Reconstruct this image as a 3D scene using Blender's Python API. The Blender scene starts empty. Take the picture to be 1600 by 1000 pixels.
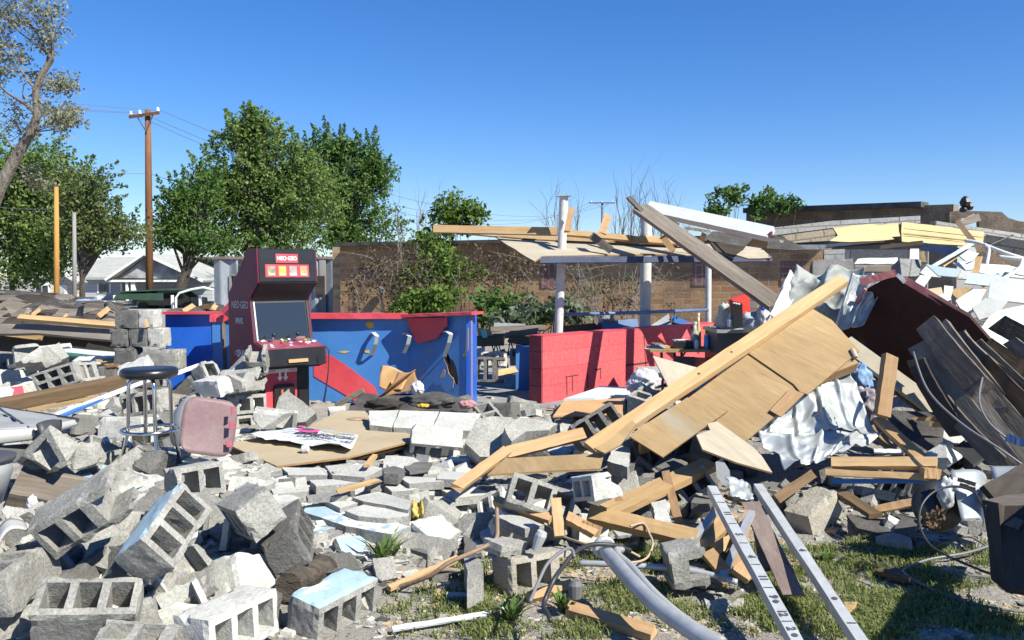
import bpy, bmesh, math, random
import numpy as np
from mathutils import Vector, Matrix, Quaternion, noise
from mathutils.geometry import tessellate_polygon
R=math.radians
S=bpy.context.scene
COL=S.collection
random.seed(7); RS=np.random.RandomState(7)
# ---------------- camera, sky, sun, exposure
FX=1350.0; HC=1.6; PITCH=math.atan(70/FX)
cd=bpy.data.cameras.new('camera'); cam=bpy.data.objects.new('camera',cd); COL.objects.link(cam)
cam.location=(0,0,HC); cam.rotation_euler=(R(90)-PITCH,0,0)
cd.sensor_width=36; cd.lens=36*FX/1600; cd.clip_end=3000; cd.clip_start=.05
S.camera=cam
w=bpy.data.worlds.new('World'); S.world=w; w.use_nodes=True
SUND=Vector((.80,-.62,.98)).normalized()
EL=math.asin(SUND.z); AZ=math.atan2(SUND.x,SUND.y)
nt=w.node_tree; sky=nt.nodes.new('ShaderNodeTexSky'); sky.sky_type='NISHITA'; sky.sun_disc=False
sky.sun_elevation=EL; sky.sun_rotation=AZ; sky.altitude=300; sky.air_density=1.0; sky.dust_density=0; sky.ozone_density=4.0
bg=nt.nodes['Background']; bg.inputs[1].default_value=.078
hs=nt.nodes.new('ShaderNodeHueSaturation'); hs.inputs['Saturation'].default_value=1.27
tn=nt.nodes.new('ShaderNodeMix'); tn.data_type='RGBA'; tn.blend_type='MULTIPLY'; tn.inputs[0].default_value=1; tn.inputs[7].default_value=(.84,.88,1.09,1)
nt.links.new(sky.outputs[0],hs.inputs['Color']); nt.links.new(hs.outputs[0],tn.inputs[6]); nt.links.new(tn.outputs[2],bg.inputs[0])
sl=bpy.data.lights.new('sun','SUN'); sl.energy=4.9; sl.angle=R(.5); sl.color=(1,.95,.83)
so=bpy.data.objects.new('sun',sl); COL.objects.link(so); so.rotation_euler=SUND.to_track_quat('Z','Y').to_euler()
S.view_settings.view_transform='Standard'; S.view_settings.look='None'; S.view_settings.exposure=.86; S.view_settings.gamma=1
# ---------------- helpers
cP,sP=math.cos(PITCH),math.sin(PITCH)
FWV=Vector((0,cP,-sP)); UPV=Vector((0,sP,cP)); CAM=Vector((0,0,HC))
def ray(px,py):
    d=FWV+Vector(((px-800)/FX,0,0))+UPV*((500-py)/FX); return d/d.y
def P(px,py,Y): return CAM+ray(px,py)*Y
def Zp(px,py,z):
    d=ray(px,py); return CAM+d*((z-HC)/d.z)
def proj(p):
    q=Vector(p)-CAM; d=q.dot(FWV); return 800+FX*q.x/d, 500-FX*q.dot(UPV)/d
def plane3(a,b,c):
    a,b,c=P(*a),P(*b),P(*c); n=(b-a).cross(c-a).normalized()
    if n.dot(CAM-a)<0:n=-n
    return a,n
def PL(px,py,pl):
    d=ray(px,py); return CAM+d*((pl[0]-CAM).dot(pl[1])/d.dot(pl[1]))
HCTRL=[(-3,3,.08),(-1.6,3.2,.08),(-.9,3.9,.03),(-.3,3.5,0),(1,3.5,0),(3,3.5,0),(0,4.6,.0),(1.5,4.8,.0),(3,5,.02),(-1.6,4.5,.2),(-3,4.5,.3),(-1,5,.18),
(-2,5.7,.30),(-.8,5.8,.22),(.1,5.8,.15),(1.2,6.2,.12),(2.4,6.3,.2),(-3.5,6.5,.25),(-2,7,.24),(-.6,7,.24),(.6,7.4,.2),(-4.5,7.8,.42),(-3,8,.3),(-1.5,8.4,.16),(0,8.6,.15),
(1.5,8.6,.15),(4,6.4,.2),(4.5,7.6,.5),(4.2,9,.6),(5.5,9,.8),(6,11,.9),(8,13,.9),(4.5,11,.3),(2,12,.12),(-2,11,.15),(-6,9,.35),(-6,12,.2),(0,14,.1),(-9,16,.05),(0,22,0),(9,22,0),(-15,25,0),(20,30,0),(0,50,0),(0,1,0),(4,2,0),(-4,2,.1),(6,5,.05)]
_gx=np.arange(-16,16.01,.1); _gy=np.arange(-1,30.01,.1)
def _hn(X,Y):
    s=0;t=0
    for a,b,c in HCTRL:
        d=((X-a)**2+(Y-b)**2); wgt=1/(d*d+.02*(1+.02*d)); s=s+wgt*c; t=t+wgt
    return s/t
HG=_hn(*np.meshgrid(_gx,_gy)).tolist()
def hgt(x,y):
    u=(x+16)*10; v=(y+1)*10
    if u<0 or v<0 or u>=319 or v>=309: return float(_hn(x,y))
    i=int(u);j=int(v);u-=i;v-=j
    a=HG[j];b=HG[j+1]; return (a[i]*(1-u)+a[i+1]*u)*(1-v)+(b[i]*(1-u)+b[i+1]*u)*v
def G(px,py,dz=0):
    d=ray(px,py); t=2.5; dx,dz_=d.x,d.z
    for i in range(700):
        if HC+dz_*t<=hgt(dx*t,t): break
        t*=1.005
    p=CAM+d*t
    p.z=hgt(p.x,p.y)+dz; return p
# naming
THINGS=[]
def tag(o,label=None,cat=None,group=None,kind=None):
    if label:o['label']=label
    if cat:o['category']=cat
    if group:o['group']=group
    if kind:o['kind']=kind
    return o
def link(name,me,mats,parent=None,M=None,lab=None,smooth=False):
    o=bpy.data.objects.new(name,me); COL.objects.link(o)
    if not isinstance(mats,(list,tuple)):mats=[mats]
    if len(me.materials)==0:
        for m in mats: me.materials.append(m)
    if parent:o.parent=parent
    if M is not None:o.matrix_local=M
    if smooth:
        for p in me.polygons:p.use_smooth=True
    if lab: tag(o,*lab)
    return o
def empty(name,loc,rz=0,lab=None,M=None):
    o=bpy.data.objects.new(name,None); COL.objects.link(o); o.empty_display_size=.1
    if M is not None:o.matrix_world=M
    else:o.location=loc; o.rotation_euler=(0,0,rz)
    if lab:tag(o,*lab)
    return o
def frame(o,x,z):
    x=Vector(x).normalized(); z=Vector(z); z=(z-x*z.dot(x)).normalized(); y=z.cross(x)
    M=Matrix((x,y,z)).transposed().to_4x4(); M.translation=Vector(o); return M
class MB:
    def __init__(s): s.v=[];s.f=[];s.m=[]
    def add(s,vs,fs,mi=0):
        n=len(s.v); s.v+=[tuple(v) for v in vs]; s.f+=[tuple(i+n for i in f) for f in fs]; s.m+=[mi]*len(fs); return s
    def box(s,a,b,mi=0,M=None):
        x0,y0,z0=a;x1,y1,z1=b
        vs=[Vector(q) for q in((x0,y0,z0),(x1,y0,z0),(x1,y1,z0),(x0,y1,z0),(x0,y0,z1),(x1,y0,z1),(x1,y1,z1),(x0,y1,z1))]
        if M is not None:vs=[M@v for v in vs]
        return s.add(vs,[(3,2,1,0),(4,5,6,7),(0,1,5,4),(1,2,6,5),(2,3,7,6),(3,0,4,7)],mi)
    def tube(s,pts,r,n=8,mi=0,cap=True):
        pts=[Vector(p) for p in pts]; rr=r if isinstance(r,(list,tuple)) else [r]*len(pts)
        prev=None; base=len(s.v)
        for i,p in enumerate(pts):
            t=(pts[min(i+1,len(pts)-1)]-pts[max(i-1,0)]).normalized()
            if prev is None: u=t.orthogonal().normalized()
            else: u=(prev-t*prev.dot(t)).normalized()
            prev=u; v=t.cross(u)
            s.v+=[tuple(p+(u*math.cos(2*math.pi*k/n)+v*math.sin(2*math.pi*k/n))*rr[i]) for k in range(n)]
        fs=[]
        for i in range(len(pts)-1):
            for k in range(n):
                a=base+i*n+k;b=base+i*n+(k+1)%n; fs.append((a,b,b+n,a+n))
        if cap: fs.append(tuple(base+k for k in range(n))[::-1]); fs.append(tuple(base+(len(pts)-1)*n+k for k in range(n)))
        s.f+=fs; s.m+=[mi]*len(fs); return s
    def lathe(s,prof,n=20,M=None,mi=0):
        base=len(s.v)
        for r,z in prof:
            for k in range(n):
                v=Vector((r*math.cos(2*math.pi*k/n),r*math.sin(2*math.pi*k/n),z)); s.v.append(tuple(M@v if M is not None else v))
        fs=[]
        for i in range(len(prof)-1):
            for k in range(n):
                a=base+i*n+k;b=base+i*n+(k+1)%n; fs.append((a,b,b+n,a+n))
        fs.append(tuple(base+k for k in range(n))[::-1]); fs.append(tuple(base+(len(prof)-1)*n+k for k in range(n)))
        s.f+=fs; s.m+=[mi]*len(fs); return s
    def prism(s,poly,y0,y1,M=None,mi=0):   # poly of (x,z)
        n=len(poly); vs=[Vector((x,y0,z)) for x,z in poly]+[Vector((x,y1,z)) for x,z in poly]
        if M is not None: vs=[M@v for v in vs]
        fs=[tuple(range(n)),tuple(range(n,2*n))[::-1]]+[(i,i+n,(i+1)%n+n,(i+1)%n) for i in range(n)]
        return s.add(vs,fs,mi)
    def mesh(s,name):
        me=bpy.data.meshes.new(name); me.from_pydata(s.v,[],s.f)
        for i,p in enumerate(me.polygons): p.material_index=s.m[i]
        me.validate(); 
        bm=bmesh.new(); bm.from_mesh(me); bmesh.ops.recalc_face_normals(bm,faces=bm.faces); bm.to_mesh(me); bm.free()
        me.update(); return me
    def build(s,name,mats,parent=None,M=None,lab=None,smooth=False):
        return link(name,s.mesh(name),mats,parent,M,lab,smooth)
def autosmooth(o,ang=35):
    me=o.data
    for p in me.polygons:p.use_smooth=True
    bm=bmesh.new();bm.from_mesh(me)
    for e in bm.edges:
        if len(e.link_faces)==2 and e.calc_face_angle(0)>R(ang): e.smooth=False
    bm.to_mesh(me);bm.free(); return o
def bev(o,wd=.004,seg=2):
    m=o.modifiers.new('b','BEVEL'); m.width=wd; m.segments=seg; m.limit_method='ANGLE'; m.angle_limit=R(40); return o
# polygon sheet with thickness; pts in world, in order; back side away from the camera
def slab(name,pts,t,mats,lab=None,parent=None,rough=0,step=.12,seed=0,holes=None,nrm=None,warp=0):
    pts=[Vector(p) for p in pts]; c=sum(pts,Vector())/len(pts)
    n=Vector()
    for i in range(len(pts)): n+=(pts[i]-c).cross(pts[(i+1)%len(pts)]-c)
    n.normalize()
    ref=(CAM-c) if nrm is None else Vector(nrm)
    if n.dot(ref)<0: n=-n
    # long axis
    x=max(((pts[(i+1)%len(pts)]-pts[i]) for i in range(len(pts))),key=lambda v:v.length)
    M=frame(c,x,n); Mi=M.inverted()
    def loop(ps):
        L=[Mi@p for p in ps]; out=[]
        for i in range(len(L)):
            a,b=L[i],L[(i+1)%len(L)]; k=max(1,int((b-a).length/step)) if rough>0 else 1
            for j in range(k):
                p=a.lerp(b,j/k)
                if rough>0:
                    q=noise.noise_vector(p*9+Vector((seed*3.1,seed,5)))*rough
                    if j==0:q*=.5
                    p=p+Vector((q.x,q.y,0))
                out.append((p.x,p.y))
        return out
    loops=[loop(pts)]+[loop(h) for h in (holes or [])]
    flat=[q for l in loops for q in l]; tri=tessellate_polygon([[Vector((a,b,0)) for a,b in l] for l in loops])
    N=len(flat); zz=[warp*noise.noise(Vector((a*2,b*2,seed))) if warp else 0 for a,b in flat]
    vs=[(a,b,z) for (a,b),z in zip(flat,zz)]+[(a,b,z-t) for (a,b),z in zip(flat,zz)]
    fs=[];ms=[]
    for f in tri: fs.append(tuple(f));ms.append(0); fs.append(tuple(i+N for i in f)[::-1]);ms.append(0)
    o=0
    for l in loops:
        k=len(l)
        for i in range(k): fs.append((o+i,o+(i+1)%k,o+(i+1)%k+N,o+i+N)); ms.append(1 if isinstance(mats,(list,tuple)) and len(mats)>1 else 0)
        o+=k
    mb=MB(); mb.v=vs; mb.f=fs; mb.m=ms
    return mb.build(name,mats,parent,M if parent is None else parent.matrix_world.inverted()@M,lab)
def spx(name,poly,t,mats,lab=None,z=None,pl=None,**k):   # polygon seen at pixels, on a level plane z or a tilted plane
    pts=[(PL(x,y,pl) if pl else Zp(x,y,z)) for x,y in poly]
    return slab(name,pts,t,mats,lab,**k)
def board(name,a,b,wd,t,mats,lab=None,up=None,parent=None,split=.005,seed=0,nseg=10,bow=0):
    a=Vector(a);b=Vector(b);L=(b-a).length; up=Vector(up) if up is not None else (CAM-(a+b)/2)
    M=frame((a+b)/2,b-a,up); mb=MB(); vs=[]; rnd=random.Random(seed+int(L*1000))
    for i in range(nseg+1):
        x=-L/2+L*i/nseg; e=0
        dz=bow*(1-(2*i/nseg-1)**2)
        for (sy,sz) in ((-1,-1),(1,-1),(1,1),(-1,1)):
            ex=rnd.uniform(-1,1)*split if i in(0,nseg) else 0
            vs.append((x+ex,sy*wd/2+rnd.uniform(-.002,.002),sz*t/2+dz+rnd.uniform(-.0015,.0015)))
    fs=[]
    for i in range(nseg):
        for k in range(4):
            p=i*4+k;q=i*4+(k+1)%4; fs.append((p,q,q+4,p+4))
    fs+= [(3,2,1,0),tuple(nseg*4+k for k in range(4))]
    mb.add(vs,fs); o=mb.build(name,mats,parent,M if parent is None else parent.matrix_world.inverted()@M,lab); return o
def sheet(name,c4,nu,nv,fn,mats,lab=None,th=.002,parent=None,smooth=True):  # warped patch between 4 corners, fn(u,v)->offset along normal
    c4=[Vector(p) for p in c4]; n=(c4[1]-c4[0]).cross(c4[3]-c4[0]).normalized()
    if n.dot(CAM-c4[0])<0:n=-n
    ctr=sum(c4,Vector())/4; M=frame(ctr,c4[1]-c4[0],n); Mi=M.inverted(); vs=[]
    for j in range(nv+1):
        for i in range(nu+1):
            u,v=i/nu,j/nv; p=c4[0].lerp(c4[1],u).lerp(c4[3].lerp(c4[2],u),v)
            q=fn(u,v)
            if isinstance(q,tuple): p=p+n*q[0]+(c4[1]-c4[0]).normalized()*q[1]+(c4[3]-c4[0]).normalized()*q[2]
            else: p=p+n*q
            vs.append(Mi@p)
    fs=[(j*(nu+1)+i,j*(nu+1)+i+1,(j+1)*(nu+1)+i+1,(j+1)*(nu+1)+i) for j in range(nv) for i in range(nu)]
    mb=MB().add(vs,fs); o=mb.build(name,mats,parent,M if parent is None else parent.matrix_world.inverted()@M,lab,smooth)
    m=o.modifiers.new('s','SOLIDIFY'); m.thickness=th; return o
def text(name,s,size,M,mat,parent=None,ext=.0008,sx=1,bold=0):
    c=bpy.data.curves.new(name,'FONT'); c.body=s; c.size=size; c.align_x='CENTER'; c.align_y='CENTER'; c.extrude=ext; c.offset=bold
    c.resolution_u=3
    t=bpy.data.objects.new('tmp',c); COL.objects.link(t); bpy.context.view_layer.update()
    me=bpy.data.meshes.new_from_object(t.evaluated_get(bpy.context.evaluated_depsgraph_get())); bpy.data.objects.remove(t)
    me.materials.clear(); return link(name,me,mat,parent,M@Matrix.Diagonal((sx,1,1,1)))
def copytree(o,parent=None):
    c=o.copy(); COL.objects.link(c)
    if parent: c.parent=parent
    for ch in [q for q in bpy.data.objects if q.parent==o and q!=c]: copytree(ch,c)
    return c
# ---------------- materials
def newmat(name):
    m=bpy.data.materials.new(name); m.use_nodes=True; n=m.node_tree; return m,n,n.nodes['Principled BSDF']
def N(n,t,**k):
    o=n.nodes.new(t)
    for a,b in k.items():
        if a in o.inputs: o.inputs[a].default_value=b
        else: setattr(o,a,b)
    return o
def mixc(n,fac,a,b,bt='MIX'):
    m=n.nodes.new('ShaderNodeMix'); m.data_type='RGBA'; m.blend_type=bt
    for i,v in ((0,fac),(6,a),(7,b)):
        if hasattr(v,'links'): n.links.new(v,m.inputs[i])
        else: m.inputs[i].default_value=v if not isinstance(v,tuple) or len(v)==4 else (*v,1)
    return m.outputs[2]
def ramp(n,x,p0,p1,a=(0,0,0,1),b=(1,1,1,1)):
    r=n.nodes.new('ShaderNodeValToRGB'); r.color_ramp.elements[0].position=p0; r.color_ramp.elements[1].position=p1
    r.color_ramp.elements[0].color=a; r.color_ramp.elements[1].color=b; n.links.new(x,r.inputs[0]); return r.outputs[0]
def surf(name,c1,c2,s=6,r=.85,bump=.3,bs=60,rand=.12,st=(1,1,1),spots=None,spots2=None,metal=0,world=False,fine=.25,bd=.01,spec=.35,coat=0):
    m,n,b=newmat(name)
    tc=N(n,'ShaderNodeTexCoord'); oi=N(n,'ShaderNodeObjectInfo')
    mp=N(n,'ShaderNodeMapping'); mp.inputs['Scale'].default_value=st
    src=tc.outputs['Object']
    if world:
        g=N(n,'ShaderNodeNewGeometry'); src=g.outputs['Position']
        n.links.new(src,mp.inputs[0]); off=mp.outputs[0]
    else:
        ad=N(n,'ShaderNodeVectorMath',operation='ADD'); sc=N(n,'ShaderNodeVectorMath',operation='SCALE'); sc.inputs[0].default_value=(37,17,53)
        n.links.new(oi.outputs['Random'],sc.inputs['Scale']); n.links.new(src,mp.inputs[0]); n.links.new(mp.outputs[0],ad.inputs[0]); n.links.new(sc.outputs[0],ad.inputs[1]); off=ad.outputs[0]
    n1=N(n,'ShaderNodeTexNoise',Scale=s,Detail=6,Roughness=.62); n.links.new(off,n1.inputs['Vector'])
    n2=N(n,'ShaderNodeTexNoise',Scale=bs,Detail=4,Roughness=.7); n.links.new(off,n2.inputs['Vector'])
    col=mixc(n,ramp(n,n1.outputs[0],.35,.68),(*c1,1),(*c2,1))
    fm=ramp(n,n2.outputs[0],.3,.75,(1-fine,1-fine,1-fine,1),(1+fine*.4,1+fine*.4,1+fine*.4,1))
    col=mixc(n,1.0,col,fm,'MULTIPLY')
    for sp in (spots,spots2):
        if sp:
            c,ths,ss=sp[:3]; n3=N(n,'ShaderNodeTexNoise',Scale=ss,Detail=5,Roughness=.6)
            ad3=N(n,'ShaderNodeVectorMath',operation='ADD'); ad3.inputs[1].default_value=(ss,3.3*ss,1); n.links.new(off,ad3.inputs[0]); n.links.new(ad3.outputs[0],n3.inputs['Vector'])
            col=mixc(n,ramp(n,n3.outputs[0],ths,ths+(sp[3] if len(sp)>3 else .03)),col,(*c,1))
    if rand:
        mr=N(n,'ShaderNodeMapRange'); n.links.new(oi.outputs['Random'],mr.inputs[0]); mr.inputs[3].default_value=1-rand; mr.inputs[4].default_value=1+rand
        hv=N(n,'ShaderNodeHueSaturation'); n.links.new(mr.outputs[0],hv.inputs['Value']); n.links.new(col,hv.inputs['Color']); col=hv.outputs[0]
    n.links.new(col,b.inputs['Base Color']); b.inputs['Roughness'].default_value=r; b.inputs['Metallic'].default_value=metal; b.inputs['Specular IOR Level'].default_value=spec
    if coat:b.inputs['Coat Weight'].default_value=coat
    if bump:
        bp=N(n,'ShaderNodeBump',Strength=bump,Distance=bd); n.links.new(n2.outputs[0],bp.inputs['Height'])
        bq=N(n,'ShaderNodeBump',Strength=bump*.8,Distance=bd*2); n.links.new(n1.outputs[0],bq.inputs['Height']); n.links.new(bp.outputs[0],bq.inputs['Normal']); n.links.new(bq.outputs[0],b.inputs['Normal'])
    return m
def brickmat(name,ca,cb,mortar,bw,bh,ms=.012,axes='xz',stain=(.1,.08,.07),rand=0,bump=.5,sth=.58,paint=None,off=.5):
    m,n,b=newmat(name); tc=N(n,'ShaderNodeTexCoord'); sx=N(n,'ShaderNodeSeparateXYZ'); cx=N(n,'ShaderNodeCombineXYZ')
    n.links.new(tc.outputs['Object'],sx.inputs[0]); n.links.new(sx.outputs['XYZ'.index(axes[0].upper())],cx.inputs[0]); n.links.new(sx.outputs['XYZ'.index(axes[1].upper())],cx.inputs[1])
    bt=N(n,'ShaderNodeTexBrick'); bt.inputs['Scale'].default_value=1; bt.inputs['Brick Width'].default_value=bw; bt.inputs['Row Height'].default_value=bh; bt.inputs['Mortar Size'].default_value=ms; bt.offset=off
    bt.inputs['Color1'].default_value=(*ca,1);bt.inputs['Color2'].default_value=(*cb,1);bt.inputs['Mortar'].default_value=(*mortar,1); bt.inputs['Bias'].default_value=0; bt.inputs['Mortar Smooth'].default_value=.2
    n.links.new(cx.outputs[0],bt.inputs['Vector'])
    n1=N(n,'ShaderNodeTexNoise',Scale=.9 if bw<.5 else 2,Detail=8,Roughness=.65); n.links.new(tc.outputs['Object'],n1.inputs['Vector'])
    n2=N(n,'ShaderNodeTexNoise',Scale=25,Detail=3); n.links.new(tc.outputs['Object'],n2.inputs['Vector'])
    col=mixc(n,ramp(n,n1.outputs[0],sth-.15,sth+.12),bt.outputs[0],(*stain,1))
    col=mixc(n,1.0,col,ramp(n,n2.outputs[0],.3,.7,(.75,.75,.75,1),(1.1,1.1,1.1,1)),'MULTIPLY')
    n.links.new(col,b.inputs['Base Color']); b.inputs['Roughness'].default_value=.9; b.inputs['Specular IOR Level'].default_value=.2
    bp=N(n,'ShaderNodeBump',Strength=bump,Distance=.012); bp.invert=True; n.links.new(bt.outputs['Fac'],bp.inputs['Height'])
    bq=N(n,'ShaderNodeBump',Strength=.3,Distance=.01); n.links.new(n2.outputs[0],bq.inputs['Height']); n.links.new(bp.outputs[0],bq.inputs['Normal']); n.links.new(bq.outputs[0],b.inputs['Normal']); return m
def leafmat(name,c1,c2,c3,tr=.35,s=1.2):
    m,n,b=newmat(name); tc=N(n,'ShaderNodeTexCoord'); n1=N(n,'ShaderNodeTexNoise',Scale=s,Detail=4); n.links.new(tc.outputs['Object'],n1.inputs['Vector'])
    n2=N(n,'ShaderNodeTexNoise',Scale=s*9,Detail=2); n.links.new(tc.outputs['Object'],n2.inputs['Vector'])
    col=mixc(n,ramp(n,n1.outputs[0],.38,.62),(*c1,1),(*c2,1)); col=mixc(n,ramp(n,n2.outputs[0],.5,.66),col,(*c3,1))
    n.links.new(col,b.inputs['Base Color']); b.inputs['Roughness'].default_value=.55; b.inputs['Specular IOR Level'].default_value=.25
    t=N(n,'ShaderNodeBsdfTranslucent'); n.links.new(col,t.inputs[0]); mx=N(n,'ShaderNodeMixShader'); mx.inputs[0].default_value=tr
    n.links.new(b.outputs[0],mx.inputs[1]); n.links.new(t.outputs[0],mx.inputs[2]); n.links.new(mx.outputs[0],n.nodes['Material Output'].inputs[0]); return m
def plain(name,c,r=.5,metal=0,spec=.5,coat=0): 
    m,n,b=newmat(name); b.inputs['Base Color'].default_value=(*c,1); b.inputs['Roughness'].default_value=r; b.inputs['Metallic'].default_value=metal; b.inputs['Specular IOR Level'].default_value=spec; b.inputs['Coat Weight'].default_value=coat; return m
M_con=surf('concrete',(.275,.27,.245),(.405,.40,.365),s=5,bump=.8,bs=75,rand=.14,spots=((.48,.475,.445),.62,7,.1),spots2=((.20,.19,.175),.68,14,.05),bd=.008,fine=.45)
M_conbw=surf('worn_blue_paint',(.29,.42,.50),(.35,.48,.55),s=4,bump=.3,bs=40,rand=.05,spots=((.54,.54,.50),.50,5,.03),spots2=((.3,.28,.25),.66,13,.03),fine=.2)
M_cont=surf('tan_concrete',(.34,.31,.25),(.45,.42,.35),s=5,bump=.8,bs=75,rand=.03,spots=((.25,.23,.19),.62,7,.1),fine=.35)
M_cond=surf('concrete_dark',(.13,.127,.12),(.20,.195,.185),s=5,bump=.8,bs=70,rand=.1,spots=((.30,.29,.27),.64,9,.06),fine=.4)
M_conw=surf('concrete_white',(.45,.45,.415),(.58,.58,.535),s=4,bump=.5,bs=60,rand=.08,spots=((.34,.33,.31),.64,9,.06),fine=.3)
M_conb=surf('concrete_blue_paint',(.29,.42,.50),(.35,.48,.55),s=4,bump=.2,bs=40,rand=.05,spots=((.56,.57,.55),.60,6,.02),spots2=((.3,.28,.25),.68,13,.02),fine=.12)
M_wood=surf('new_lumber',(.36,.22,.11),(.50,.33,.17),s=3.5,r=.75,bump=.3,bs=34,rand=.24,st=(.12,1,1),spots=((.22,.12,.06),.66,3.2,.04),spots2=((.30,.27,.22),.62,2.1,.12),fine=.22,bd=.004)
M_shy=surf('yellow_sheathing',(.46,.36,.17),(.54,.44,.23),s=3,r=.75,bump=.25,bs=28,rand=.05,st=(.1,1,1),spots=((.28,.16,.07),.70,3,.03),fine=.2)
M_wooy=surf('yellow_lumber',(.37,.24,.11),(.49,.335,.17),s=3.5,r=.7,bump=.25,bs=28,rand=.18,st=(.1,1,1),spots=((.28,.16,.07),.68,3,.03),spots2=((.40,.34,.24),.62,1.7,.15),fine=.2,bd=.004)
M_wold=surf('weathered_timber',(.15,.125,.10),(.25,.215,.175),s=5,r=.9,bump=.7,bs=30,rand=.12,st=(.08,1,1),spots=((.34,.31,.27),.64,5,.08),fine=.45,bd=.006)
M_wbrn=surf('brown_timber',(.12,.075,.038),(.18,.12,.065),s=5,r=.8,bump=.5,bs=30,rand=.1,st=(.08,1,1),fine=.4,bd=.005)
M_ply=surf('plywood',(.28,.19,.09),(.385,.27,.135),s=2.2,r=.75,bump=.2,bs=30,rand=.08,st=(1.4,.22,1),spots=((.22,.13,.06),.68,7,.04),spots2=((.30,.27,.20),.60,1.3,.12),fine=.22,bd=.004)
M_plyg=surf('grey_plywood',(.36,.32,.24),(.44,.39,.30),s=2,r=.8,bump=.2,bs=20,rand=.06,st=(.3,1.2,1),spots=((.27,.22,.15),.64,3,.06),fine=.2,bd=.004)
M_plye=surf('plywood_edge',(.24,.14,.06),(.42,.27,.13),s=60,r=.9,bump=.3,bs=90,st=(.2,.2,4),rand=.05)
M_card=surf('hardboard',(.36,.29,.19),(.42,.35,.235),s=2,r=.85,bump=.1,bs=30,rand=.04,spots=((.30,.24,.15),.64,2.5,.1),fine=.1,bd=.003)
M_cardb=surf('cardboard',(.44,.26,.12),(.52,.33,.16),s=4,r=.9,bump=.15,bs=30,rand=.04,fine=.1,bd=.003)
M_white=surf('white_paint',(.54,.56,.55),(.62,.64,.63),s=3,r=.6,bump=.15,bs=30,rand=.03,spots=((.45,.44,.42),.70,6,.04),fine=.1,bd=.003)
M_pipe=surf('chalky_white_paint',(.50,.51,.49),(.62,.63,.61),s=7,r=.7,bump=.3,bs=30,rand=.03,spots=((.22,.13,.08),.66,14,.04),spots2=((.36,.37,.38),.62,5,.06),fine=.15,bd=.004)
M_blue=surf('blue_paint',(.05,.18,.48),(.07,.23,.56),s=2,r=.4,bump=.06,bs=20,rand=.04,fine=.08,bd=.003,spots=((.17,.19,.20),.63,1.6,.22),spec=.5)
M_bluelit=surf('sunlit_blue_paint',(.015,.10,.52),(.025,.14,.62),s=2,r=.35,bump=.05,bs=20,rand=.02,fine=.06,bd=.003,spots=((.3,.4,.5),.74,20,.02),spec=.5)  # brighter copy of the counter blue, sunlight put into the colour
M_bluem=surf('blue_metal_paint',(.10,.17,.31),(.13,.21,.37),s=5,r=.5,bump=.1,bs=30,rand=.05,spots=((.4,.42,.45),.7,12,.03))
M_red=surf('red_paint',(.58,.055,.075),(.66,.085,.105),s=3,r=.45,bump=.06,bs=20,rand=.04,fine=.08,bd=.003,spots=((.62,.14,.14),.66,5,.06),spec=.5)
M_yel=surf('yellow_paint',(.60,.38,.03),(.66,.45,.08),s=8,r=.6,bump=.1,rand=.02)
M_mar=surf('maroon_laminate',(.12,.014,.038),(.145,.02,.048),s=4,r=.5,bump=.04,bs=25,rand=.02,fine=.12,spots=((.16,.05,.07),.72,9,.03),spec=.3)
M_marp=surf('maroon_board',(.030,.010,.009),(.050,.017,.015),s=2.5,r=.8,bump=.15,bs=25,rand=.02,spots=((.10,.05,.045),.66,3,.1))
M_pink=surf('faded_red_trim',(.42,.14,.14),(.50,.20,.19),s=5,r=.7,bump=.1,rand=.02)
M_blk=surf('black_laminate',(.012,.012,.013),(.020,.020,.021),s=5,r=.38,bump=.04,bs=30,rand=.03,fine=.1,spots=((.06,.055,.05),.66,6,.1),spec=.5)
M_scr=plain('dark_glass_screen',(.022,.026,.028),.12,spec=.8,coat=.5)
M_chr=plain('chrome',(.60,.60,.60),.16,1); M_vin=plain('black_vinyl',(.013,.014,.017),.32,spec=.6)
M_rub=plain('grey_rubber_foot',(.12,.12,.12),.7)
M_pnk=surf('pink_plastic',(.19,.11,.12),(.235,.17,.168),s=5,r=.5,bump=.1,bs=60,rand=.02,spots=((.30,.05,.09),.66,5,.03),fine=.15)
M_gpl=surf('grey_plastic',(.26,.27,.27),(.34,.35,.35),s=3,r=.5,bump=.08,bs=50,rand=.04,fine=.12)
M_gpll=surf('pale_grey_plastic',(.40,.40,.38),(.46,.46,.44),s=3,r=.5,bump=.06,bs=50,rand=.02,fine=.1)
M_gpd=surf('dark_grey_plastic',(.045,.048,.05),(.07,.072,.075),s=3,r=.45,bump=.06,bs=50,rand=.02,fine=.1)
M_gal=surf('galvanised_steel',(.36,.38,.40),(.46,.48,.50),s=9,r=.42,bump=.12,bs=25,rand=.04,metal=.35,spots=((.28,.2,.2),.72,9,.05),fine=.12,bd=.004)
M_alu=surf('dull_aluminium',(.44,.46,.46),(.54,.56,.56),s=9,r=.45,bump=.1,bs=25,rand=.04,metal=.25,spots=((.3,.3,.3),.70,14,.04),fine=.12,bd=.004)
M_rust=surf('rusty_steel',(.17,.125,.11),(.25,.20,.175),s=6,r=.8,bump=.3,bs=40,rand=.05,st=(.3,1,1),spots=((.13,.06,.055),.6,5,.08))
M_tin=surf('white_sheet_metal',(.34,.37,.38),(.46,.49,.50),s=5,r=.42,bump=.15,bs=12,rand=.02,metal=.35,spots=((.36,.34,.31),.68,5,.08),fine=.1)
M_tarp=surf('grey_tarp',(.24,.26,.245),(.32,.34,.32),s=4,r=.65,bump=.3,bs=12,rand=.02,fine=.12)
M_sidin=surf('pale_blue_board',(.34,.45,.49),(.42,.52,.56),s=2,r=.7,bump=.1,bs=30,rand=.10,fine=.08,spots=((.45,.46,.45),.60,2.5,.06))
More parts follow.
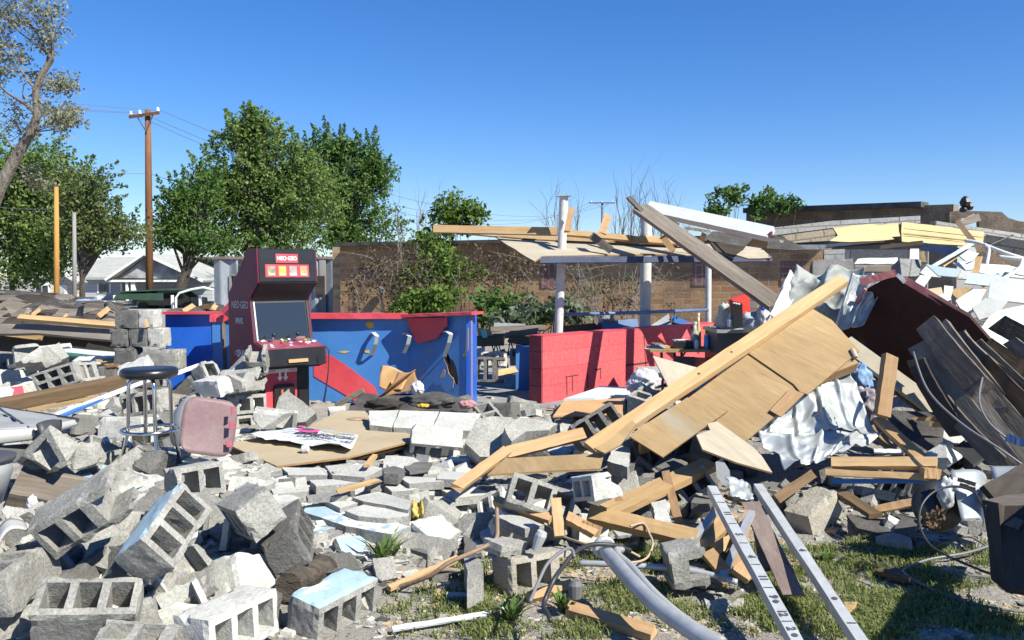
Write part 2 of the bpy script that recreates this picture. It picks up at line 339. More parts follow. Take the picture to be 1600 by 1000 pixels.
M_sding=surf('pale_grey_board',(.36,.38,.37),(.46,.47,.45),s=2,r=.75,bump=.15,bs=30,rand=.14,fine=.1,spots=((.28,.26,.22),.66,4,.06))
M_shi=surf('dark_shingle',(.040,.035,.032),(.085,.076,.070),s=6,r=.95,bump=.5,bs=60,rand=.22,st=(.5,2,1),fine=.4,spots=((.15,.13,.115),.66,8,.08))
M_felt=surf('roofing_felt',(.06,.058,.056),(.12,.115,.11),s=4,r=.9,bump=.4,bs=40,rand=.15,fine=.35,spots=((.2,.19,.18),.66,6,.1))
M_tar=surf('tar_stained_board',(.11,.092,.075),(.25,.215,.175),s=3,r=.9,bump=.5,bs=30,rand=.2,st=(.12,1,1),fine=.4,spots=((.04,.035,.03),.6,3,.1),spots2=((.26,.23,.19),.66,6,.08))
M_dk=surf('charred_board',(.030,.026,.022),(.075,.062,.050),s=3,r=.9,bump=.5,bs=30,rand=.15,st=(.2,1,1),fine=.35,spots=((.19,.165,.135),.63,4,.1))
M_facg=surf('grey_fascia',(.17,.15,.13),(.24,.215,.19),s=5,r=.9,bump=.4,bs=35,rand=.05,st=(.1,1,1),fine=.3)
M_bark=surf('bark',(.15,.125,.10),(.26,.23,.195),s=4,r=.95,bump=.9,bs=16,rand=.05,st=(1,1,.3),fine=.4,bd=.03)
M_barkd=surf('dark_bark',(.06,.05,.04),(.11,.095,.08),s=4,r=.95,bump=.5,bs=16,rand=.05,st=(1,1,.3),fine=.4,bd=.03)
M_pole=surf('creosoted_pole',(.14,.065,.028),(.21,.10,.045),s=4,r=.85,bump=.3,bs=20,rand=.03,st=(1,1,.12),fine=.25)
M_poleo=surf('orange_pole',(.42,.21,.05),(.50,.27,.08),s=4,r=.85,bump=.3,bs=20,rand=.03,st=(1,1,.12),fine=.2)
M_poleg=surf('grey_pole',(.22,.21,.20),(.30,.29,.28),s=4,r=.85,bump=.3,bs=20,rand=.03,st=(1,1,.12),fine=.2)
M_wire=plain('wire',(.10,.11,.13),.6); M_cer=plain('white_ceramic',(.8,.8,.8),.3)
M_cabl=plain('black_cable',(.03,.03,.032),.45); M_cabg=plain('grey_cable',(.16,.16,.17),.45); M_cord=plain('tan_cord',(.38,.30,.20),.7)
M_rod=surf('brown_tube',(.22,.15,.10),(.30,.21,.14),s=8,r=.7,bump=.2,rand=.02)
M_bag=surf('white_plastic_bag',(.52,.52,.54),(.60,.60,.62),s=6,r=.4,bump=.2,bs=20,rand=.02,fine=.06)
M_log=surf('cut_log',(.05,.042,.032),(.12,.10,.078),s=8,r=.95,bump=1,bs=25,rand=.02,st=(.3,1,1),fine=.5,bd=.02)
M_bk1=brickmat('old_brick',(.33,.185,.09),(.46,.28,.15),(.38,.31,.22),.44,.15,.016,stain=(.17,.12,.085),sth=.62)
M_bk2=brickmat('dark_parapet_brick',(.20,.155,.11),(.30,.235,.17),(.26,.22,.17),.5,.16,.014,stain=(.10,.085,.07),sth=.6)
M_bk3=brickmat('tan_brick',(.42,.34,.24),(.50,.42,.31),(.22,.19,.15),.5,.16,.014,stain=(.3,.25,.19),sth=.62,axes='xy')
M_bkp=brickmat('purple_infill_brick',(.17,.085,.085),(.22,.12,.115),(.24,.19,.17),.44,.15,.014,stain=(.12,.07,.07),sth=.6)
M_bk2s=brickmat('dark_parapet_brick_face',(.20,.155,.11),(.30,.235,.17),(.26,.22,.17),.5,.16,.014,stain=(.10,.085,.07),sth=.6,axes='xy')
M_bkps=brickmat('purple_brick_face',(.20,.10,.10),(.27,.15,.14),(.30,.25,.22),.44,.15,.016,stain=(.14,.09,.08),sth=.62,axes='xy')
M_cmugs=brickmat('grey_block_face',(.22,.225,.225),(.28,.285,.28),(.12,.12,.12),.8,.4,.01,stain=(.18,.18,.18),sth=.6,axes='xy')
M_cmu=brickmat('white_block_course',(.44,.44,.42),(.54,.54,.52),(.25,.24,.22),.5,.3,.012,stain=(.36,.34,.30),sth=.62,axes='xy')
M_cmug=brickmat('grey_block_wall',(.22,.225,.225),(.28,.285,.28),(.12,.12,.12),.8,.4,.01,stain=(.18,.18,.18),sth=.6)
M_redb=brickmat('red_painted_block',(.64,.09,.105),(.70,.12,.135),(.55,.06,.075),.40,.19,.004,stain=(.58,.12,.12),sth=.58,bump=.25)
M_redd=surf('worn_red_block_end',(.26,.05,.05),(.36,.08,.08),s=6,r=.9,bump=.4,rand=.03,spots=((.14,.10,.09),.58,4,.1))
# ---------------- ground
m,n,b=newmat('ground_dirt'); g=N(n,'ShaderNodeNewGeometry')
na=N(n,'ShaderNodeTexNoise',Scale=1.7,Detail=9,Roughness=.66); nb=N(n,'ShaderNodeTexNoise',Scale=38,Detail=5,Roughness=.7); vo=N(n,'ShaderNodeTexVoronoi',Scale=24)
for q in (na,nb,vo): n.links.new(g.outputs['Position'],q.inputs['Vector'])
c=mixc(n,ramp(n,na.outputs[0],.40,.60),(.06,.052,.04,1),(.075,.075,.04,1))
c=mixc(n,ramp(n,nb.outputs[0],.56,.72),c,(.15,.135,.11,1)); c=mixc(n,ramp(n,vo.outputs['Distance'],.14,.05),c,(.30,.28,.25,1))
n.links.new(c,b.inputs['Base Color']); b.inputs['Roughness'].default_value=.95; b.inputs['Specular IOR Level'].default_value=.15
bp=N(n,'ShaderNodeBump',Strength=.9,Distance=.03); n.links.new(nb.outputs[0],bp.inputs['Height']); n.links.new(bp.outputs[0],b.inputs['Normal']); M_gnd=m
def axis(lo,hi,fine_lo,fine_hi,st,cst):
    a=[];x=lo
    while x<hi:
        a.append(x); x+= st if fine_lo<=x<fine_hi else (cst if x>fine_hi+20 or x<fine_lo-20 else cst*.1)
    a.append(hi); return a
fr=lambda a,b,s:[a+s*i for i in range(int(round((b-a)/s)))]
xs=fr(-800,-50,50)+fr(-50,-8,3)+fr(-8,8,.06)+fr(8,50,3)+fr(50,801,50); ys=fr(-60,0,20)+[0,1,1.5,2]+fr(2.2,12.4,.06)+fr(12.4,40,1.2)+fr(40,100,10)+fr(100,1501,100)
vs=[];rc=random.Random(3)
for y in ys:
    for x in xs:
        z=hgt(x,y) if abs(x)<40 and -5<y<60 else 0
        if abs(x)<9 and 1<y<14:
            k=.010+.10*min(1,max(0,hgt(x,y)))
            z+=k*(noise.noise(Vector((x*4,y*4,0)))+.7*noise.noise(Vector((x*11,y*11,2)))+.4*noise.noise(Vector((x*27,y*27,4))))
        vs.append((x,y,z))
nx=len(xs); fs=[(j*nx+i,j*nx+i+1,(j+1)*nx+i+1,(j+1)*nx+i) for j in range(len(ys)-1) for i in range(nx-1)]
me=bpy.data.meshes.new('ground'); me.from_pydata(vs,[],fs); link('ground',me,M_gnd,lab=(None,None,None,'structure'))
# bar floor
mb=MB(); F=[P(640,640,9.4),P(835,634,9.5),P(1100,560,12.5),P(640,560,13)]
o=slab('concrete_floor',[(-1.2,9.35,.185),(.42,9.35,.185),(3.2,13.6,.185),(-1.4,13.6,.185)],.1,surf('worn_floor',(.20,.21,.22),(.30,.31,.32),s=3,rand=0,spots=((.4,.39,.37),.6,4,.1)),rough=.05,nrm=(0,0,1)); tag(o,kind='structure')
# ---------------- vegetation helpers
def leaves(name,cl,size,mat,parent=None,M=None,seed=1,up=.3,aspect=.5,tips=0):
    """cl: list of (centre, radii, clumps, leaves per clump, clump radius)"""
    rs=np.random.RandomState(seed); C=[]
    for c,r,nc,nl,cr in cl:
        d=rs.randn(nc,3); d/=np.linalg.norm(d,axis=1)[:,None]; rad=rs.rand(nc)**.45
        cc=np.array(c)+d*rad[:,None]*np.array(r)
        q=rs.randn(nc,nl,3); ln=np.linalg.norm(q,axis=2,keepdims=True); q=q*np.minimum(1,1.7/ln)*np.array([cr,cr,cr*.7]); C.append((cc[:,None,:]+q).reshape(-1,3))
        if tips:
            nt_=max(3,int(nc*tips)); d=rs.randn(nt_,3); d[:,2]=np.abs(d[:,2])*1.1-.15; d/=np.linalg.norm(d,axis=1)[:,None]
            o=d*np.array([.55,.55,1.2]); o/=np.linalg.norm(o,axis=1)[:,None]; t=rs.rand(nt_,nl,1)
            base=np.array(c)+d*np.array(r)*.92
            q=base[:,None,:]+o[:,None,:]*t*cr*2.4+rs.randn(nt_,nl,3)*cr*.26*(1.15-t); C.append(q.reshape(-1,3))
    C=np.concatenate(C); n=len(C)
    nn=rs.randn(n,3); nn[:,2]+=up; nn/=np.linalg.norm(nn,axis=1)[:,None]
    t=rs.randn(n,3); t-= (t*nn).sum(1)[:,None]*nn; t/=np.linalg.norm(t,axis=1)[:,None]; bb=np.cross(nn,t)
    s=size*(.6+.8*rs.rand(n))[:,None]
    V=np.stack([C-t*s,C+bb*s*aspect,C+t*s,C-bb*s*aspect],1).reshape(-1,3)
    me=bpy.data.meshes.new(name); me.vertices.add(4*n); me.vertices.foreach_set('co',V.ravel().astype(np.float32))
    me.loops.add(4*n); me.loops.foreach_set('vertex_index',np.arange(4*n,dtype=np.int32)); me.polygons.add(n)
    me.polygons.foreach_set('loop_start',np.arange(0,4*n,4,dtype=np.int32)); me.update(calc_edges=True); me.validate()
    return link(name,me,mat,parent,M)
def twig(mb,p,d,L,r,depth,rnd,spread=.6,up=.15,ends=None,nk=3):
    pts=[p];rr=[r]; q=p.copy(); dd=d.copy()
    for i in range(4):
        dd=(dd+Vector((rnd.gauss(0,.18),rnd.gauss(0,.18),rnd.gauss(0,.12)+up*.3))).normalized(); q=q+dd*L/4; pts.append(q); rr.append(r*(1-.16*(i+1)))
    mb.tube(pts,rr,5 if r>.03 else 3,cap=False)
    if ends is not None and depth<=1: ends+= [pts[-1],pts[2]]
    if depth>0:
        for k in range(nk):
            i=rnd.choice([2,3,4,4]); a=Vector((rnd.gauss(0,1),rnd.gauss(0,1),rnd.gauss(0,.7)+up)).normalized()
            twig(mb,pts[i],(dd+a*spread).normalized(),L*rnd.uniform(.5,.8),rr[i]*.62,depth-1,rnd,spread,up,ends,nk)
L_a=leafmat('dark_green_leaves',(.055,.12,.025),(.10,.185,.045),(.16,.25,.07),s=.5)
L_b=leafmat('mid_green_leaves',(.10,.165,.04),(.155,.235,.06),(.23,.32,.10),s=.6)
L_c=leafmat('olive_leaves',(.09,.13,.04),(.14,.18,.06),(.20,.24,.09),s=.8)
L_d=leafmat('bright_leaves',(.07,.13,.02),(.11,.18,.03),(.17,.24,.05),s=1.5)
L_e=leafmat('dry_grey_leaves',(.20,.20,.12),(.26,.26,.17),(.33,.33,.23),s=2)
L_v=leafmat('brown_vine',(.09,.06,.035),(.13,.09,.05),(.08,.09,.035),s=1.5,tr=.2)
def bigtree(name,Y,trunk,crowns,mat,lab,size=.16,seed=1,dens=1.0,up=.3,bark=None,limbs=9,cr=.42):
    """trunk (px,base z), crowns [(px,py,rx px,rz px)]"""
    k=Y/FX; base=Vector(((trunk[0]-800)*k,Y,0)); root=empty(name,base,lab=lab); Mi=Matrix.Translation(-base)
    rnd=random.Random(seed); mb=MB(); C=[(Vector(P(a,b_+(22 if b_<275 and a>300 else 8),Y)),rx*k,rz*k) for a,b_,rx,rz in crowns]
    top=max(C,key=lambda c:c[0].z)[0]; mid=base.lerp(top,.45); mid.x+=rnd.uniform(-.4,.4)
    tw=.34 if Y>37 else .13; mb.tube([base-base,(base.lerp(mid,.5)-base),mid-base,top-base],[tw,tw*.8,tw*.6,.05],8)
    for c,rx,rz in C:
        for i in range(limbs):
            a=rnd.uniform(0,6.28); e=c+Vector((math.cos(a)*rx*rnd.uniform(.3,.95),math.sin(a)*rx*rnd.uniform(.3,.9),rnd.uniform(-.5,.9)*rz))
            s0=base.lerp(mid,rnd.uniform(.5,1)).lerp(top,rnd.uniform(0,.5)); m_=s0.lerp(e,.5)+Vector((0,0,rnd.uniform(.1,.6)))
            mb.tube([s0-base,m_-base,e-base],[.09,.05,.012],4,cap=False)
    mb.build('trunk',bark or M_barkd,root)
    cl=[]
    for c,rx,rz in C:
        nc=int(dens*14*max(1,rx*rz/1.2)); cl.append((tuple(c-base),(rx*1.02,rx*.85,rz*1.02),nc,64,cr*rnd.uniform(.8,1.3)))
    leaves('crown',cl,size,mat,root,seed=seed,up=up,tips=.45); return root
# big trees behind
bigtree('leafy_tree',44,(392,0),[(455,248,30,34),(470,232,20,26),(480,262,36,40),(500,310,44,44),(455,300,50,44),(370,300,50,44),(330,270,26,30),(395,188,12,24),(408,172,6,14),(378,185,6,16),(420,200,24,26),(370,200,20,22),(392,232,38,48),(352,262,44,44),(440,262,50,44),(340,330,58,50),(420,330,70,55),(470,345,50,40),(372,385,70,30),(300,350,30,38),(455,385,60,26)],L_b,('tallest leafy green tree, behind the purple arcade cabinet','tree'),size=.095,seed=3,dens=.92)
bigtree('leafy_tree',50,(545,0),[(480,240,22,30),(575,270,26,30),(560,350,44,30),(515,208,9,16),(535,215,9,18),(575,218,9,18),(598,248,9,12),(520,222,26,26),(568,240,26,26),(540,265,52,34),(500,300,34,36),(560,310,44,40),(600,345,22,28),(530,360,66,34),(575,388,45,18),(490,225,12,30),(590,250,12,14)],L_a,('dark green tree with upswept tips, right of the tallest tree','tree'),size=.105,seed=5,dens=.85,up=-.2)
bigtree('leafy_tree',41,(268,0),[(275,330,26,34),(258,362,24,28),(298,358,38,28),(320,300,20,30),(330,372,28,16),(285,300,14,14)],L_a,('lower bushy tree directly right of the tall brown utility pole','tree'),size=.09,seed=6,dens=1.25)
bigtree('leafy_tree',36,(20,0),[(50,280,40,40),(90,330,34,40),(85,380,34,34),(10,280,50,34),(30,255,62,38),(20,320,70,52),(60,345,42,38),(12,395,60,40),(60,410,38,28),(110,300,32,36),(-20,300,50,60)],L_b,('broad green tree behind the leaning grey trunk on the left','tree'),size=.085,seed=8,dens=2.0)
bigtree('leafy_tree',33,(128,0),[(130,280,26,24),(105,330,34,34),(145,320,22,20),(170,350,22,14),(190,358,14,9),(150,365,16,9)],L_c,('smaller tree with reaching right branches between grey pole and tall pole','tree'),size=.075,seed=9,dens=1.2)
# sparse leaning tree at left edge
root=empty('leaning_tree',P(-60,430,17)*1-Vector((0,0,1.6)),lab=('leaning grey trunked tree with sparse pale leaves at left edge','tree'))
rb=root.location.copy(); mb=MB(); rnd=random.Random(4); ends=[]
tp=[rb,P(-35,380,17),P(0,292,17),P(28,240,17),P(50,205,17),P(58,180,17),P(56,140,17),P(68,112,17),P(82,92,17)]
mb.tube([p-rb for p in tp],[.17,.15,.12,.105,.09,.08,.07,.06,.045],10)
for (a,b_,L,r) in [(4,(.9,.2,.1),1.1,.035),(4,(.7,.3,.35),1.2,.03),(5,(-.6,.2,.6),1.3,.04),(6,(-.7,.1,.5),1.3,.04),(7,(.2,.1,1),1.2,.05),(8,(-.5,.1,.8),1.5,.05),(8,(.1,-.2,1),1.6,.045),(3,(-.8,.2,.5),1.2,.04),(6,(.5,.4,.3),.9,.03),(2,(.9,.1,.2),1.0,.03),(7,(-.9,.2,.1),1.2,.04),(8,(-.9,0,1),1.8,.04),(5,(-.8,-.2,1.2),2.0,.05),(4,(.8,-.2,-.1),1.3,.03)]:
    twig(mb,tp[a]-rb,Vector(b_).normalized(),L*(.42 if b_[0]>0 else .62),r*.7,2,rnd,.75,.1,ends)
mb.build('trunk',M_bark,root)
cl=[(tuple(e),(.2,.2,.16),2,9,.08) for e in ends]
cl+=[(tuple(P(x,y,17)-rb),(rx*.0126,.7,rz*.0126),max(6,nc//3),12,.11) for x,y,rx,rz,nc in [(20,60,55,70,95),(40,10,60,25,60),(8,130,40,60,40),(60,40,22,30,12),(20,180,40,30,18),(68,140,18,25,12)]]
leaves('crown',cl,.038,L_e,root,seed=12)
# utility poles
def upole(Y,px,top,base,r,mat,lab,name='utility_pole',arm=None,lean=0):
    p0=P(px+lean,base,Y); p0.z=0; p1=P(px,top,Y); root=empty(name,p0,lab=lab)
    MB().tube([Vector(),(p1-p0)*.5,p1-p0],[r*1.15,r*1.05,r*.85],10).build('pole',mat,root,smooth=True)
    if arm:
        a,b_=P(*arm[0],Y-.2),P(*arm[1],Y-.2); MB().box((-(b_-a).length/2,-.06,-.07),((b_-a).length/2,.06,.07),M=frame((a+b_)/2-p0,b_-a,(0,-.2,1))).build('crossarm',mat if arm[2] is None else arm[2],root)
        for t in arm[3]:
            q=a.lerp(b_,t)-p0; MB().lathe([(.03,.05),(.07,.08),(.08,.14),(.05,.17),(.07,.2),(.03,.25)],8,Matrix.Translation(q)).build('insulator',M_cer,root)
        for sgn,t in ((-1,.25),(1,.8)):
            q=a.lerp(b_,t)-p0; MB().tube([q,Vector(((p1-p0).x,-.15,q.z-.75))],.03,4).build('brace',M_wire,root)
    return root,p0
upole(40,231,172,480,.155,M_pole,('tall brown wooden utility pole with crossarm and white insulators','utility pole'),arm=((202,183),(249,176),None,(.06,.35,.95)),lean=3)
upole(30,88,292,470,.085,M_poleo,('shorter orange wooden pole without crossarm, left of the grey pole','pole'),name='wooden_pole')
upole(30,116,332,470,.07,M_poleg,('thin weathered grey pole in front of the house','pole'),name='grey_pole')
upole(110,941,316,430,.16,M_wire,('far dark utility pole seen between the bare shrubs','utility pole'),arm=((920,317),(961,317),None,(.1,.5,.9)))
def wire(a,b_,sag,lab,r=.012):
    a,b_=Vector(a),Vector(b_); pts=[a.lerp(b_,t/24)-Vector((0,0,4*sag*(t/24)*(1-t/24))) for t in range(25)]; c=pts[0].copy()
    MB().tube([p-c for p in pts],[r*(.6+.012*p.y) for p in pts],4,cap=False).build('power_line',M_wire,None,Matrix.Translation(c),lab)
wire(P(-60,140,34),P(244,172,40),.1,('upper power line running left from the tall pole','power line'))
wire(P(-60,150,34),P(219,176,40),.1,('middle power line running left from the tall pole','power line'))
wire(P(-60,152,34),P(206,177,40),.1,('lower power line running left from the tall pole','power line'))
wire(P(249,172,40),P(958,315,110),3.2,('upper power line running right to the far pole','power line'))
wire(P(219,176,40),P(941,314,110),3.6,('middle power line running right to the far pole','power line'))
wire(P(206,177,40),P(924,315,110),3.9,('lower power line running right to the far pole','power line'))
wire(P(-60,255,36),P(233,271,40),.15,('service line at mid height left of the tall pole','power line'))
wire(P(233,271,40),P(600,345,70),.6,('service line at mid height passing before the leafy trees','power line'))
wire(P(-60,315,30),P(88,326,30),.1,('low wire running left from the orange pole','wire'))
# ---------------- house and shed
sid=lambda nm,c:brickmat(nm,c,tuple(q*1.06 for q in c),tuple(q*.6 for q in c),30,.22,.012,stain=tuple(q*.85 for q in c),sth=.65,bump=.5)
M_sid=sid('pale_siding',(.42,.455,.49)); M_sid2=sid('tan_siding',(.55,.50,.40)); M_roof=surf('grey_asphalt_roof',(.34,.35,.33),(.42,.43,.41),s=2,r=.9,bump=.3,bs=20,rand=0,spots=((.28,.28,.27),.62,1.5,.2))
M_win=plain('dark_window',(.03,.04,.05),.15,spec=.8); M_trim=plain('white_trim',(.75,.76,.76),.6)
Y=52;k=Y/FX
def hx(px):return (px-800)*k
def hz(py):return HC+(430-py)*k
root=empty('house',(hx(190),Y,0),lab=('pale grey single storey house with grey hipped roof','house')); rb=root.location
def ad(p):return Vector(p)-rb
MB().box(ad((hx(118),Y,0)),ad((hx(332),Y+8,hz(430)))).build('wall',M_sid,root)
mb=MB(); e0,e1=hx(100),hx(222); zz=hz(433); zr=hz(399)
mb.add([ad(q) for q in((e0,Y-.5,zz),(hx(215),Y-.5,zz),(hx(215)+2,Y+4.5,zr),(hx(120)-.3,Y+4.5,zr),(hx(215)+5,Y+4.5,zr),(e0,Y+9,zz),(hx(340),Y+9,zz),(e0,Y-.5,zz-.15),(hx(215),Y-.5,zz-.15))],[(0,1,2,3),(3,2,4),(3,4,6,5),(0,3,5),(0,7,8,1)])
mb.build('roof',M_roof,root)
mb=MB(); # front gable facing right-front
g0,g1,gt=hx(186),hx(318),hx(246)
mb.add([ad(q) for q in((g0,Y-1.6,hz(436)),(gt,Y-1.6,hz(397)),(g1+.6,Y-1.6,hz(438)),(g0,Y+6,hz(436)),(gt,Y+6,hz(397)),(g1+.6,Y+6,hz(438)))],[(0,1,4,3),(1,2,5,4)])
o=mb.build('gable_roof',M_roof,root); mm=o.modifiers.new('s','SOLIDIFY'); mm.thickness=.12
MB().prism([(g0+.7-rb.x,hz(434)),(gt-rb.x,hz(400.5)),(g1-rb.x,hz(436))],-1.3,-1.2).build('gable_wall',surf('weathered_gable',(.20,.21,.22),(.48,.50,.52),s=1.2,rand=0),root)
MB().tube([ad((g0,Y-1.72,hz(437))),ad((gt,Y-1.72,hz(398))),ad((g1+.6,Y-1.72,hz(439)))],.10,4).build('fascia',M_trim,root)
MB().box(ad((hx(186),Y-1.6,hz(437)-.12)),ad((hx(300),Y-1.35,hz(437)))).build('porch_beam',M_trim,root)
for px,wd in((160,9),(168,6),(199,14)):
    f=MB().box(ad((hx(px-wd/2),Y-.06,hz(457))),ad((hx(px+wd/2),Y+.02,hz(444)))).build('window',M_win,root)
    MB().box(ad((hx(px-wd/2)-.12,Y-.045,hz(458))),ad((hx(px-wd/2),Y-.02,hz(443)))).box(ad((hx(px+wd/2),Y-.045,hz(458))),ad((hx(px+wd/2)+.12,Y-.02,hz(443)))).build('frame',M_trim,f)
MB().box(ad((hx(214),Y-1.5,0)),ad((hx(217),Y-1.3,hz(437)))).build('porch_post',M_trim,root)
MB().box(ad((hx(222),Y-1.5,0)),ad((hx(228),Y-1.3,hz(437)))).build('porch_post',M_trim,root)
MB().box(ad((hx(154),Y-.2,0)),ad((hx(162),Y-.08,hz(462)))).build('utility_box',M_trim,root)
Y=46;k=Y/FX
root=empty('garden_shed',(hx(95),Y,0),lab=('small tan shed with white door and white gable edge','shed')); rb=root.location
MB().box(ad((hx(78),Y,0)),ad((hx(118),Y+.5,hz(437)))).build('wall',M_sid2,root)
mb=MB(); mb.add([ad(q) for q in((hx(55),Y-.3,hz(440)),(hx(100),Y-.3,hz(422)),(hx(128),Y-.3,hz(441)),(hx(55),Y+.7,hz(440)),(hx(100),Y+.7,hz(422)),(hx(128),Y+.7,hz(441)))],[(0,1,4,3),(1,2,5,4)])
o=mb.build('roof',M_roof,root); mm=o.modifiers.new('s','SOLIDIFY'); mm.thickness=.12
MB().prism([(hx(78)-rb.x,hz(438)),(hx(99)-rb.x,hz(425)),(hx(118)-rb.x,hz(438))],-.02,.05).build('gable_wall',M_sid2,root)
MB().tube([ad((hx(97),Y-.35,hz(421))),ad((hx(128),Y-.35,hz(441)))],.12,4).build('fascia',M_trim,root)
MB().box(ad((hx(92),Y-.08,0)),ad((hx(106),Y+.02,hz(445)))).build('door',M_trim,root)
MB().box(ad((hx(95),Y-.1,hz(461))),ad((hx(102),Y-.07,hz(449)))).build('door_panel',plain('grey_panel',(.4,.42,.44),.6),root)
MB().box(ad((hx(57),Y-.1,0)),ad((hx(78),Y+.4,hz(440)))).build('porch_frame',M_trim,root)
for i in range(2): MB().box(ad((hx(59+i*10),Y-.14,hz(464))),ad((hx(67+i*10),Y-.08,hz(446)))).build('window',M_win,root)
# carport
Y=40;k=Y/FX; M_grn=surf('green_sheet_roof',(.035,.075,.055),(.05,.10,.07),s=2,r=.4,bump=.05,rand=0)
root=empty('carport',(hx(268),Y,0),lab=('low carport with dark green metal roof and white edge','carport')); rb=root.location
mb=MB(); pr=[(hx(200),hz(466)),(hx(206),hz(458)),(hx(212),hz(454)),(hx(270),hz(451)),(hx(335),hz(451))]
mb.add([ad((x,Y-1.5,z)) for x,z in pr]+[ad((x+.8,Y+3,z+.02)) for x,z in pr],[(i,i+1,i+6,i+5) for i in range(4)])
mb.add([ad((hx(200),Y-1.5,hz(466))),ad((hx(275),Y-1.5,hz(468))),ad((hx(275),Y-1.5,hz(457))),ad((hx(206),Y-1.5,hz(458)))],[(0,1,2,3)])
o=mb.build('roof',M_grn,root); mm=o.modifiers.new('s','SOLIDIFY'); mm.thickness=.06
pts=[(275,492),(275,465),(280,458),(300,452),(318,449),(334,453)]
MB().tube([ad(P(x,y,Y-1.7)) for x,y in pts],.05,6).build('edge_trim',M_trim,root)
for px in(201,288,330): MB().box(ad((hx(px)-.05,Y-1.45,0)),ad((hx(px)+.05,Y-1.35,hz(460)))).build('post',M_trim,root)
# parked car under it, mostly hidden
root=empty('parked_car',(hx(262),Y+.3,0),lab=('dark green car parked in the shade of the carport','car')); M_car=plain('dark_car_paint',(.02,.04,.03),.25,coat=1)
root.scale=(.72,.72,.58)
MB().prism([(-2.1,.35),(-2.15,.8),(-1.7,.98),(-.9,1.05),(-.4,1.5),(1.0,1.5),(1.5,1.05),(2.1,.95),(2.15,.35)],-.85,.85).build('body',M_car,root)
MB().prism([(-.8,1.07),(-.38,1.44),(.25,1.44),(.25,1.07)],-.87,.87).prism([(.32,1.07),(.32,1.44),(.95,1.44),(1.35,1.07)],-.87,.87).build('window',M_win,root)
for x in(-1.4,1.4):
    for y in(-.8,.8): MB().lathe([(.33,-.1),(.33,.1)],16,Matrix.Translation((x,y,.33))@Matrix.Rotation(R(90),4,'X')).build('wheel',M_cabl,root)
# corrugated metal shed
Y=27;k=Y/FX
root=empty('metal_building',(hx(435),Y,0),lab=('grey vertical corrugated metal shed behind the arcade cabinet','shed')); rb=root.location
M_cor=surf('weathered_corrugated',(.20,.23,.26),(.30,.33,.36),s=1.6,r=.6,bump=.1,bs=12,rand=.04,st=(2,1,.4),spots=((.42,.45,.48),.6,2.5,.1))
def corr(x0,x1,z0,z1,y,pitch=.26):
    vs=[];i=0;x=x0
    while x<=x1+.001:
        vs+= [(x,y,z0),(x,y,z1)]; x+=pitch*(.8 if i%2==0 else .2); y+=-.09 if i%2==0 and i%4==0 else (.09 if i%4==2 else 0); i+=1
    n_=len(vs)//2; return vs,[(2*i,2*i+2,2*i+3,2*i+1) for i in range(n_-1)]
x0,x1=hx(335)-rb.x,hx(533)-rb.x; ztop=hz(405)
xw0,xw1=hx(361)-rb.x,hx(376)-rb.x
for (a,b_,c,d) in((x0,xw0,0,ztop),(xw0,xw1,0,hz(462)),(xw0,xw1,hz(431),ztop),(xw1,x1-1.0,0,ztop-.05),(x1-1.0,x1,0,hz(401))):
    vs,fs=corr(a,b_,c,d,0); o=MB().add(vs,fs).build('wall_panel',M_cor,root); mm=o.modifiers.new('s','SOLIDIFY');mm.thickness=.01
f=MB().box((xw0,.03,hz(462)),(xw1,.05,hz(431))).build('window',M_win,root)
MB().box((xw0-.04,-.06,hz(463)),(xw0+.03,0,hz(430))).box((xw1-.03,-.06,hz(463)),(xw1+.04,0,hz(430))).box((xw0,-.06,hz(431)),(xw1,0,hz(429))).build('frame',M_poleg,f)
for px in(503,508,524): MB().box((hx(px)-rb.x-.05,-.1,0),(hx(px)-rb.x+.05,-.04,hz(401))).build('batten',M_poleg,root)
MB().box((hx(495)-rb.x,-.16,hz(460)),(hx(509)-rb.x,-.11,hz(431))).build('opening',M_dk,root)
MB().box((x0,-.12,ztop),(x1,.1,ztop+.08)).build('top_trim',M_rust,root)
MB().box((x0,.2,0),(x1,4,ztop-.3)).build('back_wall',M_cor,root)
# brick buildings
def wallpx(name,a,b_,h0,mat,th=.3,z0=0,parent=None,lab=None,topz=None):
    a=Vector(a);b_=Vector(b_); L=(b_-a).xy.length; M=frame((a.x,a.y,0),(b_.x-a.x,b_.y-a.y,0),(0,0,1))
    mb=MB().add([Vector(q) for q in((0,0,z0),(L,0,z0),(L,0,b_.z),(0,0,a.z),(0,th,z0),(L,th,z0),(L,th,b_.z),(0,th,a.z))],[(0,1,2,3),(5,4,7,6),(3,2,6,7),(1,5,6,2),(4,0,3,7),(4,5,1,0)])
    return mb.build(name,mat,parent,M if parent is None else parent.matrix_world.inverted()@M,lab)
A=P(531,384,24);B=P(1300,372,19.5)
root=empty('brick_building',(A.x,A.y,0),lab=('long low brown brick building overgrown with vines and shrubs','building'))
bpy.context.view_layer.update()
wallpx('wall',A,B,0,M_bk1,parent=root)
A2=A+Vector((.0,3,0)); wallpx('side_wall',A+Vector((.01,.3,-.02)),A+Vector((2,9,-.02)),0,M_bk1,parent=root)
board('roof_edge',A+Vector((0,-.1,.03)),B+Vector((0,-.1,.05)),.4,.09,M_felt,up=(0,0,1),parent=root)
nrm=Vector((-(B-A).y,(B-A).x,0)).normalized()
pl=(A-nrm*.02 if nrm.y>0 else A+nrm*.02,nrm)
for x0,x1,y0,y1 in((1082,1113,411,446),(1220,1258,409,445),(845,870,405,450),(560,585,418,444),):
    spx('blocked_window',[(x0,y0),(x1,y0),(x1,y1),(x0,y1)],.01,M_bkps,pl=pl,parent=root)
MB().box(tuple(PL(594,447,pl)-root.location-Vector((.0,.25,.0))),tuple(PL(602,460,pl)-root.location-Vector((0,.05,0)))).build('meter_box',M_poleg,root)
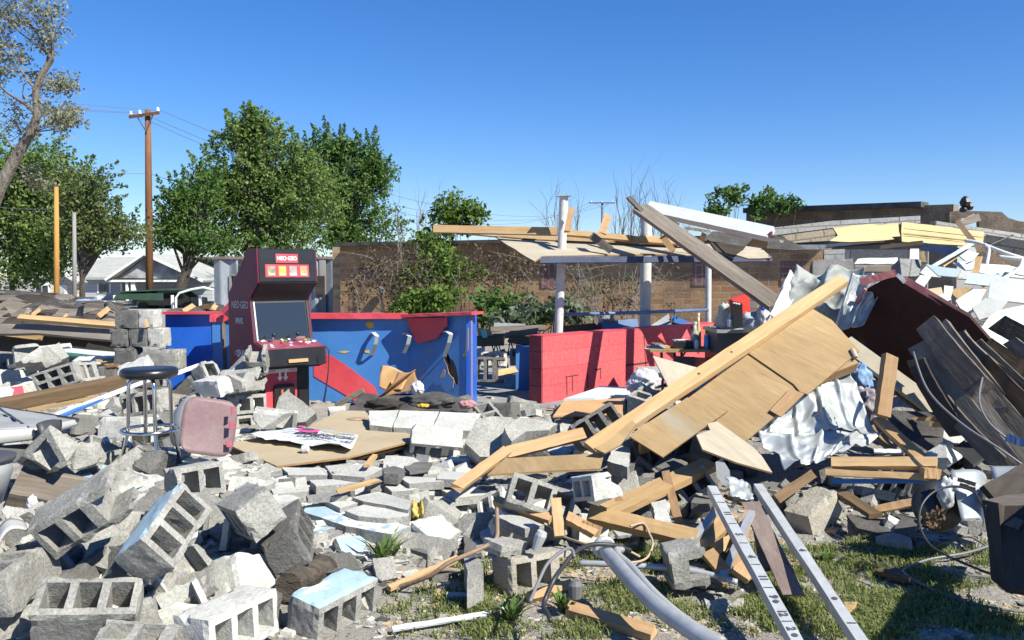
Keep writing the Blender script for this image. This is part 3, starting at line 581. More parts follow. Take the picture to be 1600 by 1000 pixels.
# taller broken brick building at right
A=P(1166,330,24);B=P(1490,319,20)
root=empty('broken_brick_building',(A.x,A.y,0),lab=('taller dark brick building with broken parapet behind the yellow boards','building'))
bpy.context.view_layer.update()
wallpx('wall',A,B,0,M_bk2,parent=root,z0=0)
board('coping',A+Vector((0,-.1,.0)),P(1442,317,20.6)+Vector((0,-.1,-.05)),.45,.13,M_felt,up=(0,0,1),parent=root)
pl2=plane3((1166,330,24),(1490,319,17),(1490,400,17))
for i,(x0,y0,x1,y1) in enumerate([(1488,318,1491,330),(1490,324,1500,336),(1485,330,1500,352)]):
    pass
spx('broken_wall_piece',[(1484,331),(1500,329),(1565,331),(1575,340),(1590,345),(1640,352),(1640,420),(1530,420),(1530,352),(1529,338),(1502,340),(1500,372),(1484,372)],.3,M_bk2s,z=None,pl=plane3((1484,331,19.8),(1640,352,19.2),(1640,420,19.2)),parent=root)
spx('block_course',[(1206,356),(1300,345),(1438,337),(1438,348),(1300,356),(1206,368)],.25,M_cmu,pl=plane3((1206,356,16),(1438,340,15.5),(1206,400,16)),parent=root)
spx('block_course',[(1462,345),(1640,372),(1640,385),(1462,357)],.25,M_cmu,pl=plane3((1462,345,15.4),(1640,372,15.3),(1462,400,15.4)),parent=root)
spx('tan_brick_wall',[(1222,368),(1305,357),(1305,380),(1262,382),(1235,378)],.25,M_bk3,pl=plane3((1222,362,15.7),(1305,355,15.6),(1222,400,15.7)),parent=root)
spx('tan_brick_wall',[(1540,366),(1640,382),(1640,402),(1570,395),(1540,390)],.25,M_bk3,pl=plane3((1540,365,15.2),(1640,380,14.6),(1540,400,15.2)),parent=root)
wallpx('grey_block_wall',P(1286,390,13.5),P(1450,390,12.8),0,M_cmug,parent=root)
for s_ in range(3):
    a=[(1508,318),(1514,323),(1505,326)][s_]; o=MB().lathe([(.02,0),(.09,.02),(.12,.09),(.08,.16),(.03,.2)],7,Matrix.Translation(P(a[0],a[1]+6,17)-root.location)@Matrix.Diagonal((.9-.15*s_,.8,1.1-.25*s_,1))).build('torn_tar_lump',M_blk,root)
board('broken_timber',P(1492,352,16.4),P(1528,340,16.8),.14,.08,M_wold,parent=root); board('broken_timber',P(1500,349,16.4),P(1522,338,16.9),.10,.06,M_wold,parent=root)
# ---------------- shrubs in front of brick wall
def shrub(name,Y,px,zbase_px,cl_px,mat,lab,size=.05,seed=1,dens=1,stems=8,cr=.14,stemr=.018,bare=0,tops=None,up=.3):
    base=P(px,zbase_px,Y); base.z=0; root=empty(name,base,lab=lab); rnd=random.Random(seed); mb=MB(); k=Y/FX; ends=[]
    for i in range(stems):
        c=rnd.choice(cl_px); t=P(c[0]+rnd.uniform(-1,1)*c[2],c[1]-rnd.random()*c[3],Y+rnd.uniform(-.4,.4))-base
        s=Vector((rnd.uniform(-.3,.3)+t.x*.4,rnd.uniform(-.2,.2),0)); mid=s.lerp(t,.55)+Vector((rnd.uniform(-.15,.15),0,.1))
        mb.tube([s,mid,t],[stemr,stemr*.7,stemr*.25],4,cap=False)
        for q in range(bare): twig(mb,mid.lerp(t,rnd.random()),(t-mid).normalized(),rnd.uniform(.35,.9),stemr*.4,1,rnd,.8,.1,ends,2)
    mb.build('stem',M_barkd if not bare else M_poleg,root)
    cl=[(tuple(P(a,b_,Y)-base),(c*k,max(.3,min(.6,c*k)),d*k),int(dens*12*max(.5,c*k*d*k*1.5)),22,cr) for a,b_,c,d in cl_px]
    if mat: leaves('foliage',cl,size,mat,root,seed=seed,up=up)
    return root
shrub('shrub',21,655,480,[(715,320,26,18),(690,360,30,26),(665,380,30,26),(700,330,40,26),(690,400,34,36),(715,345,28,20),(740,335,18,16)],L_d,('bright green sapling rising above the brick wall behind the plywood canopy','shrub'),size=.065,seed=1,dens=3,stems=10)
shrub('shrub',20,690,480,[(690,400,44,34),(720,430,34,30),(640,440,26,26),(670,430,34,26),(700,440,40,30),(650,470,30,18),(685,470,40,18)],L_d,('green shrub at the foot of the sapling, middle of the brick wall','shrub'),size=.065,seed=2,dens=2.4)
shrub('shrub',17,660,487,[(690,462,36,18),(640,470,20,14),(655,478,26,13),(685,480,20,10),(630,486,14,7)],L_d,('low bright leafy bush just above the middle of the red counter top','shrub'),size=.06,seed=3,dens=2.2)
shrub('shrub',16,790,500,[(765,470,22,20),(800,480,28,22),(845,492,26,14),(770,495,26,10)],L_a,('dark leafy bush behind the gap between blue counter and red wall','shrub'),size=.07,seed=4,dens=2.2)
shrub('shrub',15.5,830,500,[(830,490,36,16),(800,500,30,12),(880,480,14,14),(895,495,20,12)],leafmat('pale_glossy_leaves',(.08,.11,.06),(.13,.17,.10),(.22,.27,.19),s=2),('pale glossy leaved bush left of the first white pillar foot','shrub'),size=.075,seed=5,dens=1.8)
shrub('vine',19.5,760,470,[(640,410,30,34),(745,420,36,40),(790,430,46,40),(650,450,40,26),(620,440,26,30),(560,450,24,36),(585,420,18,34),(820,410,34,24)],L_v,('brown dry vine hanging on the brick wall under the canopy end','vine'),size=.042,seed=6,dens=2.4,stems=30,cr=.2,stemr=.014)
shrub('vine',18.5,940,470,[(930,440,50,46),(985,445,34,50),(890,430,20,36),(960,480,60,26),(1040,430,24,60)],L_v,('tangled brown brush behind the two tall pillars','vine'),size=.045,seed=7,dens=.9,stems=34,cr=.2,stemr=.013,bare=2)
shrub('shrub',19,935,470,[(930,460,44,30),(975,430,20,30),(900,460,24,26)],L_c,('olive green brush between the two tall pillars','shrub'),size=.045,seed=17,dens=.5,stems=8)
for i,(px,top,sp,sd,lb) in enumerate([(650,315,30,11,'bare grey shrub with thin upright twigs left of the green sapling'),(985,290,26,12,'tall bare shrub behind the upper end of the long grey beam'),(1040,300,34,13,'bare shrub with pale buds above the white beam'),(880,320,30,15,'low bare twigs rising behind the first white pillar')]):
    shrub('bare_shrub',23,px,440,[(px-sp*.6,top+20,sp*.5,18),(px+sp*.6,top+30,sp*.5,24),(px,top+45,sp,30),(px,top+80,sp,20)],L_e,(lb,'shrub'),size=.035,seed=sd,dens=.12,stems=15,stemr=.022,bare=4)
shrub('shrub',22,1130,380,[(1130,315,16,22),(1150,310,12,18),(1120,330,18,14),(1180,322,14,20),(1200,310,12,14),(1232,318,16,9),(1210,325,24,8)],L_a,('leafy sapling tops showing over the wall right of the white beam','shrub'),size=.07,seed=21,dens=1.7,stems=14,cr=.12)
# long bare branches over brush
mb=MB();rnd=random.Random(5);c0=P(930,440,18)
for i in range(60):
    x=rnd.uniform(880,1075);y=rnd.uniform(400,490);a=P(x,y,18+rnd.uniform(-.6,.4))-c0; d=Vector((rnd.uniform(-1,1),0,rnd.uniform(-.5,.4))).normalized()
    mb.tube([a,a+d*.5+Vector((0,0,.05)),a+d*rnd.uniform(.5,.9)-Vector((0,0,rnd.uniform(-.1,.2)))],[.007,.005,.002],3,cap=False)
for i in range(55):
    x=rnd.uniform(545,840);y=rnd.uniform(400,470);a=P(x,y,19+rnd.uniform(-.4,.3))-c0; d=Vector((rnd.uniform(-.6,.6),0,rnd.uniform(-1,.6))).normalized()
    mb.tube([a,a+d*.3+Vector((.06,0,0)),a+d*rnd.uniform(.4,.9)+Vector((rnd.uniform(-.2,.2),0,0))],[.009,.007,.003],3,cap=False)
tag(mb.build('dry_branches',M_bark,None,Matrix.Translation(c0)),'tangle of thin dry grey branches along the brick wall','branches',kind='stuff')
# ---------------- blue counter with red top
YC=9.6; FZ=.185
def cx(px,Y=YC):return (px-800)/FX*Y
def cz(py,Y=YC):return P(800,py,Y).z
root=empty('bar_counter',(cx(440),YC,FZ),lab=('blue bar counter with red top, torn open at its right end','counter')); bpy.context.view_layer.update(); RB=root.location
zt=cz(491)
CA,CB=P(258,491,9.75),P(637,492,9.55); CC=P(734,488,9.12); CD=P(745,488.5,9.38)
def down(p,z=FZ): return Vector((p.x,p.y,z))
slab('front_panel',[CA,P(330,491,9.71),down(P(330,491,9.71)),down(CA)],.06,[M_bluelit,M_blue],parent=root,lab=('blue panel with full sun put into its colour',None))
slab('front_panel',[P(331,491,9.70),CB,down(CB),down(P(331,491,9.70))],.06,[M_blue,M_blue],parent=root)
plr=(CB,( (CC-CB).cross(Vector((0,0,1)))).normalized())
plm=(CB,( (CB-CA).cross(Vector((0,0,1)))).normalized())
hole=[(694,548),(700,552),(703,560),(708,563),(713,575),(716,590),(715,602),(711,600),(708,590),(703,588),(700,580),(698,570),(694,562)]
slab('end_panel',[CB,CC,down(CC),down(CB)],.05,[M_blue,M_plye],parent=root,holes=[[PL(x,y,plr) for x,y in hole]],lab=('blue end panel with a torn hole',None))
slab('end_post',[CC+Vector((.01,0,0)),CD,down(CD),down(CC)+Vector((.01,0,0))],.05,[M_bluelit,M_bluelit],parent=root)  # sun-facing end, also given the sunlit colour
# torn flap under the hole
spx('torn_flap',[(690,585),(700,582),(709,592),(708,606),(700,612),(690,606)],.01,[M_blue,M_plye],pl=(CB-plr[1]*0+Vector((0,-.03,0)),plr[1]),parent=root,rough=.01,step=.04)
spx('torn_edge',[(688,588),(693,577),(696,579),(694,589),(690,592)],.012,[M_plyg,M_plye],pl=(CB+Vector((0,-.035,0)),plr[1]),parent=root,rough=.01,step=.03)
# red top rails
board('top_rail',P(256,489,9.70),P(484,488,9.60),.08,.03,M_red,up=(0,0,1),parent=root)
board('top_rail',P(484,493.5,9.58),P(637,493.5,9.52),.09,.062,M_red,up=(0,0,1),parent=root)
board('top_rail',P(636,493,9.5),P(746,489,9.12),.26,.03,M_red,up=(0,0,1),parent=root)
board('top_rail',P(331,497,9.42),P(372,497,9.42),.14,.075,M_red,up=(0,0,1),parent=root)
def onp(name,poly,mat,pl,off,t=.004,**k):
    n=pl[1] if pl[1].y<0 else -pl[1]
    return spx(name,poly,t,mat,pl=(pl[0]+n*off,n),parent=root,**k)
onp('red_stripe',[(490,548),(516,555),(540,570),(585,604),(598,632),(560,632),(548,622),(490,588)],M_red,plm,.012)
onp('red_apron',[(637,497),(696,497),(696,510),(682,529),(652,537),(648,530),(637,505)],M_red,plr,.07,t=.02)
onp('red_edge',[(695,494),(698,494),(698,509),(695,511)],M_red,plr,.075,t=.02)
onp('yellow_patch',[(571,506),(576,502),(584,504),(584,511),(578,514),(573,511)],M_yel,plm,.008,rough=.012,step=.04)
onp('yellow_patch',[(528,550),(540,548),(547,550),(538,552)],M_yel,plm,.008,rough=.008,step=.04)
onp('yellow_patch',[(567,548),(577,547),(577,552),(571,551)],M_yel,plm,.008,rough=.006,step=.03)
onp('yellow_patch',[(729,512),(732,512),(732,545),(728,556),(723,556),(727,548)],M_yel,plr,.008,rough=.01,step=.05)
# coat hooks (flat white metal brackets)
for (x,y,l) in((584,520,34),(634,520,30),(697,517,38)):
    pl_=plm if x<637 else plr; n_=pl_[1] if pl_[1].y<0 else -pl_[1]
    a=PL(x-3,y+2,pl_); M=frame(a-RB,(1,0,0),(0,-1,0))
    u=Vector((1,0,0)); q=a-RB; nn=Vector((.35,-.94,0))*.19
    mb=MB(); pts=[q,q+nn*.5+Vector((0,0,.02)),q+nn+Vector((.02,0,-.01)),q+nn*.8+Vector((.01,0,-.10)),q+Vector((0,0,-l*.0070))]
    for i in range(len(pts)-1):
        d=(pts[i+1]-pts[i]).normalized(); mb.box((-(pts[i+1]-pts[i]).length/2,-.021,-.004),((pts[i+1]-pts[i]).length/2,.021,.004),M=frame((pts[i]+pts[i+1])/2,d,d.cross(Vector((1,.1,0)))))
    mb.build('bracket',M_white,root)
# structure inside (studs) so the hole shows depth
for px in(350,430,520,600,645): board('stud',P(px,500,9.72),down(P(px,500,9.72),.2),.04,.09,M_wold,parent=root)
spx('back_panel',[(640,500),(735,500),(735,625),(640,625)],.02,M_blk,pl=(P(690,560,9.62),Vector((0,-1,0))),parent=root)
# red upright flap left of the arcade cabinet and blue side panel behind
slab('red_wood_flap',[P(345,486,9.3),P(360,469,9.25),P(364,500,9.15),P(356,496,9.2)],.02,M_red,('pointed red board flap poking out left of the arcade cabinet','board'))
# ---------------- arcade cabinet
W=.64; root=empty('arcade_cabinet',P(434,0,8.95).xyz*1,rz=R(44),lab=('maroon and black arcade cabinet standing upright in front of the blue counter','arcade cabinet'))
root.location=(cx(434,8.95),8.95,FZ-.02); bpy.context.view_layer.update()
prof=[(0,.06),(0,1.26),(.43,1.70),(.60,1.70),(.63,1.36),(.50,1.24),(.47,1.17),(.56,.75),(.78,.70),(.80,.53),(.72,.50),(.30,.46),(.06,.46),(.0,.50)]
prof=[(0,.50),(0,1.24),(.44,1.70),(.62,1.70),(.645,1.36),(.50,1.235),(.47,1.17),(.545,.76),(.79,.70),(.81,.53),(.70,.50),(.30,.50),(.06,.47)]
OFF=.42
def fp(u,z,x=0): return Vector((x,-(u-OFF),z))
def side(x0,x1,nm):
    n_=len(prof); vs=[fp(u,z,x0) for u,z in prof]+[fp(u,z,x1) for u,z in prof]
    o=MB().add(vs,[tuple(range(n_)),tuple(range(n_,2*n_))[::-1]]+[(i,i+n_,(i+1)%n_+n_,(i+1)%n_) for i in range(n_)]).build(nm,M_mar,root); return bev(o,.003)
sp=side(-W/2-.018,-W/2,'side_panel'); side(W/2,W/2+.018,'side_panel')
def strip(name,pts,mat,x0=-W/2,x1=W/2,parent=root,t=.012):
    vs=[];fs=[]
    for u,z in pts: vs+=[fp(u,z,x0),fp(u,z,x1)]
    for i in range(len(pts)-1): fs.append((2*i,2*i+1,2*i+3,2*i+2))
    o=MB().add(vs,fs).build(name,mat,parent); m_=o.modifiers.new('s','SOLIDIFY'); m_.thickness=t; return o
strip('back_panel',[(0.01,.1),(0.01,1.24),(.44,1.69)],M_blk)
strip('top_panel',[(.44,1.69),(.615,1.69)],M_blk)
mq=strip('marquee',[(.615,1.69),(.64,1.37)],M_blk)
strip('speaker_hood',[(.64,1.365),(.50,1.24),(.45,1.17)],M_blk)
bz=strip('screen_bezel',[(.452,1.17),(.53,.765)],M_gpd)
def onface(u0,z0,u1,z1,x,t,off):  # frame on a face running from (u0,z0) top to (u1,z1) bottom
    a,b_=fp(u0,z0),fp(u1,z1); y=(a-b_).normalized(); c=b_.lerp(a,t); n_=Vector((1,0,0)).cross(y)
    if n_.y>0:n_=-n_
    M=frame(c+Vector((x,0,0))+n_*off,(1,0,0),n_); return M
M=onface(.452,1.17,.53,.765,0,.5,.014)
o=MB().box((-.28,-.185,-.003),(.28,.185,.003),M=M).build('screen',M_scr,root); 
for s_ in(-1,1): MB().box((s_*.30-.008,-.2,-.004),(s_*.30+.008,.2,.012),M=M).build('bezel_edge',M_pipe if s_<0 else M_gpd,root)
MB().box((.15,-.2,0),(.24,-.175,.006),M=M).build('label_plate',M_pnk,root)
# marquee artwork
Mm=onface(.615,1.69,.64,1.37,0,.5,.008)
def rel(M,x,y,z=0): return M@Matrix.Translation((x,y,z))
MB().box((-.125,.03,0),(.125,.12,.006),M=rel(Mm,-.01,0)).build('logo_panel',M_red,mq)
M_wt=plain('white_print',(.8,.8,.8),.5); M_gry=plain('grey_print',(.42,.40,.43),.5)
text('logo_text','NEO·GEO',.056,rel(Mm,-.01,.073,.0075),M_wt,mq,sx=.92,bold=.0012)
MB().box((-.245,-.115,0),(.245,.012,.005),M=rel(Mm,-.01,0)).build('card_holder',M_red,mq)
cc=[((.16,.20,.18),(.50,.42,.24)),((.42,.36,.04),(.55,.48,.18)),((.45,.42,.36),(.25,.24,.25)),((.55,.40,.22),(.50,.20,.12))]
for i in range(4):
    m1=surf('printed_card',cc[i][0],cc[i][1],s=22,r=.5,bump=0,rand=0)
    c=MB().box((-.042,-.052,0),(.042,.048,.003),M=rel(Mm,-.19+i*.121,-.052,.006)).build('game_card',m1,mq)
    MB().box((-.036,-.046,0),(.036,-.022,.0015),M=rel(Mm,-.19+i*.121,-.052,.009)).build('card_caption',plain('cream_print',(.55,.48,.30) if i!=2 else (.65,.65,.62),.5),c)
# control panel
cp=strip('control_panel',[(.54,.775),(.79,.705)],surf('pink_panel_print',(.20,.035,.06),(.32,.10,.14),s=7,r=.5,bump=0,rand=0,spots=((.55,.45,.47),.60,9,.03)))
strip('panel_front',[(.795,.70),(.81,.535),(.70,.505)],M_blk); strip('panel_underside',[(.70,.505),(.30,.505)],M_blk)
strip('screen_shelf',[(.53,.77),(.545,.775)],M_blk)
Mc=onface(.54,.775,.79,.705,0,.5,.01)
for x,tp_ in((-.17,0),(.10,0)):
    j=MB().tube([Mc@Vector((x,.05,0)),Mc@Vector((x,.05,.055))],.006,6).build('joystick',M_chr,root)
    MB().lathe([(.005,.05),(.02,.062),(.023,.075),(.016,.09),(.004,.096)],10,Mc@Matrix.Translation((x,.05,0))).build('ball_top',M_blk,j,smooth=True)
bc={'y':(.6,.45,.03),'g':(.03,.35,.08),'b':(.05,.12,.5),'r':(.6,.04,.04),'w':(.7,.7,.72)}; bm_={k:plain('button_'+{'y':'yellow','g':'green','b':'blue','r':'red','w':'white'}[k],v,.3) for k,v in bc.items()}
for x,y,c in [(-.09,.02,'r'),(-.06,.05,'y'),(-.025,.055,'g'),(.01,.05,'b'),(.17,.02,'r'),(.20,.05,'y'),(.235,.055,'g'),(.27,.05,'b'),(-.28,.07,'w'),(-.255,.09,'w'),(.03,.09,'w'),(-.05,.09,'w'),(.25,-.02,'w'),(.28,0,'w')]:
    MB().lathe([(.014,0),(.014,.008),(.010,.011)],10,Mc@Matrix.Translation((x,y,0))).build('button',bm_[c],root)
Mf=onface(.795,.70,.81,.535,0,.45,.012)
MB().box((-.11,-.05,0),(.11,-.015,.004),M=Mf).build('cash_slot_plate',M_wood,root)
# pedestal and coin door
mb=MB().box((-W/2+.01,-(.50-OFF),.0),(W/2-.01,-(.05-OFF),.50)); bev(mb.build('pedestal',M_blk,root),.004)
fy=-(.50-OFF)
cdoor=MB().box((-.20,fy-.012,.02),(.155,fy-.001,.49)).build('coin_door_panel',M_red,root)
MB().box((-.20,fy-.018,.435),(.155,fy-.013,.475)).build('price_strip',M_wt,cdoor)
for x in(-.045,.02): 
    MB().prism([(x-.011,.475),(x+.011,.475),(x+.011,.39),(x+.03,.39),(x,.345),(x-.03,.39),(x-.011,.39)],fy-.024,fy-.019).build('arrow_mark',M_wt,cdoor)
Mt=Matrix.Translation((-.125,fy-.019,.452))@Matrix.Rotation(R(90),4,'X')
text('price_text','INSERT',.026,Mt,M_red,cdoor); text('price_text','COINS',.026,Matrix.Translation((.10,fy-.019,.452))@Matrix.Rotation(R(90),4,'X'),M_red,cdoor)
cdr=MB().prism([(-.12,.02),(-.12,.27),(-.10,.31),(.10,.31),(.12,.27),(.12,.02)],fy-.045,fy-.012).build('coin_door',M_blk,root); bev(cdr,.006)
for x in(-.035,.035):
    cs=MB().prism([(x-.028,.20),(x-.028,.26),(x-.012,.285),(x+.012,.285),(x+.028,.26),(x+.028,.20)],fy-.05,fy-.044).build('coin_slot',plain('dark_slot',(.02,.018,.016),.4),cdr)
    MB().box((x-.012,fy-.053,.215),(x+.012,fy-.05,.26)).build('orange_light',plain('orange_lens',(.5,.13,.04),.3),cs)
MB().box((-.05,fy-.052,.05),(.05,fy-.044,.11)).build('coin_return',M_scr,cdr)
MB().lathe([(.008,0),(.008,.008)],10,Matrix.Translation((.06,fy-.045,.15))@Matrix.Rotation(R(90),4,'X')).build('lock',M_chr,cdr)
MB().box((.11,fy-.03,.05),(.145,fy-.011,.15)).build('broken_plate',M_alu,root)
# side lettering
Ms=Matrix.Translation((-W/2-.0195,0,0))@Matrix(((0,0,-1,0),(-1,0,0,0),(0,1,0,0),(0,0,0,1)))
def st(s,u,z,size,sx=1,bold=0): text('side_lettering',s,size,Matrix.Translation((-W/2-.0195,-(u-OFF),z))@Matrix(((0,0,-1,0),(-1,0,0,0),(0,1,0,0),(0,0,0,1))),M_gry,sp,sx=sx,bold=bold)
st('NEO·GEO',.255,1.13,.105,.78,.001); st('MVS',.24,.965,.085,1.0,.003); st('SNK',.28,.63,.10,1.1,.004)
for i,(du,dz) in enumerate([(0,0),(.02,.012),(0,.03),(.02,.045)]): MB().box((-W/2-.021,-(.14+du-OFF)-.008,.61+dz*.9),(-W/2-.0185,-(.14+du-OFF)+.008,.621+dz*.9)).build('side_mark',M_gry,sp)
# cable hanging on the right
pc=[P(x,y,Yy) for x,y,Yy in((508,540,8.75),(514,548,8.72),(513,580,8.7),(509,610,8.7),(506,628,8.72))]
o=MB().tube([p-pc[0] for p in pc],[.006,.007,.007,.010,.012],6).build('hanging_cable',M_cabl,None,Matrix.Translation(pc[0]),('black cable hanging down the right side of the arcade cabinet','cable'))
# ---------------- canopy with pillars
def pillar(px0,py0,Y,px1,py1,r,lab,cap=False):
    a=P(px0,py0,Y);b_=P(px1,py1,Y+ (0)); a.z=FZ; root=empty('pillar',a,lab=lab); d=b_-a
    N_=14; o=MB().tube([d*(i/N_) for i in range(N_+1)],r,20).build('shaft',M_pipe,root); autosmooth(o)
    if cap: MB().box((-.085,-.08,0),(.085,.08,.012),M=frame(d,(1,0,.03),(0,0,1))).build('top_plate',M_gal,root)
    return root
pillar(869,560,10.3,881,307,.052,('first white pillar from the left, rising past the canopy to a flat plate','pillar'),True)
pillar(1007,560,11.5,1010,337,.074,('thickest white pillar, meeting the upper end of the long grey beam','pillar'))
pillar(1107,520,13,1107,400,.045,('thinnest white pillar, right end of the blue rail','pillar'))
a,b_,c=(835,401,9.7),(1205,401,10.6),(760,366,10.9)
plc=plane3(a,b_,c)
root=empty('canopy',P(940,385,10.3),lab=('torn plywood canopy held up by the white pillars','canopy')); bpy.context.view_layer.update()
spx('plywood_sheet',[(735,365),(775,369),(784,377),(835,408),(848,400),(1020,397),(1110,400),(1150,398),(1205,402),(1190,388),(1150,382),(1050,380),(900,369),(800,367)],.02,[M_plyg,M_plye],pl=plc,parent=root,rough=.02,step=.2)
spx('plywood_sheet',[(774,368),(898,370),(1000,377),(1060,380),(1060,384),(930,378),(830,373)],.01,[M_ply,M_plye],pl=(plc[0]-Vector((0,.0,-.02)),plc[1]),parent=root,rough=.02,step=.15)
board('front_fascia',P(843,406.5,9.72),P(1205,404.5,10.62),.07,.04,surf('slate_blue_paint',(.055,.07,.12),(.08,.10,.16),s=5,rand=0,spots=((.2,.2,.22),.66,9,.05)),up=(0,-1,.2),parent=root)
board('torn_ply_edge',P(960,371,10.8),P(1000,376,10.7),.10,.02,M_ply,parent=root)
bb_=board('long_beam',P(677,358,10.6),P(870,362,10.5),.095,.05,M_wooy,up=(0,-1,.3),parent=root)
board('long_beam',P(882,364,10.6),P(985,373,10.7),.07,.05,M_wooy,up=(0,-1,.5),parent=root)
board('long_beam',P(1000,374,10.7),P(1075,379,10.8),.09,.05,M_wood,up=(0,-1,.5),parent=root)
for (x0,y0,x1,y1,wd,m_) in [(893,326,886,362,.07,M_wood),(950,337,941,364,.09,M_wood),(923,367,955,391,.09,M_wold),(1034,369,1052,392,.07,M_wood),(1045,368,1080,395,.05,M_wood),(1040,372,1043,352,.05,M_wood),(1095,382,1100,366,.06,M_wood)]:
    board('broken_stud',P(x0,y0,10.15),P(x1,y1,10.05),wd,.04,m_,parent=root,split=.02)
spx('dark_roof_scrap',[(1112,361),(1135,361),(1180,370),(1165,385),(1110,377),(1098,376)],.03,M_felt,pl=(P(1130,370,10.4),Vector((.1,-.8,.5)).normalized()),parent=root,rough=.03)
spx('dark_roof_scrap',[(1108,378),(1165,385),(1155,400),(1120,394)],.03,M_dk,pl=(P(1130,385,10.3),Vector((.1,-.8,.4)).normalized()),parent=root,rough=.03)
spx('light_ply_scrap',[(1150,398),(1160,391),(1180,392),(1198,399),(1203,403),(1170,404)],.02,[M_plyg,M_plye],pl=(P(1180,398,10.2),Vector((0,-.7,.7)).normalized()),parent=root,rough=.015)
board('torn_lath',P(1070,356,10.4),P(1110,362,10.3),.035,.02,M_plyg,parent=root); board('torn_lath',P(1115,363,10.3),P(1222,377,9.9),.03,.015,M_plyg,parent=root,split=.03)
# long grey beam and white beam
def long_beam():
    root=empty('roof_beam',(0,0,0),lab=('long weathered grey roof beam slanting down from the second pillar','beam'))
    a,b_=P(1000,325,10.2),P(1215,478,8.4); up=Vector((-.1,-.5,.75))
    board('lower_ply',a-Vector((0,0,.06)),b_-Vector((0,0,.06)),.05,.05,M_wbrn,up=up,parent=root)
    board('upper_ply',a,b_,.20,.055,M_wold,up=up,parent=root,split=.01); 
    board('torn_end',P(982,308,10.3),P(1003,330,10.1),.06,.03,M_wold,up=up,parent=root,split=.03)
    return root
o=long_beam()
for ch in o.children: ch.location-=Vector((0,0,0))
def rebase(o):   # put the Empty at the centre of its parts
    bpy.context.view_layer.update(); ps=[c.matrix_world.translation for c in o.children]; c=sum(ps,Vector())/len(ps)
    Ms=[ch.matrix_world.copy() for ch in o.children]; o.location=c; bpy.context.view_layer.update()
    for ch,M in zip(list(o.children),Ms): ch.matrix_parent_inverse=Matrix(); ch.matrix_local=o.matrix_world.inverted()@M
rebase(o)
board('roof_beam',P(1012,325,10.6),P(1205,366,9.6),.17,.08,M_white,('white painted roof beam lying across behind the grey beam','beam'),up=(.1,-.9,.5))
board('roof_lath',P(1010,330,10.7),P(1060,352,10.7),.05,.04,M_wold,('short dark lath under the white beam end','board'))
board('white_beam_end_cap',P(1205,362,9.58),P(1205,371,9.58),.03,.10,M_redd,('small red board end touching the right tip of the white beam','board'))
# blue rail
root=empty('hand_rail',P(985,490,11),lab=('blue pipe rail running between the white pillars','rail')); bpy.context.view_layer.update(); Lr=root.location
MB().tube([P(873,492,10.35)-Lr,P(1007,488,11)-Lr,P(1107,484,13)-Lr],.022,8).build('pipe',M_bluem,root,smooth=True)
MB().tube([P(1055,484,11.9)-Lr,P(1052,520,11.9)-Lr],.014,6).build('upright',M_bluem,root)
# ---------------- red block wall
A=P(848,531,9.5); B=P(1118,512,12.2); A.z=B.z=P(848,531,9.5).z
root=empty('red_wall',(A.x,A.y,FZ),lab=('low red painted block wall with stepped cracks','wall')); bpy.context.view_layer.update()
L=(B-A).length; dirw=(B-A).normalized(); hgtw=A.z-FZ+.04
o=MB().box((0,0,0),(L,.19,hgtw)).build('wall_face',M_redb,root,Matrix.Rotation(math.atan2(dirw.y,dirw.x),4,'Z')); 
mb=MB()
for i in range(4): mb.box((-.016,.003,i*.19+.002),(-.002,.187,min(hgtw-.002,i*.19+.186)))
mb.build('wall_end',M_redd,root,Matrix.Rotation(math.atan2(dirw.y,dirw.x),4,'Z'))
MB().box((-.01,-.004,hgtw),(L,.194,hgtw+.006)).build('wall_top',M_red,root,Matrix.Rotation(math.atan2(dirw.y,dirw.x),4,'Z'))
# cracks: dark thin gaps
plw=(A,Vector((dirw.y,-dirw.x,0)))
nw=plw[1]
for poly in [[(930,578),(940,574),(940,576),(930,580)],[(978,570),(1012,565),(1012,568),(978,572)],[(884,588),(904,585),(904,586.5),(884,589.5)],[(938,577),(939,577),(939,592),(938,592)],[(894,588),(895.2,588),(895.2,611),(894,611)],[(918,584),(919,584),(919,606),(918,606)],[(885,590),(886.2,590),(887,617),(885.6,617)],[(1012,601),(1040,592),(1040,594),(1012,603)]]:
    spx('crack',poly,.004,M_dk,pl=(A+nw*.004,nw),parent=root)
# blue post box behind the gap and things in gap
slab('blue_cabinet',[P(806,542,10.6),P(832,542,10.6),down(P(832,542,10.6)),down(P(806,542,10.6))],.3,[M_blue,M_blue],('dark blue cupboard end behind the left end of the red wall','cupboard'))
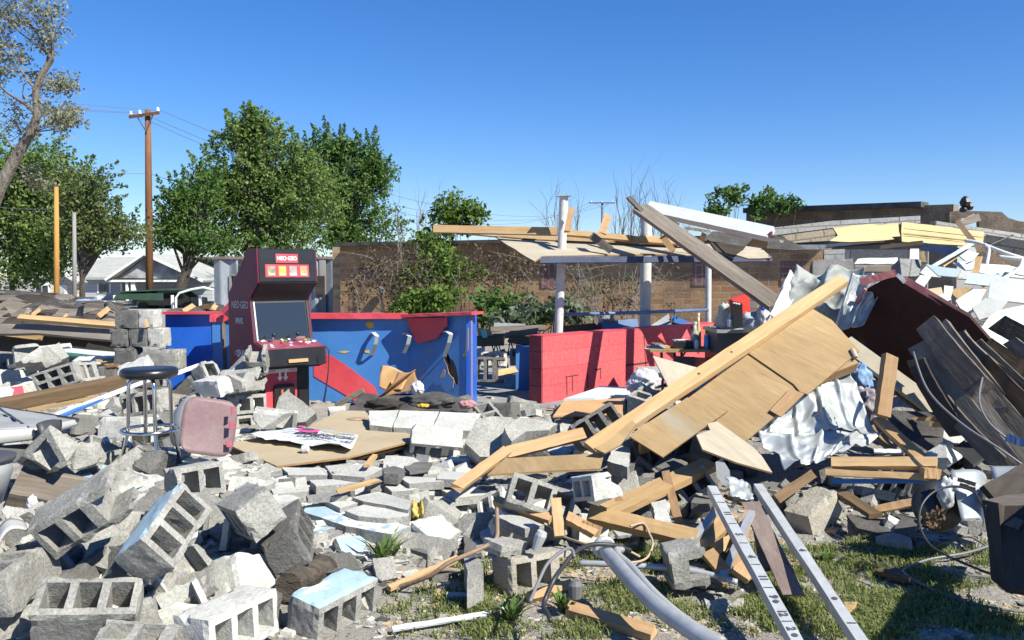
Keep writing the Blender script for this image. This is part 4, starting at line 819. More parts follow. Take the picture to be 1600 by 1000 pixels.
# ---------------- hollow concrete blocks
def block_mesh(kind,dims,seed):
    L,Wd,H=dims; rnd=random.Random(seed); t=min(.032,Wd*.19); n=dict(h3=3,h3b=3,h3p=3,h3t=3,h2=2,h2b=2,h6=3,web=0).get(kind,0)
    if kind=='brk' : n=2
    def cuts(fixed,lo,hi,step=.034):
        f=sorted(set([round(q,4) for q in [lo,hi]+fixed])); o=[]
        for a,b in zip(f,f[1:]):
            k=max(1,round((b-a)/step)); o+=[a+(b-a)*i/k for i in range(k)]
        return o+[hi]
    holes=[]
    if n:
        hw=(L-(n+1)*t)/n; rows=[(-Wd/2+t,Wd/2-t)] if kind!='h6' else [(-Wd/2+.022,-.012),(.012,Wd/2-.022)]
        for i in range(n):
            for r0,r1 in rows: holes.append((-L/2+t+i*(hw+t),-L/2+t+i*(hw+t)+hw,r0,r1))
    if kind in('h3b','h2b'): holes[-1]=(holes[-1][0]+.02,L/2+.01,holes[-1][2]+.005,holes[-1][3]-.005)
    if kind=='web': holes=[(-L/2+.05,L/2+.01,-Wd/2+.045,Wd/2-.045)][:0]+[(.0,L/2+.01,-Wd/2+.042,Wd/2-.042),(-L/2-.01,-L/2+.01,-Wd/2+.045,Wd/2-.045)]
    fx=[q for h in holes for q in h[:2] if abs(q)<L/2]; fy=[q for h in holes for q in h[2:]]
    xs=cuts(fx,-L/2,L/2);ys=cuts(fy,-Wd/2,Wd/2);zs=cuts([],-H/2,H/2)
    X,Y_,Z_=len(xs)-1,len(ys)-1,len(zs)-1
    def solid(i,j,k):
        if not(0<=i<X and 0<=j<Y_ and 0<=k<Z_):return False
        x,y=(xs[i]+xs[i+1])/2,(ys[j]+ys[j+1])/2
        return not any(a<x<b and c<y<d for a,b,c,d in holes)
    bm=bmesh.new(); V={}
    def v(i,j,k):
        if (i,j,k) not in V:V[i,j,k]=bm.verts.new((xs[i],ys[j],zs[k]))
        return V[i,j,k]
    for i in range(X):
        for j in range(Y_):
            for k in range(Z_):
                if not solid(i,j,k):continue
                if not solid(i,j,k+1):bm.faces.new((v(i,j,k+1),v(i+1,j,k+1),v(i+1,j+1,k+1),v(i,j+1,k+1)))
                if not solid(i,j,k-1):bm.faces.new((v(i,j+1,k),v(i+1,j+1,k),v(i+1,j,k),v(i,j,k)))
                if not solid(i+1,j,k):bm.faces.new((v(i+1,j,k),v(i+1,j+1,k),v(i+1,j+1,k+1),v(i+1,j,k+1)))
                if not solid(i-1,j,k):bm.faces.new((v(i,j+1,k),v(i,j,k),v(i,j,k+1),v(i,j+1,k+1)))
                if not solid(i,j+1,k):bm.faces.new((v(i+1,j+1,k),v(i,j+1,k),v(i,j+1,k+1),v(i+1,j+1,k+1)))
                if not solid(i,j-1,k):bm.faces.new((v(i,j,k),v(i+1,j,k),v(i+1,j,k+1),v(i,j,k+1)))
    # break-offs
    cutsN={'h3b':1,'h2b':1,'brk':2,'brk2':3,'web':0}.get(kind,1 if rnd.random()<.4 else 0)
    for c in range(cutsN):
        s=Vector((rnd.choice((-1,1)),rnd.choice((-1,1)),rnd.choice((-1,1))))
        if kind in('h3t','h3p','sp','sp2'): s.y=-1; s.z=-1
        nn=Vector((s.x*rnd.uniform(.3,1),s.y*rnd.uniform(.3,1),s.z*rnd.uniform(.3,1))).normalized()
        cor=Vector((s.x*L/2,s.y*Wd/2,s.z*H/2)); depth=rnd.uniform(.05,.10)*(1.25 if kind in('brk','brk2') else .32)*(min(dims)/.19)
        g=bm.verts[:]+bm.edges[:]+bm.faces[:]
        r=bmesh.ops.bisect_plane(bm,geom=g,plane_co=cor-nn*depth,plane_no=nn,clear_outer=True)
        ed=[e for e in r['geom_cut'] if isinstance(e,bmesh.types.BMEdge) and e.is_valid and e.is_boundary]
        if ed:
            try: 
                f=bmesh.ops.holes_fill(bm,edges=ed)['faces']; 
                bmesh.ops.triangulate(bm,faces=f)
                es=list({e for q in f if q.is_valid for e in q.edges}); bmesh.ops.subdivide_edges(bm,edges=[e for e in es if e.calc_length()>.04],cuts=1,use_grid_fill=False)
            except Exception: pass
    bm.normal_update(); off=Vector((seed*1.7,seed*.9,0))
    for q in bm.verts:
        nrm=q.normal.copy(); p=q.co
        ext=sum((abs(abs(p.x)-L/2)<.001,abs(abs(p.y)-Wd/2)<.001,abs(abs(p.z)-H/2)<.001))
        a=noise.noise(p*14+off)*.0035+noise.noise(p*45+off)*.002
        if ext>=2: a-=.003+max(0,noise.noise(p*19+off*2))*.030+max(0,noise.noise(p*50+off*3))*.008
        q.co=p+nrm*a
    me=bpy.data.meshes.new('concrete_block')
    if kind in('h3p','h3t','sp','sp2'):
        for f in bm.faces:
            nn=f.normal
            if (kind in('h3p','h3t') and nn.y>.8 and f.calc_center_median().y>Wd/2-.02) or (kind in('sp','sp2') and nn.z>.8 and f.calc_center_median().z>H/2-.02): f.material_index=1
    bm.to_mesh(me); bm.free(); return me
BLOCKS=[
('front_row','h3',(-1.705,3.419,0.249),(0.956,0.257,0.077,0.117),(0.39,0.19,0.19)),
('big_diag','h3b',(-1.887,3.765,0.561),(0.528,0.808,-0.124,0.232),(0.39,0.19,0.19)),
('blue_edge','h3p',(-1.486,3.645,0.498),(0.590,0.444,0.164,0.654),(0.39,0.19,0.19)),
('two_hole','h2',(-1.876,5.047,0.389),(0.696,0.604,0.248,0.300),(0.29,0.19,0.19)),
('square_end','h3',(-1.285,4.206,0.439),(0.463,0.739,-0.451,-0.192),(0.39,0.19,0.19)),
('square_low','h3',(-1.128,4.299,0.275),(0.357,0.681,-0.514,-0.380),(0.39,0.19,0.19)),
('leftmost','h3',(-2.111,3.601,0.316),(0.709,-0.028,-0.068,0.702),(0.39,0.19,0.19)),
('behind_front','h3',(-1.577,4.171,0.038),(0.960,-0.053,-0.078,-0.263),(0.3,0.19,0.19)),
('bottom_solid','h3',(-1.166,3.480,0.171),(0.615,0.582,0.364,0.387),(0.39,0.19,0.19)),
('bottom_cut','h3b',(-1.399,3.259,0.135),(0.997,0.032,0.047,0.052),(0.39,0.19,0.19)),
('blue_top','h3t',(-0.807,3.833,0.111),(0.564,0.666,0.358,0.332),(0.39,0.19,0.19)),
('mid_open','h3b',(0.111,4.368,0.086),(0.737,0.616,0.192,0.204),(0.39,0.19,0.19)),
('leaning','h3',(0.157,4.916,0.294),(0.874,0.458,0.136,-0.087),(0.39,0.19,0.19)),
('far_lean','h3',(0.628,6.465,0.458),(0.813,0.511,-0.104,0.259),(0.39,0.19,0.19)),
('under_stool','h3',(-3.044,7.164,0.538),(0.713,0.681,-0.162,-0.044),(0.39,0.19,0.19)),
('six_hole','h6',(-4.111,7.814,0.678),(0.684,0.713,-0.093,0.121),(0.39,0.19,0.19)),
('stool_left','s',(-3.073,6.842,0.375),(0.990,-0.070,-0.008,-0.118),(0.39,0.19,0.19)),
('slab_end','sp',(-0.849,4.527,0.135),(0.853,0.299,0.229,0.362),(0.2,0.15,0.06)),
('stack_top','s',(-0.441,4.801,0.151),(0.894,0.155,0.108,0.407),(0.25,0.19,0.09)),
('stack_low','h3',(-0.439,4.826,0.066),(0.891,0.170,0.102,0.409),(0.25,0.19,0.12)),
('flat_mid','s',(-0.301,5.261,0.105),(0.919,0.088,0.122,0.364),(0.3,0.19,0.09)),
('long_flat','s',(0.048,4.947,0.113),(0.566,0.739,0.365,-0.032),(0.39,0.14,0.09)),
('small_flat','s',(-0.035,4.288,0.234),(0.912,0.016,0.087,0.401),(0.2,0.13,0.07)),
('cab_two','h2',(-2.405,7.798,0.429),(0.701,0.603,0.256,0.282),(0.3,0.17,0.17)),
('cab_low','h2',(-2.330,7.686,0.228),(0.857,0.469,0.092,0.194),(0.3,0.19,0.19)),
('cab_tilt','s',(-1.734,6.759,0.512),(0.675,0.212,0.182,0.683),(0.3,0.19,0.19)),
('cab_up','h2b',(-2.389,8.080,0.805),(0.343,0.635,-0.570,0.393),(0.24,0.19,0.19)),
('far_four','h3',(-7.155,12.254,0.698),(0.576,0.576,0.436,0.382),(0.39,0.19,0.19)),
('top_chunk','s',(-4.623,8.703,0.764),(0.782,0.476,-0.001,0.402),(0.2,0.19,0.19)),
('open_chunk','h3b',(-3.960,7.949,0.682),(0.690,0.436,0.329,0.475),(0.3,0.19,0.19)),
('left_flat','s',(-4.851,8.226,0.591),(0.828,-0.134,-0.013,0.545),(0.39,0.19,0.19)),
('right_big','s',(1.892,5.349,0.109),(0.937,0.052,-0.183,0.295),(0.32,0.19,0.19)),
('web_block','web',(0.858,4.230,0.169),(0.687,0.721,-0.031,0.091),(0.19,0.19,0.19)),
('brick_flat','s',(1.017,4.044,0.005),(0.944,0.329,0.017,0.032),(0.2,0.1,0.06)),
('wedge','brk',(-2.058,4.313,0.143),(0.653,0.243,0.180,0.695),(0.25,0.19,0.12)),
('point_white','brk2',(-1.346,2.927,0.548),(0.520,0.346,0.425,0.655),(0.3,0.17,0.17)),
('blue_stand','sp2',(-1.409,4.273,0.067),(0.814,0.379,0.265,0.352),(0.3,0.19,0.19)),
('rung','h3b',(-0.578,6.503,0.331),(0.399,0.912,0.096,-0.024),(0.39,0.19,0.19)),
('grey_chunk','s',(-0.157,5.521,0.509),(0.727,0.280,-0.093,0.620),(0.3,0.19,0.19)),
('white_end','brk',(0.466,4.720,0.434),(0.640,0.568,-0.435,-0.280),(0.22,0.14,0.19)),
('tri_block','h2',(0.631,5.844,0.129),(0.758,0.542,0.197,0.304),(0.22,0.19,0.19)),
('top_two','h2',(1.102,7.138,0.539),(0.883,0.152,-0.076,0.437),(0.26,0.19,0.19)),
('dark_under','h3b',(1.145,7.235,0.482),(0.697,0.610,-0.280,-0.251),(0.39,0.19,0.19)),
('frag_r','brk2',(2.895,5.756,0.384),(0.823,0.406,0.130,0.376),(0.25,0.15,0.15)),
('frag_l1','brk',(-2.529,4.665,0.631),(0.419,0.811,-0.406,0.046),(0.3,0.19,0.15)),
('frag_l2','h2b',(-2.830,5.336,0.471),(0.563,0.378,0.426,0.599),(0.25,0.15,0.15)),
('frag_l3','brk2',(-2.689,5.408,0.459),(0.704,0.368,0.374,0.479),(0.2,0.15,0.12)),
('cab_hollow','h3b',(-2.515,8.023,0.613),(0.483,0.870,-0.083,0.049),(0.39,0.19,0.19)),
('left_broken','brk',(-2.838,8.145,0.667),(0.781,0.415,0.220,0.412),(0.3,0.19,0.19)),
('white_low','brk2',(-2.526,7.236,0.662),(0.609,0.747,-0.231,-0.132),(0.33,0.15,0.15)),
('lump1','brk',(-4.545,8.022,0.852),(0.697,0.648,-0.281,-0.125),(0.3,0.19,0.19)),
('lump2','brk2',(-4.564,8.334,0.790),(0.601,0.749,-0.273,-0.058),(0.3,0.19,0.19)),
]
LB={'front_row':'three-hole block lying lowest left with its holes facing the viewer','big_diag':'broken three-hole block tilted diagonally above the front row on the left','blue_edge':'three-hole block standing on end with a pale blue painted edge',
'two_hole':'half block with two square holes just right of the stool feet','square_end':'block tipped up with its plain square end towards the viewer','square_low':'rough grey square-ended block directly below the tipped up block',
'leftmost':'large solid-faced grey block at the far left edge of the front pile','behind_front':'grey block behind the two bottom middle blocks, dark front face','bottom_solid':'pale solid-topped three-hole block at the bottom left, left of the blue-topped block',
'bottom_cut':'broken open block cut off by the bottom edge of the picture','blue_top':'three-hole block with peeling light blue painted top, front of the pile','mid_open':'three-hole block on the grass behind the looping black cable',
'leaning':'three-hole block leaning under the flat plywood strip mid picture','far_lean':'dark three-hole block leaning against the lower end of the big plywood panel','under_stool':'three-hole block standing behind the stool legs',
'six_hole':'block with two rows of three holes, left of the stool','stool_left':'white-faced block lying low behind the left stool leg','slab_end':'small light blue slab on the edge of the grass','stack_top':'pale slab on top of a small stack beside the brown bent tube',
'stack_low':'grey block under the pale slab beside the brown bent tube','flat_mid':'pale flat block directly behind the small stack by the bent tube','long_flat':'long flat pale block leaning down behind the open block on the grass',
'small_flat':'thin grey slab resting on the open block on the grass','cab_two':'two-hole block just right of the pink chair shell','cab_low':'lower two-hole block under the one beside the pink shell','cab_tilt':'smooth grey block tilted in front of the arcade coin door',
'cab_up':'broken block standing upright against the purple arcade side','far_four':'small far block with a row of holes near the left edge','top_chunk':'plain square block tipped on the top of the left heap','open_chunk':'opened block with broken cells left of the block column',
'left_flat':'long white-faced block at the left edge above the red carton','right_big':'large tan lit block on the right beside the long square tubes','web_block':'I-shaped broken block on the grass left of the marked square tube',
'brick_flat':'flat grey block piece lying in the grass near the bottom','wedge':'wedge-shaped broken block between the front row and the diagonal block','point_white':'pointed white block fragment standing behind the front row block',
'blue_stand':'block with pale blue front standing under the tipped up block','rung':'broken block showing a row of slots beside the sheet of hardboard','grey_chunk':'big rough grey block chunk at the right end of the white slabs',
'white_end':'bright white block end under the flat plywood strip','tri_block':'small two-hole block in front of the lower end of the big plywood panel','top_two':'pale block with two holes in front of the white bag','dark_under':'dark block beneath the pale two-hole block by the bag',
'frag_r':'white broken block lump right of the yellow plank frame','frag_l1':'angled grey fragment below the grey plastic lid','frag_l2':'broken ribbed fragment below the tip of the grey plastic lid','frag_l3':'squat grey lump left of the left stool foot',
'cab_hollow':'hollow-topped broken block left of the arcade base','left_broken':'crumbled block in front of the blue counter left of the arcade cabinet','white_low':'white broken block behind the pink chair shell','lump1':'tall broken grey lump at left edge of the heap','lump2':'ribbed broken lump left of the six-hole block'}
MATS={'right_big':M_cont,'mid_open':M_cont,'cab_low':M_con,'square_low':M_cond,'dark_under':M_cond,'far_lean':M_cond,'left_flat':M_conw,'stool_left':M_conw,'white_end':M_conw,'point_white':M_conw,'stack_top':M_conw,'flat_mid':M_conw,'long_flat':M_conw,'bottom_solid':M_conw,'white_low':M_conw,'frag_r':M_conw,'leaning':M_con,'rung':M_conw}
BW={}
for i,(idn,kind,loc,q,dims) in enumerate(BLOCKS):
    if idn in('wedge','point_white','grey_chunk','cab_tilt'): continue
    me=block_mesh(kind,dims,i+11); mt=MATS.get(idn,M_con)
    M=Quaternion(q).to_matrix().to_4x4(); M.translation=loc
    o=link('concrete_block',me,[mt,M_conb],None,M,(LB[idn],'concrete block','concrete blocks of the rubble')); BW[idn]=o
def blk(px,py,Y,yaw,dims,kind,mat,label,pit=0,rol=0,seed=0,loc=None):
    M=Matrix.Translation(loc if loc is not None else P(px,py,Y))@Matrix.Rotation(R(yaw),4,'Z')@Matrix.Rotation(R(pit),4,'X')@Matrix.Rotation(R(rol),4,'Y')
    return link('concrete_block',block_mesh(kind,dims,seed or int(px)),[mat,M_conb],None,M,(label,'concrete block','concrete blocks of the rubble'))
def chunkpx(poly,Y,nrm,t,mat,lb,seed=0):
    cx_=sum(p[0] for p in poly)/len(poly); cy_=sum(p[1] for p in poly)/len(poly)
    return spx('concrete_block',poly,t,mat,(lb,'concrete block','concrete blocks of the rubble'),pl=(P(cx_,cy_,Y),Vector(nrm).normalized()),rough=.012,step=.05,seed=seed)
chunkpx([(190,870),(220,833),(254,900),(240,962),(228,948),(222,905)],3.85,(.3,-.9,.35),.13,M_conw,LB['point_white'],3)
chunkpx([(128,878),(140,848),(178,838),(216,836),(192,872),(190,893),(160,888)],3.95,(.1,-.6,.8),.15,M_con,LB['wedge'],4)
chunkpx([(727,692),(745,655),(770,650),(800,652),(806,668),(792,690),(788,712),(750,714)],6.0,(.1,-.8,.6),.16,M_con,LB['grey_chunk'],5)
chunkpx([(788,668),(812,652),(842,656),(872,662),(858,672),(822,674),(800,690)],5.95,(.2,-.4,.9),.12,M_con,'rough grey chunk with a dark torn edge behind the brown plank',6)
chunkpx([(430,642),(436,620),(450,609),(494,645),(478,659),(446,662)],7.5,(.1,-.8,.6),.12,M_con,LB['cab_tilt'],7)
# block column left of the counter: px boxes
k=9.2/FX
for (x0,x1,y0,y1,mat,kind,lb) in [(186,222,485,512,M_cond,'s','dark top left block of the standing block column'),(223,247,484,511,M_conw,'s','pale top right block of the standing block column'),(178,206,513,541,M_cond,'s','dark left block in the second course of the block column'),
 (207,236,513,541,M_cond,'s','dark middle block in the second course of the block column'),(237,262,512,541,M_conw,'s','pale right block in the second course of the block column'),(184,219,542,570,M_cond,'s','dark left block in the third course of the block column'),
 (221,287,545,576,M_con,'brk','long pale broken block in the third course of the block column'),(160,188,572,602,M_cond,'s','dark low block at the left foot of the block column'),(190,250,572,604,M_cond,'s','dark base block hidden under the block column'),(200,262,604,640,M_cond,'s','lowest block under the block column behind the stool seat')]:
    blk((x0+x1)/2,(y0+y1)/2,9.25,-6,((x1-x0)*k,.19,(y1-y0)*k),kind,mat,lb,seed=x0+y0)
board('wood_splinter',P(231,512,9.05),P(228,500,9.1),.03,.02,M_wood,('small wood splinter stuck in the block column','board'))
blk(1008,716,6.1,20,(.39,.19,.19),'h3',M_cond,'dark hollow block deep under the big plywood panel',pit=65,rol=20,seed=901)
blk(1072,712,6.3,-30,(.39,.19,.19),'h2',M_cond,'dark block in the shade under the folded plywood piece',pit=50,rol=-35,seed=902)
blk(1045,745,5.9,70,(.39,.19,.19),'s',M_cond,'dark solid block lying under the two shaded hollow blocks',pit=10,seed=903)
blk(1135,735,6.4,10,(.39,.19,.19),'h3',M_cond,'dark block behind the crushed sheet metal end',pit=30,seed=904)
blk(212,578,8.2,20,(.3,.19,.12),'s',M_conw,'pale tilted slab of block just above the stool seat',pit=28,rol=-25)
blk(430,655,7.3,10,(.36,.19,.16),'brk',M_conw,'crumbled white block in front of the arcade base',rol=8,seed=77)
blk(362,600,7.7,-15,(.39,.19,.17),'brk',M_con,'long broken block on top of the stack left of the arcade base',rol=-10,seed=78)
blk(385,575,8.3,0,(.3,.19,.19),'brk2',M_con,'small broken block behind the upright one at the arcade side',rol=15,seed=79)
# ------------- white wall slabs lying flat, centre
def slabw(poly,z,t,mat,lb,rough=.012,name='concrete_slab',pl=None,cat='concrete slab',seed=0,grp='flat concrete pieces in the centre'):
    return spx(name,poly,t,[mat,M_con] if mat in(M_conw,M_conb,M_conbw) else mat,(lb,cat,grp),z=z,pl=pl,rough=rough,step=.06,nrm=None,seed=seed)
plw1=(Zp(640,660,.42),Vector((0,-.18,1)).normalized())
slabw([(576,642),(623,641),(612,668),(578,664)],None,.09,M_conw,'left of the three joined white wall slabs behind the hardboard',pl=plw1,seed=1)
slabw([(625,641),(686,643),(674,671),(614,668)],None,.09,M_conw,'middle of the three joined white wall slabs behind the hardboard',pl=plw1,seed=2)
slabw([(688,643),(751,646),(744,673),(676,671)],None,.09,M_conw,'right of the three joined white wall slabs behind the hardboard',pl=plw1,seed=3)
plw2=(Zp(680,685,.32),Vector((0,-.1,1)).normalized())
slabw([(620,674),(674,678),(668,690),(640,688)],None,.09,M_conw,'white slab strip in the lower row, left half',pl=plw2,seed=4)
slabw([(676,678),(732,682),(726,696),(670,691)],None,.09,M_conw,'white slab strip in the lower row, right half',pl=plw2,seed=5)
slabw([(512,636),(540,634),(540,642),(515,644)],.38,.08,M_conw,'small white slab at the foot of the blue counter',seed=6)
FL=[([(550,777),(592,768),(644,783),(638,797),(602,789),(568,783)],.27,.09,M_conw,'cracked pale slab at the top of the slab pile in front of the hardboard'),
([(538,798),(576,786),(640,797),(638,806),(604,810),(560,806)],.25,.085,M_conw,'pale cracked slab right above the blue and yellow striped one'),
([(474,799),(480,790),(500,786),(642,823),(612,835),(540,822)],.22,.075,M_conbw,'long slab with light blue paint and a yellow stripe'),
([(476,804),(484,802),(530,820),(528,824),(494,831)],.19,.09,M_conbw,'light blue slab left of the yellow striped slab'),
([(498,778),(538,774),(566,784),(532,794)],.25,.07,M_conw,'pale slab with a dark oval stain left of the cracked slab'),
([(479,774),(546,767),(540,775),(482,779)],.28,.03,M_con,'thin grey slab sliver below the yellow lath'),
([(597,732),(615,728),(633,733),(622,741),(600,740)],.36,.065,M_cond,'small dark brick right of the hardboard corner'),
([(600,758),(626,752),(672,756),(644,766),(612,768)],.28,.07,M_conw,'tilted pale slab with dark broken edge'),
([(634,765),(680,767),(678,774),(636,772)],.25,.07,M_conw,'pale block end right of the cracked slab'),
([(632,730),(650,722),(676,722),(668,733),(640,737)],.34,.02,M_cond,'dark grey flake below the slotted block'),
([(435,744),(465,743),(462,750),(436,751)],.30,.06,M_cond,'small dark block left of the hardboard front corner'),
([(423,764),(482,760),(482,768),(428,772)],.27,.09,M_conw,'long pale slab below the small dark block'),
([(484,750),(520,749),(556,754),(494,760)],.30,.05,M_conw,'pale slab in front of the hardboard front edge'),
([(620,744),(680,746),(694,752),(640,756)],.31,.05,M_conw,'flat white slab right of the small dark brick'),
([(508,728),(560,724),(600,732),(570,746),(520,742)],.31,.04,M_conw,'broad flat white slab just below the hardboard'),
([(440,730),(500,731),(510,742),(450,742)],.32,.04,M_conw,'flat white slab under the hardboard front corner'),
([(380,752),(420,742),(432,752),(400,768)],.30,.06,M_conw,'white slab right of the two-hole half block'),
([(392,775),(440,768),(470,778),(430,790)],.26,.05,M_conw,'white slab above the tipped up block'),
([(560,748),(610,746),(630,752),(580,758)],.29,.05,M_con,'grey slab in the middle of the white slabs'),
([(652,778),(700,775),(712,786),(668,790)],.22,.05,M_conw,'white slab behind the small stack'),
([(690,765),(740,760),(768,772),(712,778)],.25,.05,M_conw,'white slab left of the long broken plank'),
([(690,735),(730,738),(720,750),(682,748)],.32,.05,M_conw,'white slab left of the crossing plank ends'),
([(770,805),(800,800),(850,820),(820,826)],.24,.05,M_conw,'thin white slab under the leaning three-hole block'),
([(640,838),(668,846),(668,866),(642,858)],.12,.10,M_cond,'dark slab leaning on the small stack'),
([(724,835),(745,850),(742,862),(726,862)],.10,.08,M_cond,'dark broken stub right of the small stack'),
([(665,896),(706,888),(716,894),(676,904)],.05,.05,M_cond,'dark flat piece in the grass below the small stack'),
([(725,872),(752,870),(756,895),(730,905)],.18,.14,M_con,'rough upright stub left of the open block on the grass'),
([(600,918),(640,905),(655,925),(620,938)],.04,.10,M_con,'grey rounded lump in the grass right of the blue-topped block'),
([(625,895),(650,888),(660,896),(636,904)],.06,.06,M_conw,'small white lump in the grass below the light blue slab'),
([(602,955),(660,950),(664,968),(615,972)],.02,.06,M_con,'flat grey stone in the grass beside the white lath'),
([(160,715),(215,712),(260,730),(190,745)],.32,.04,M_conw,'white slab under the stool feet'),
([(205,745),(250,740),(258,760),(212,768)],.30,.04,M_conb,'light blue slab below the stool'),
([(118,745),(140,738),(150,752),(128,760)],.33,.03,M_conb,'small light blue scrap left of the stool feet'),
([(150,728),(178,722),(186,734),(158,740)],.35,.03,M_conb,'light blue sliver left of the front stool foot'),
([(176,770),(222,762),(240,775),(196,786)],.28,.05,M_conw,'white slab behind the diagonal block'),
([(180,700),(240,700),(236,712),(186,712)],.34,.04,M_con,'grey slab between the stool legs'),
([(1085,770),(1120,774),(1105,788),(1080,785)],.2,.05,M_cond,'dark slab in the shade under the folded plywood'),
([(1018,785),(1040,780),(1050,815),(1026,820)],.25,.05,M_conw,'upright pale slab behind the long lower plank'),
([(1125,838),(1172,842),(1160,852),(1120,850)],.08,.05,M_conw,'white scrap behind the leaning grey tube'),
([(1320,800),(1375,812),(1398,838),(1340,825)],.08,.03,M_felt,'dark flat scrap right of the tan block'),
([(1345,845),(1385,842),(1402,852),(1356,862)],.04,.02,M_felt,'small dark scrap in the grass right of the tan block'),
([(1392,800),(1436,812),(1430,840),(1400,830)],.1,.05,M_felt,'dark square scrap left of the white pail'),
([(960,690),(985,700),(980,730),(950,720)],.4,.08,M_conw,'pale fragment left of the dark hollow block'),
]
for i,(poly,z,t,mt,lb) in enumerate(FL): slabw(poly,z,t,mt,lb,seed=i+20,rough=.012 if i<30 else .018,grp='flat rubble pieces')
spx('yellow_stripe',[(497,789),(502,788),(592,812),(586,813)],.004,M_yel,z=.2245,parent=[o for o in bpy.data.objects if o.get('label','').startswith('long slab with light')][0])
# ------------- scatter of broken pieces, each a thing; labels by neighbours
FB=[block_mesh(k_,(.39,.19,.19),500+i) for i,k_ in enumerate(['h3','brk','h3b','s','brk2','h2','h3b','web'])]
LM=[('the stool feet',225,715),('the pink chair shell',325,665),('the grey plastic lid',60,660),('the front row block',130,930),('the diagonal broken block',120,815),('the tipped up block',410,805),('the blue-topped block',520,950),('the weathered log',85,770),
('the hardboard sheet',500,690),('the white joined slabs',660,655),('the arcade base',450,640),('the striped slab',555,810),('the small stack by the bent tube',680,850),('the open block on the grass',840,895),('the leaning three-hole block',845,775),('the flat plywood strip',850,720),
('the lower end of the big plywood panel',935,700),('the folded plywood',1150,690),('the marked square tube',1180,880),('the tan lit block',1280,810),('the six-hole block',90,590),('the block column',215,545),('the red carton',20,612),('the yellow plank frame',1380,725),('the white pail',1490,790),('the dark tar boards',1520,620),('the gap by the red wall',790,610),('the white bag',1005,595),('the two crossing planks',1010,800),('the curved pipe',1000,900)]
USED=set()
def autolabel(desc,px,py):
    ds=sorted(LM,key=lambda l:(l[1]-px)**2+(l[2]-py)**2); 
    for a in range(4):
        for b_ in range(a+1,6):
            n,x,y=ds[a]; dx,dy=px-x,py-y
            w_='left of' if dx<-abs(dy) else 'right of' if dx>abs(dy) else 'behind' if dy<0 else 'in front of'
            for pre in ('','just ') :
                lb='%s %s%s %s, towards %s'%(desc,pre if (dx*dx+dy*dy)**.5<45 else '',w_,n,ds[b_][0])
                if lb not in USED and len(lb.split())<=16: USED.add(lb); return lb
    return None
def chunk_mesh(sz,seed,flat):
    rnd=random.Random(seed); bm=bmesh.new(); d=(sz*rnd.uniform(.8,1.3),sz*rnd.uniform(.5,.9),sz*(rnd.uniform(.16,.3) if flat else rnd.uniform(.4,.7)))
    bmesh.ops.create_cube(bm,size=1,matrix=Matrix.Diagonal((*d,1)))
    for c in range(4 if not flat else 3):
        n=Vector((rnd.uniform(-1,1),rnd.uniform(-1,1),rnd.uniform(-.5,.5) if not flat else rnd.uniform(-.15,.15))).normalized(); h=sum(abs(n[i])*d[i]/2 for i in range(3))
        r=bmesh.ops.bisect_plane(bm,geom=bm.verts[:]+bm.edges[:]+bm.faces[:],plane_co=n*h*rnd.uniform(.55,.85),plane_no=n,clear_outer=True)
        ed=[e for e in r['geom_cut'] if isinstance(e,bmesh.types.BMEdge) and e.is_boundary]
        if ed: bmesh.ops.holes_fill(bm,edges=ed)
    bmesh.ops.triangulate(bm,faces=bm.faces); bmesh.ops.subdivide_edges(bm,edges=[e for e in bm.edges if e.calc_length()>sz*.3],cuts=1); bmesh.ops.triangulate(bm,faces=bm.faces)
    bmesh.ops.subdivide_edges(bm,edges=[e for e in bm.edges if e.calc_length()>sz*.25],cuts=1)
    bm.normal_update()
    for v in bm.verts: v.co+=v.normal*noise.noise(v.co*(2.5/sz)+Vector((seed,0,0)))*sz*.05
    me=bpy.data.meshes.new('rubble_chunk'); bm.to_mesh(me); bm.free(); return me
CH=[[chunk_mesh(s,100*j+i+3,fl) for i in range(10)] for j,(s,fl) in enumerate([(.16,False),(.22,True),(.10,False),(.30,True)])]
REG=[# polygon box px x0,x1,y0,y1, n, kinds, mats, word
 (0,190,700,860,16,(0,1,0),(M_con,M_con,M_conw)),(240,460,720,800,9,(1,0,2),(M_conw,M_con)),(440,760,735,775,26,(1,3,1,2),(M_conw,M_con,M_con)),(150,330,700,770,14,(1,2,1),(M_conw,M_con,M_conw)),
 (0,180,560,640,9,(0,1),(M_con,M_conw)),(290,430,600,700,8,(0,1),(M_conw,M_con)),(60,340,800,990,10,(0,0,2),(M_con,M_conw)),(440,640,860,960,5,(2,0),(M_con,M_cond)),(640,780,700,790,10,(1,0),(M_conw,M_con)),
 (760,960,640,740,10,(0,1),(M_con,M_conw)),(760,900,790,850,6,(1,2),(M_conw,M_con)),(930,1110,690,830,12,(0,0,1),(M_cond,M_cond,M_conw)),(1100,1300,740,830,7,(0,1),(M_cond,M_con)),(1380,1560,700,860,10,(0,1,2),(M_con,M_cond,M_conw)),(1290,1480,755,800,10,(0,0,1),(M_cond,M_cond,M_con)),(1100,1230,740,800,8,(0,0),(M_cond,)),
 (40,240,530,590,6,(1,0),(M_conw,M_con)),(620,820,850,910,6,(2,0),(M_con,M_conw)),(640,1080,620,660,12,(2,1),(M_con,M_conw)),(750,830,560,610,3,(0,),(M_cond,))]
rnd=random.Random(21)
LM2={id(M_con):'grey',id(M_conw):'whitish',id(M_cond):'dark grey'}
KW=['broken block lump','flat concrete flake','small concrete chip','broad thin concrete flake']
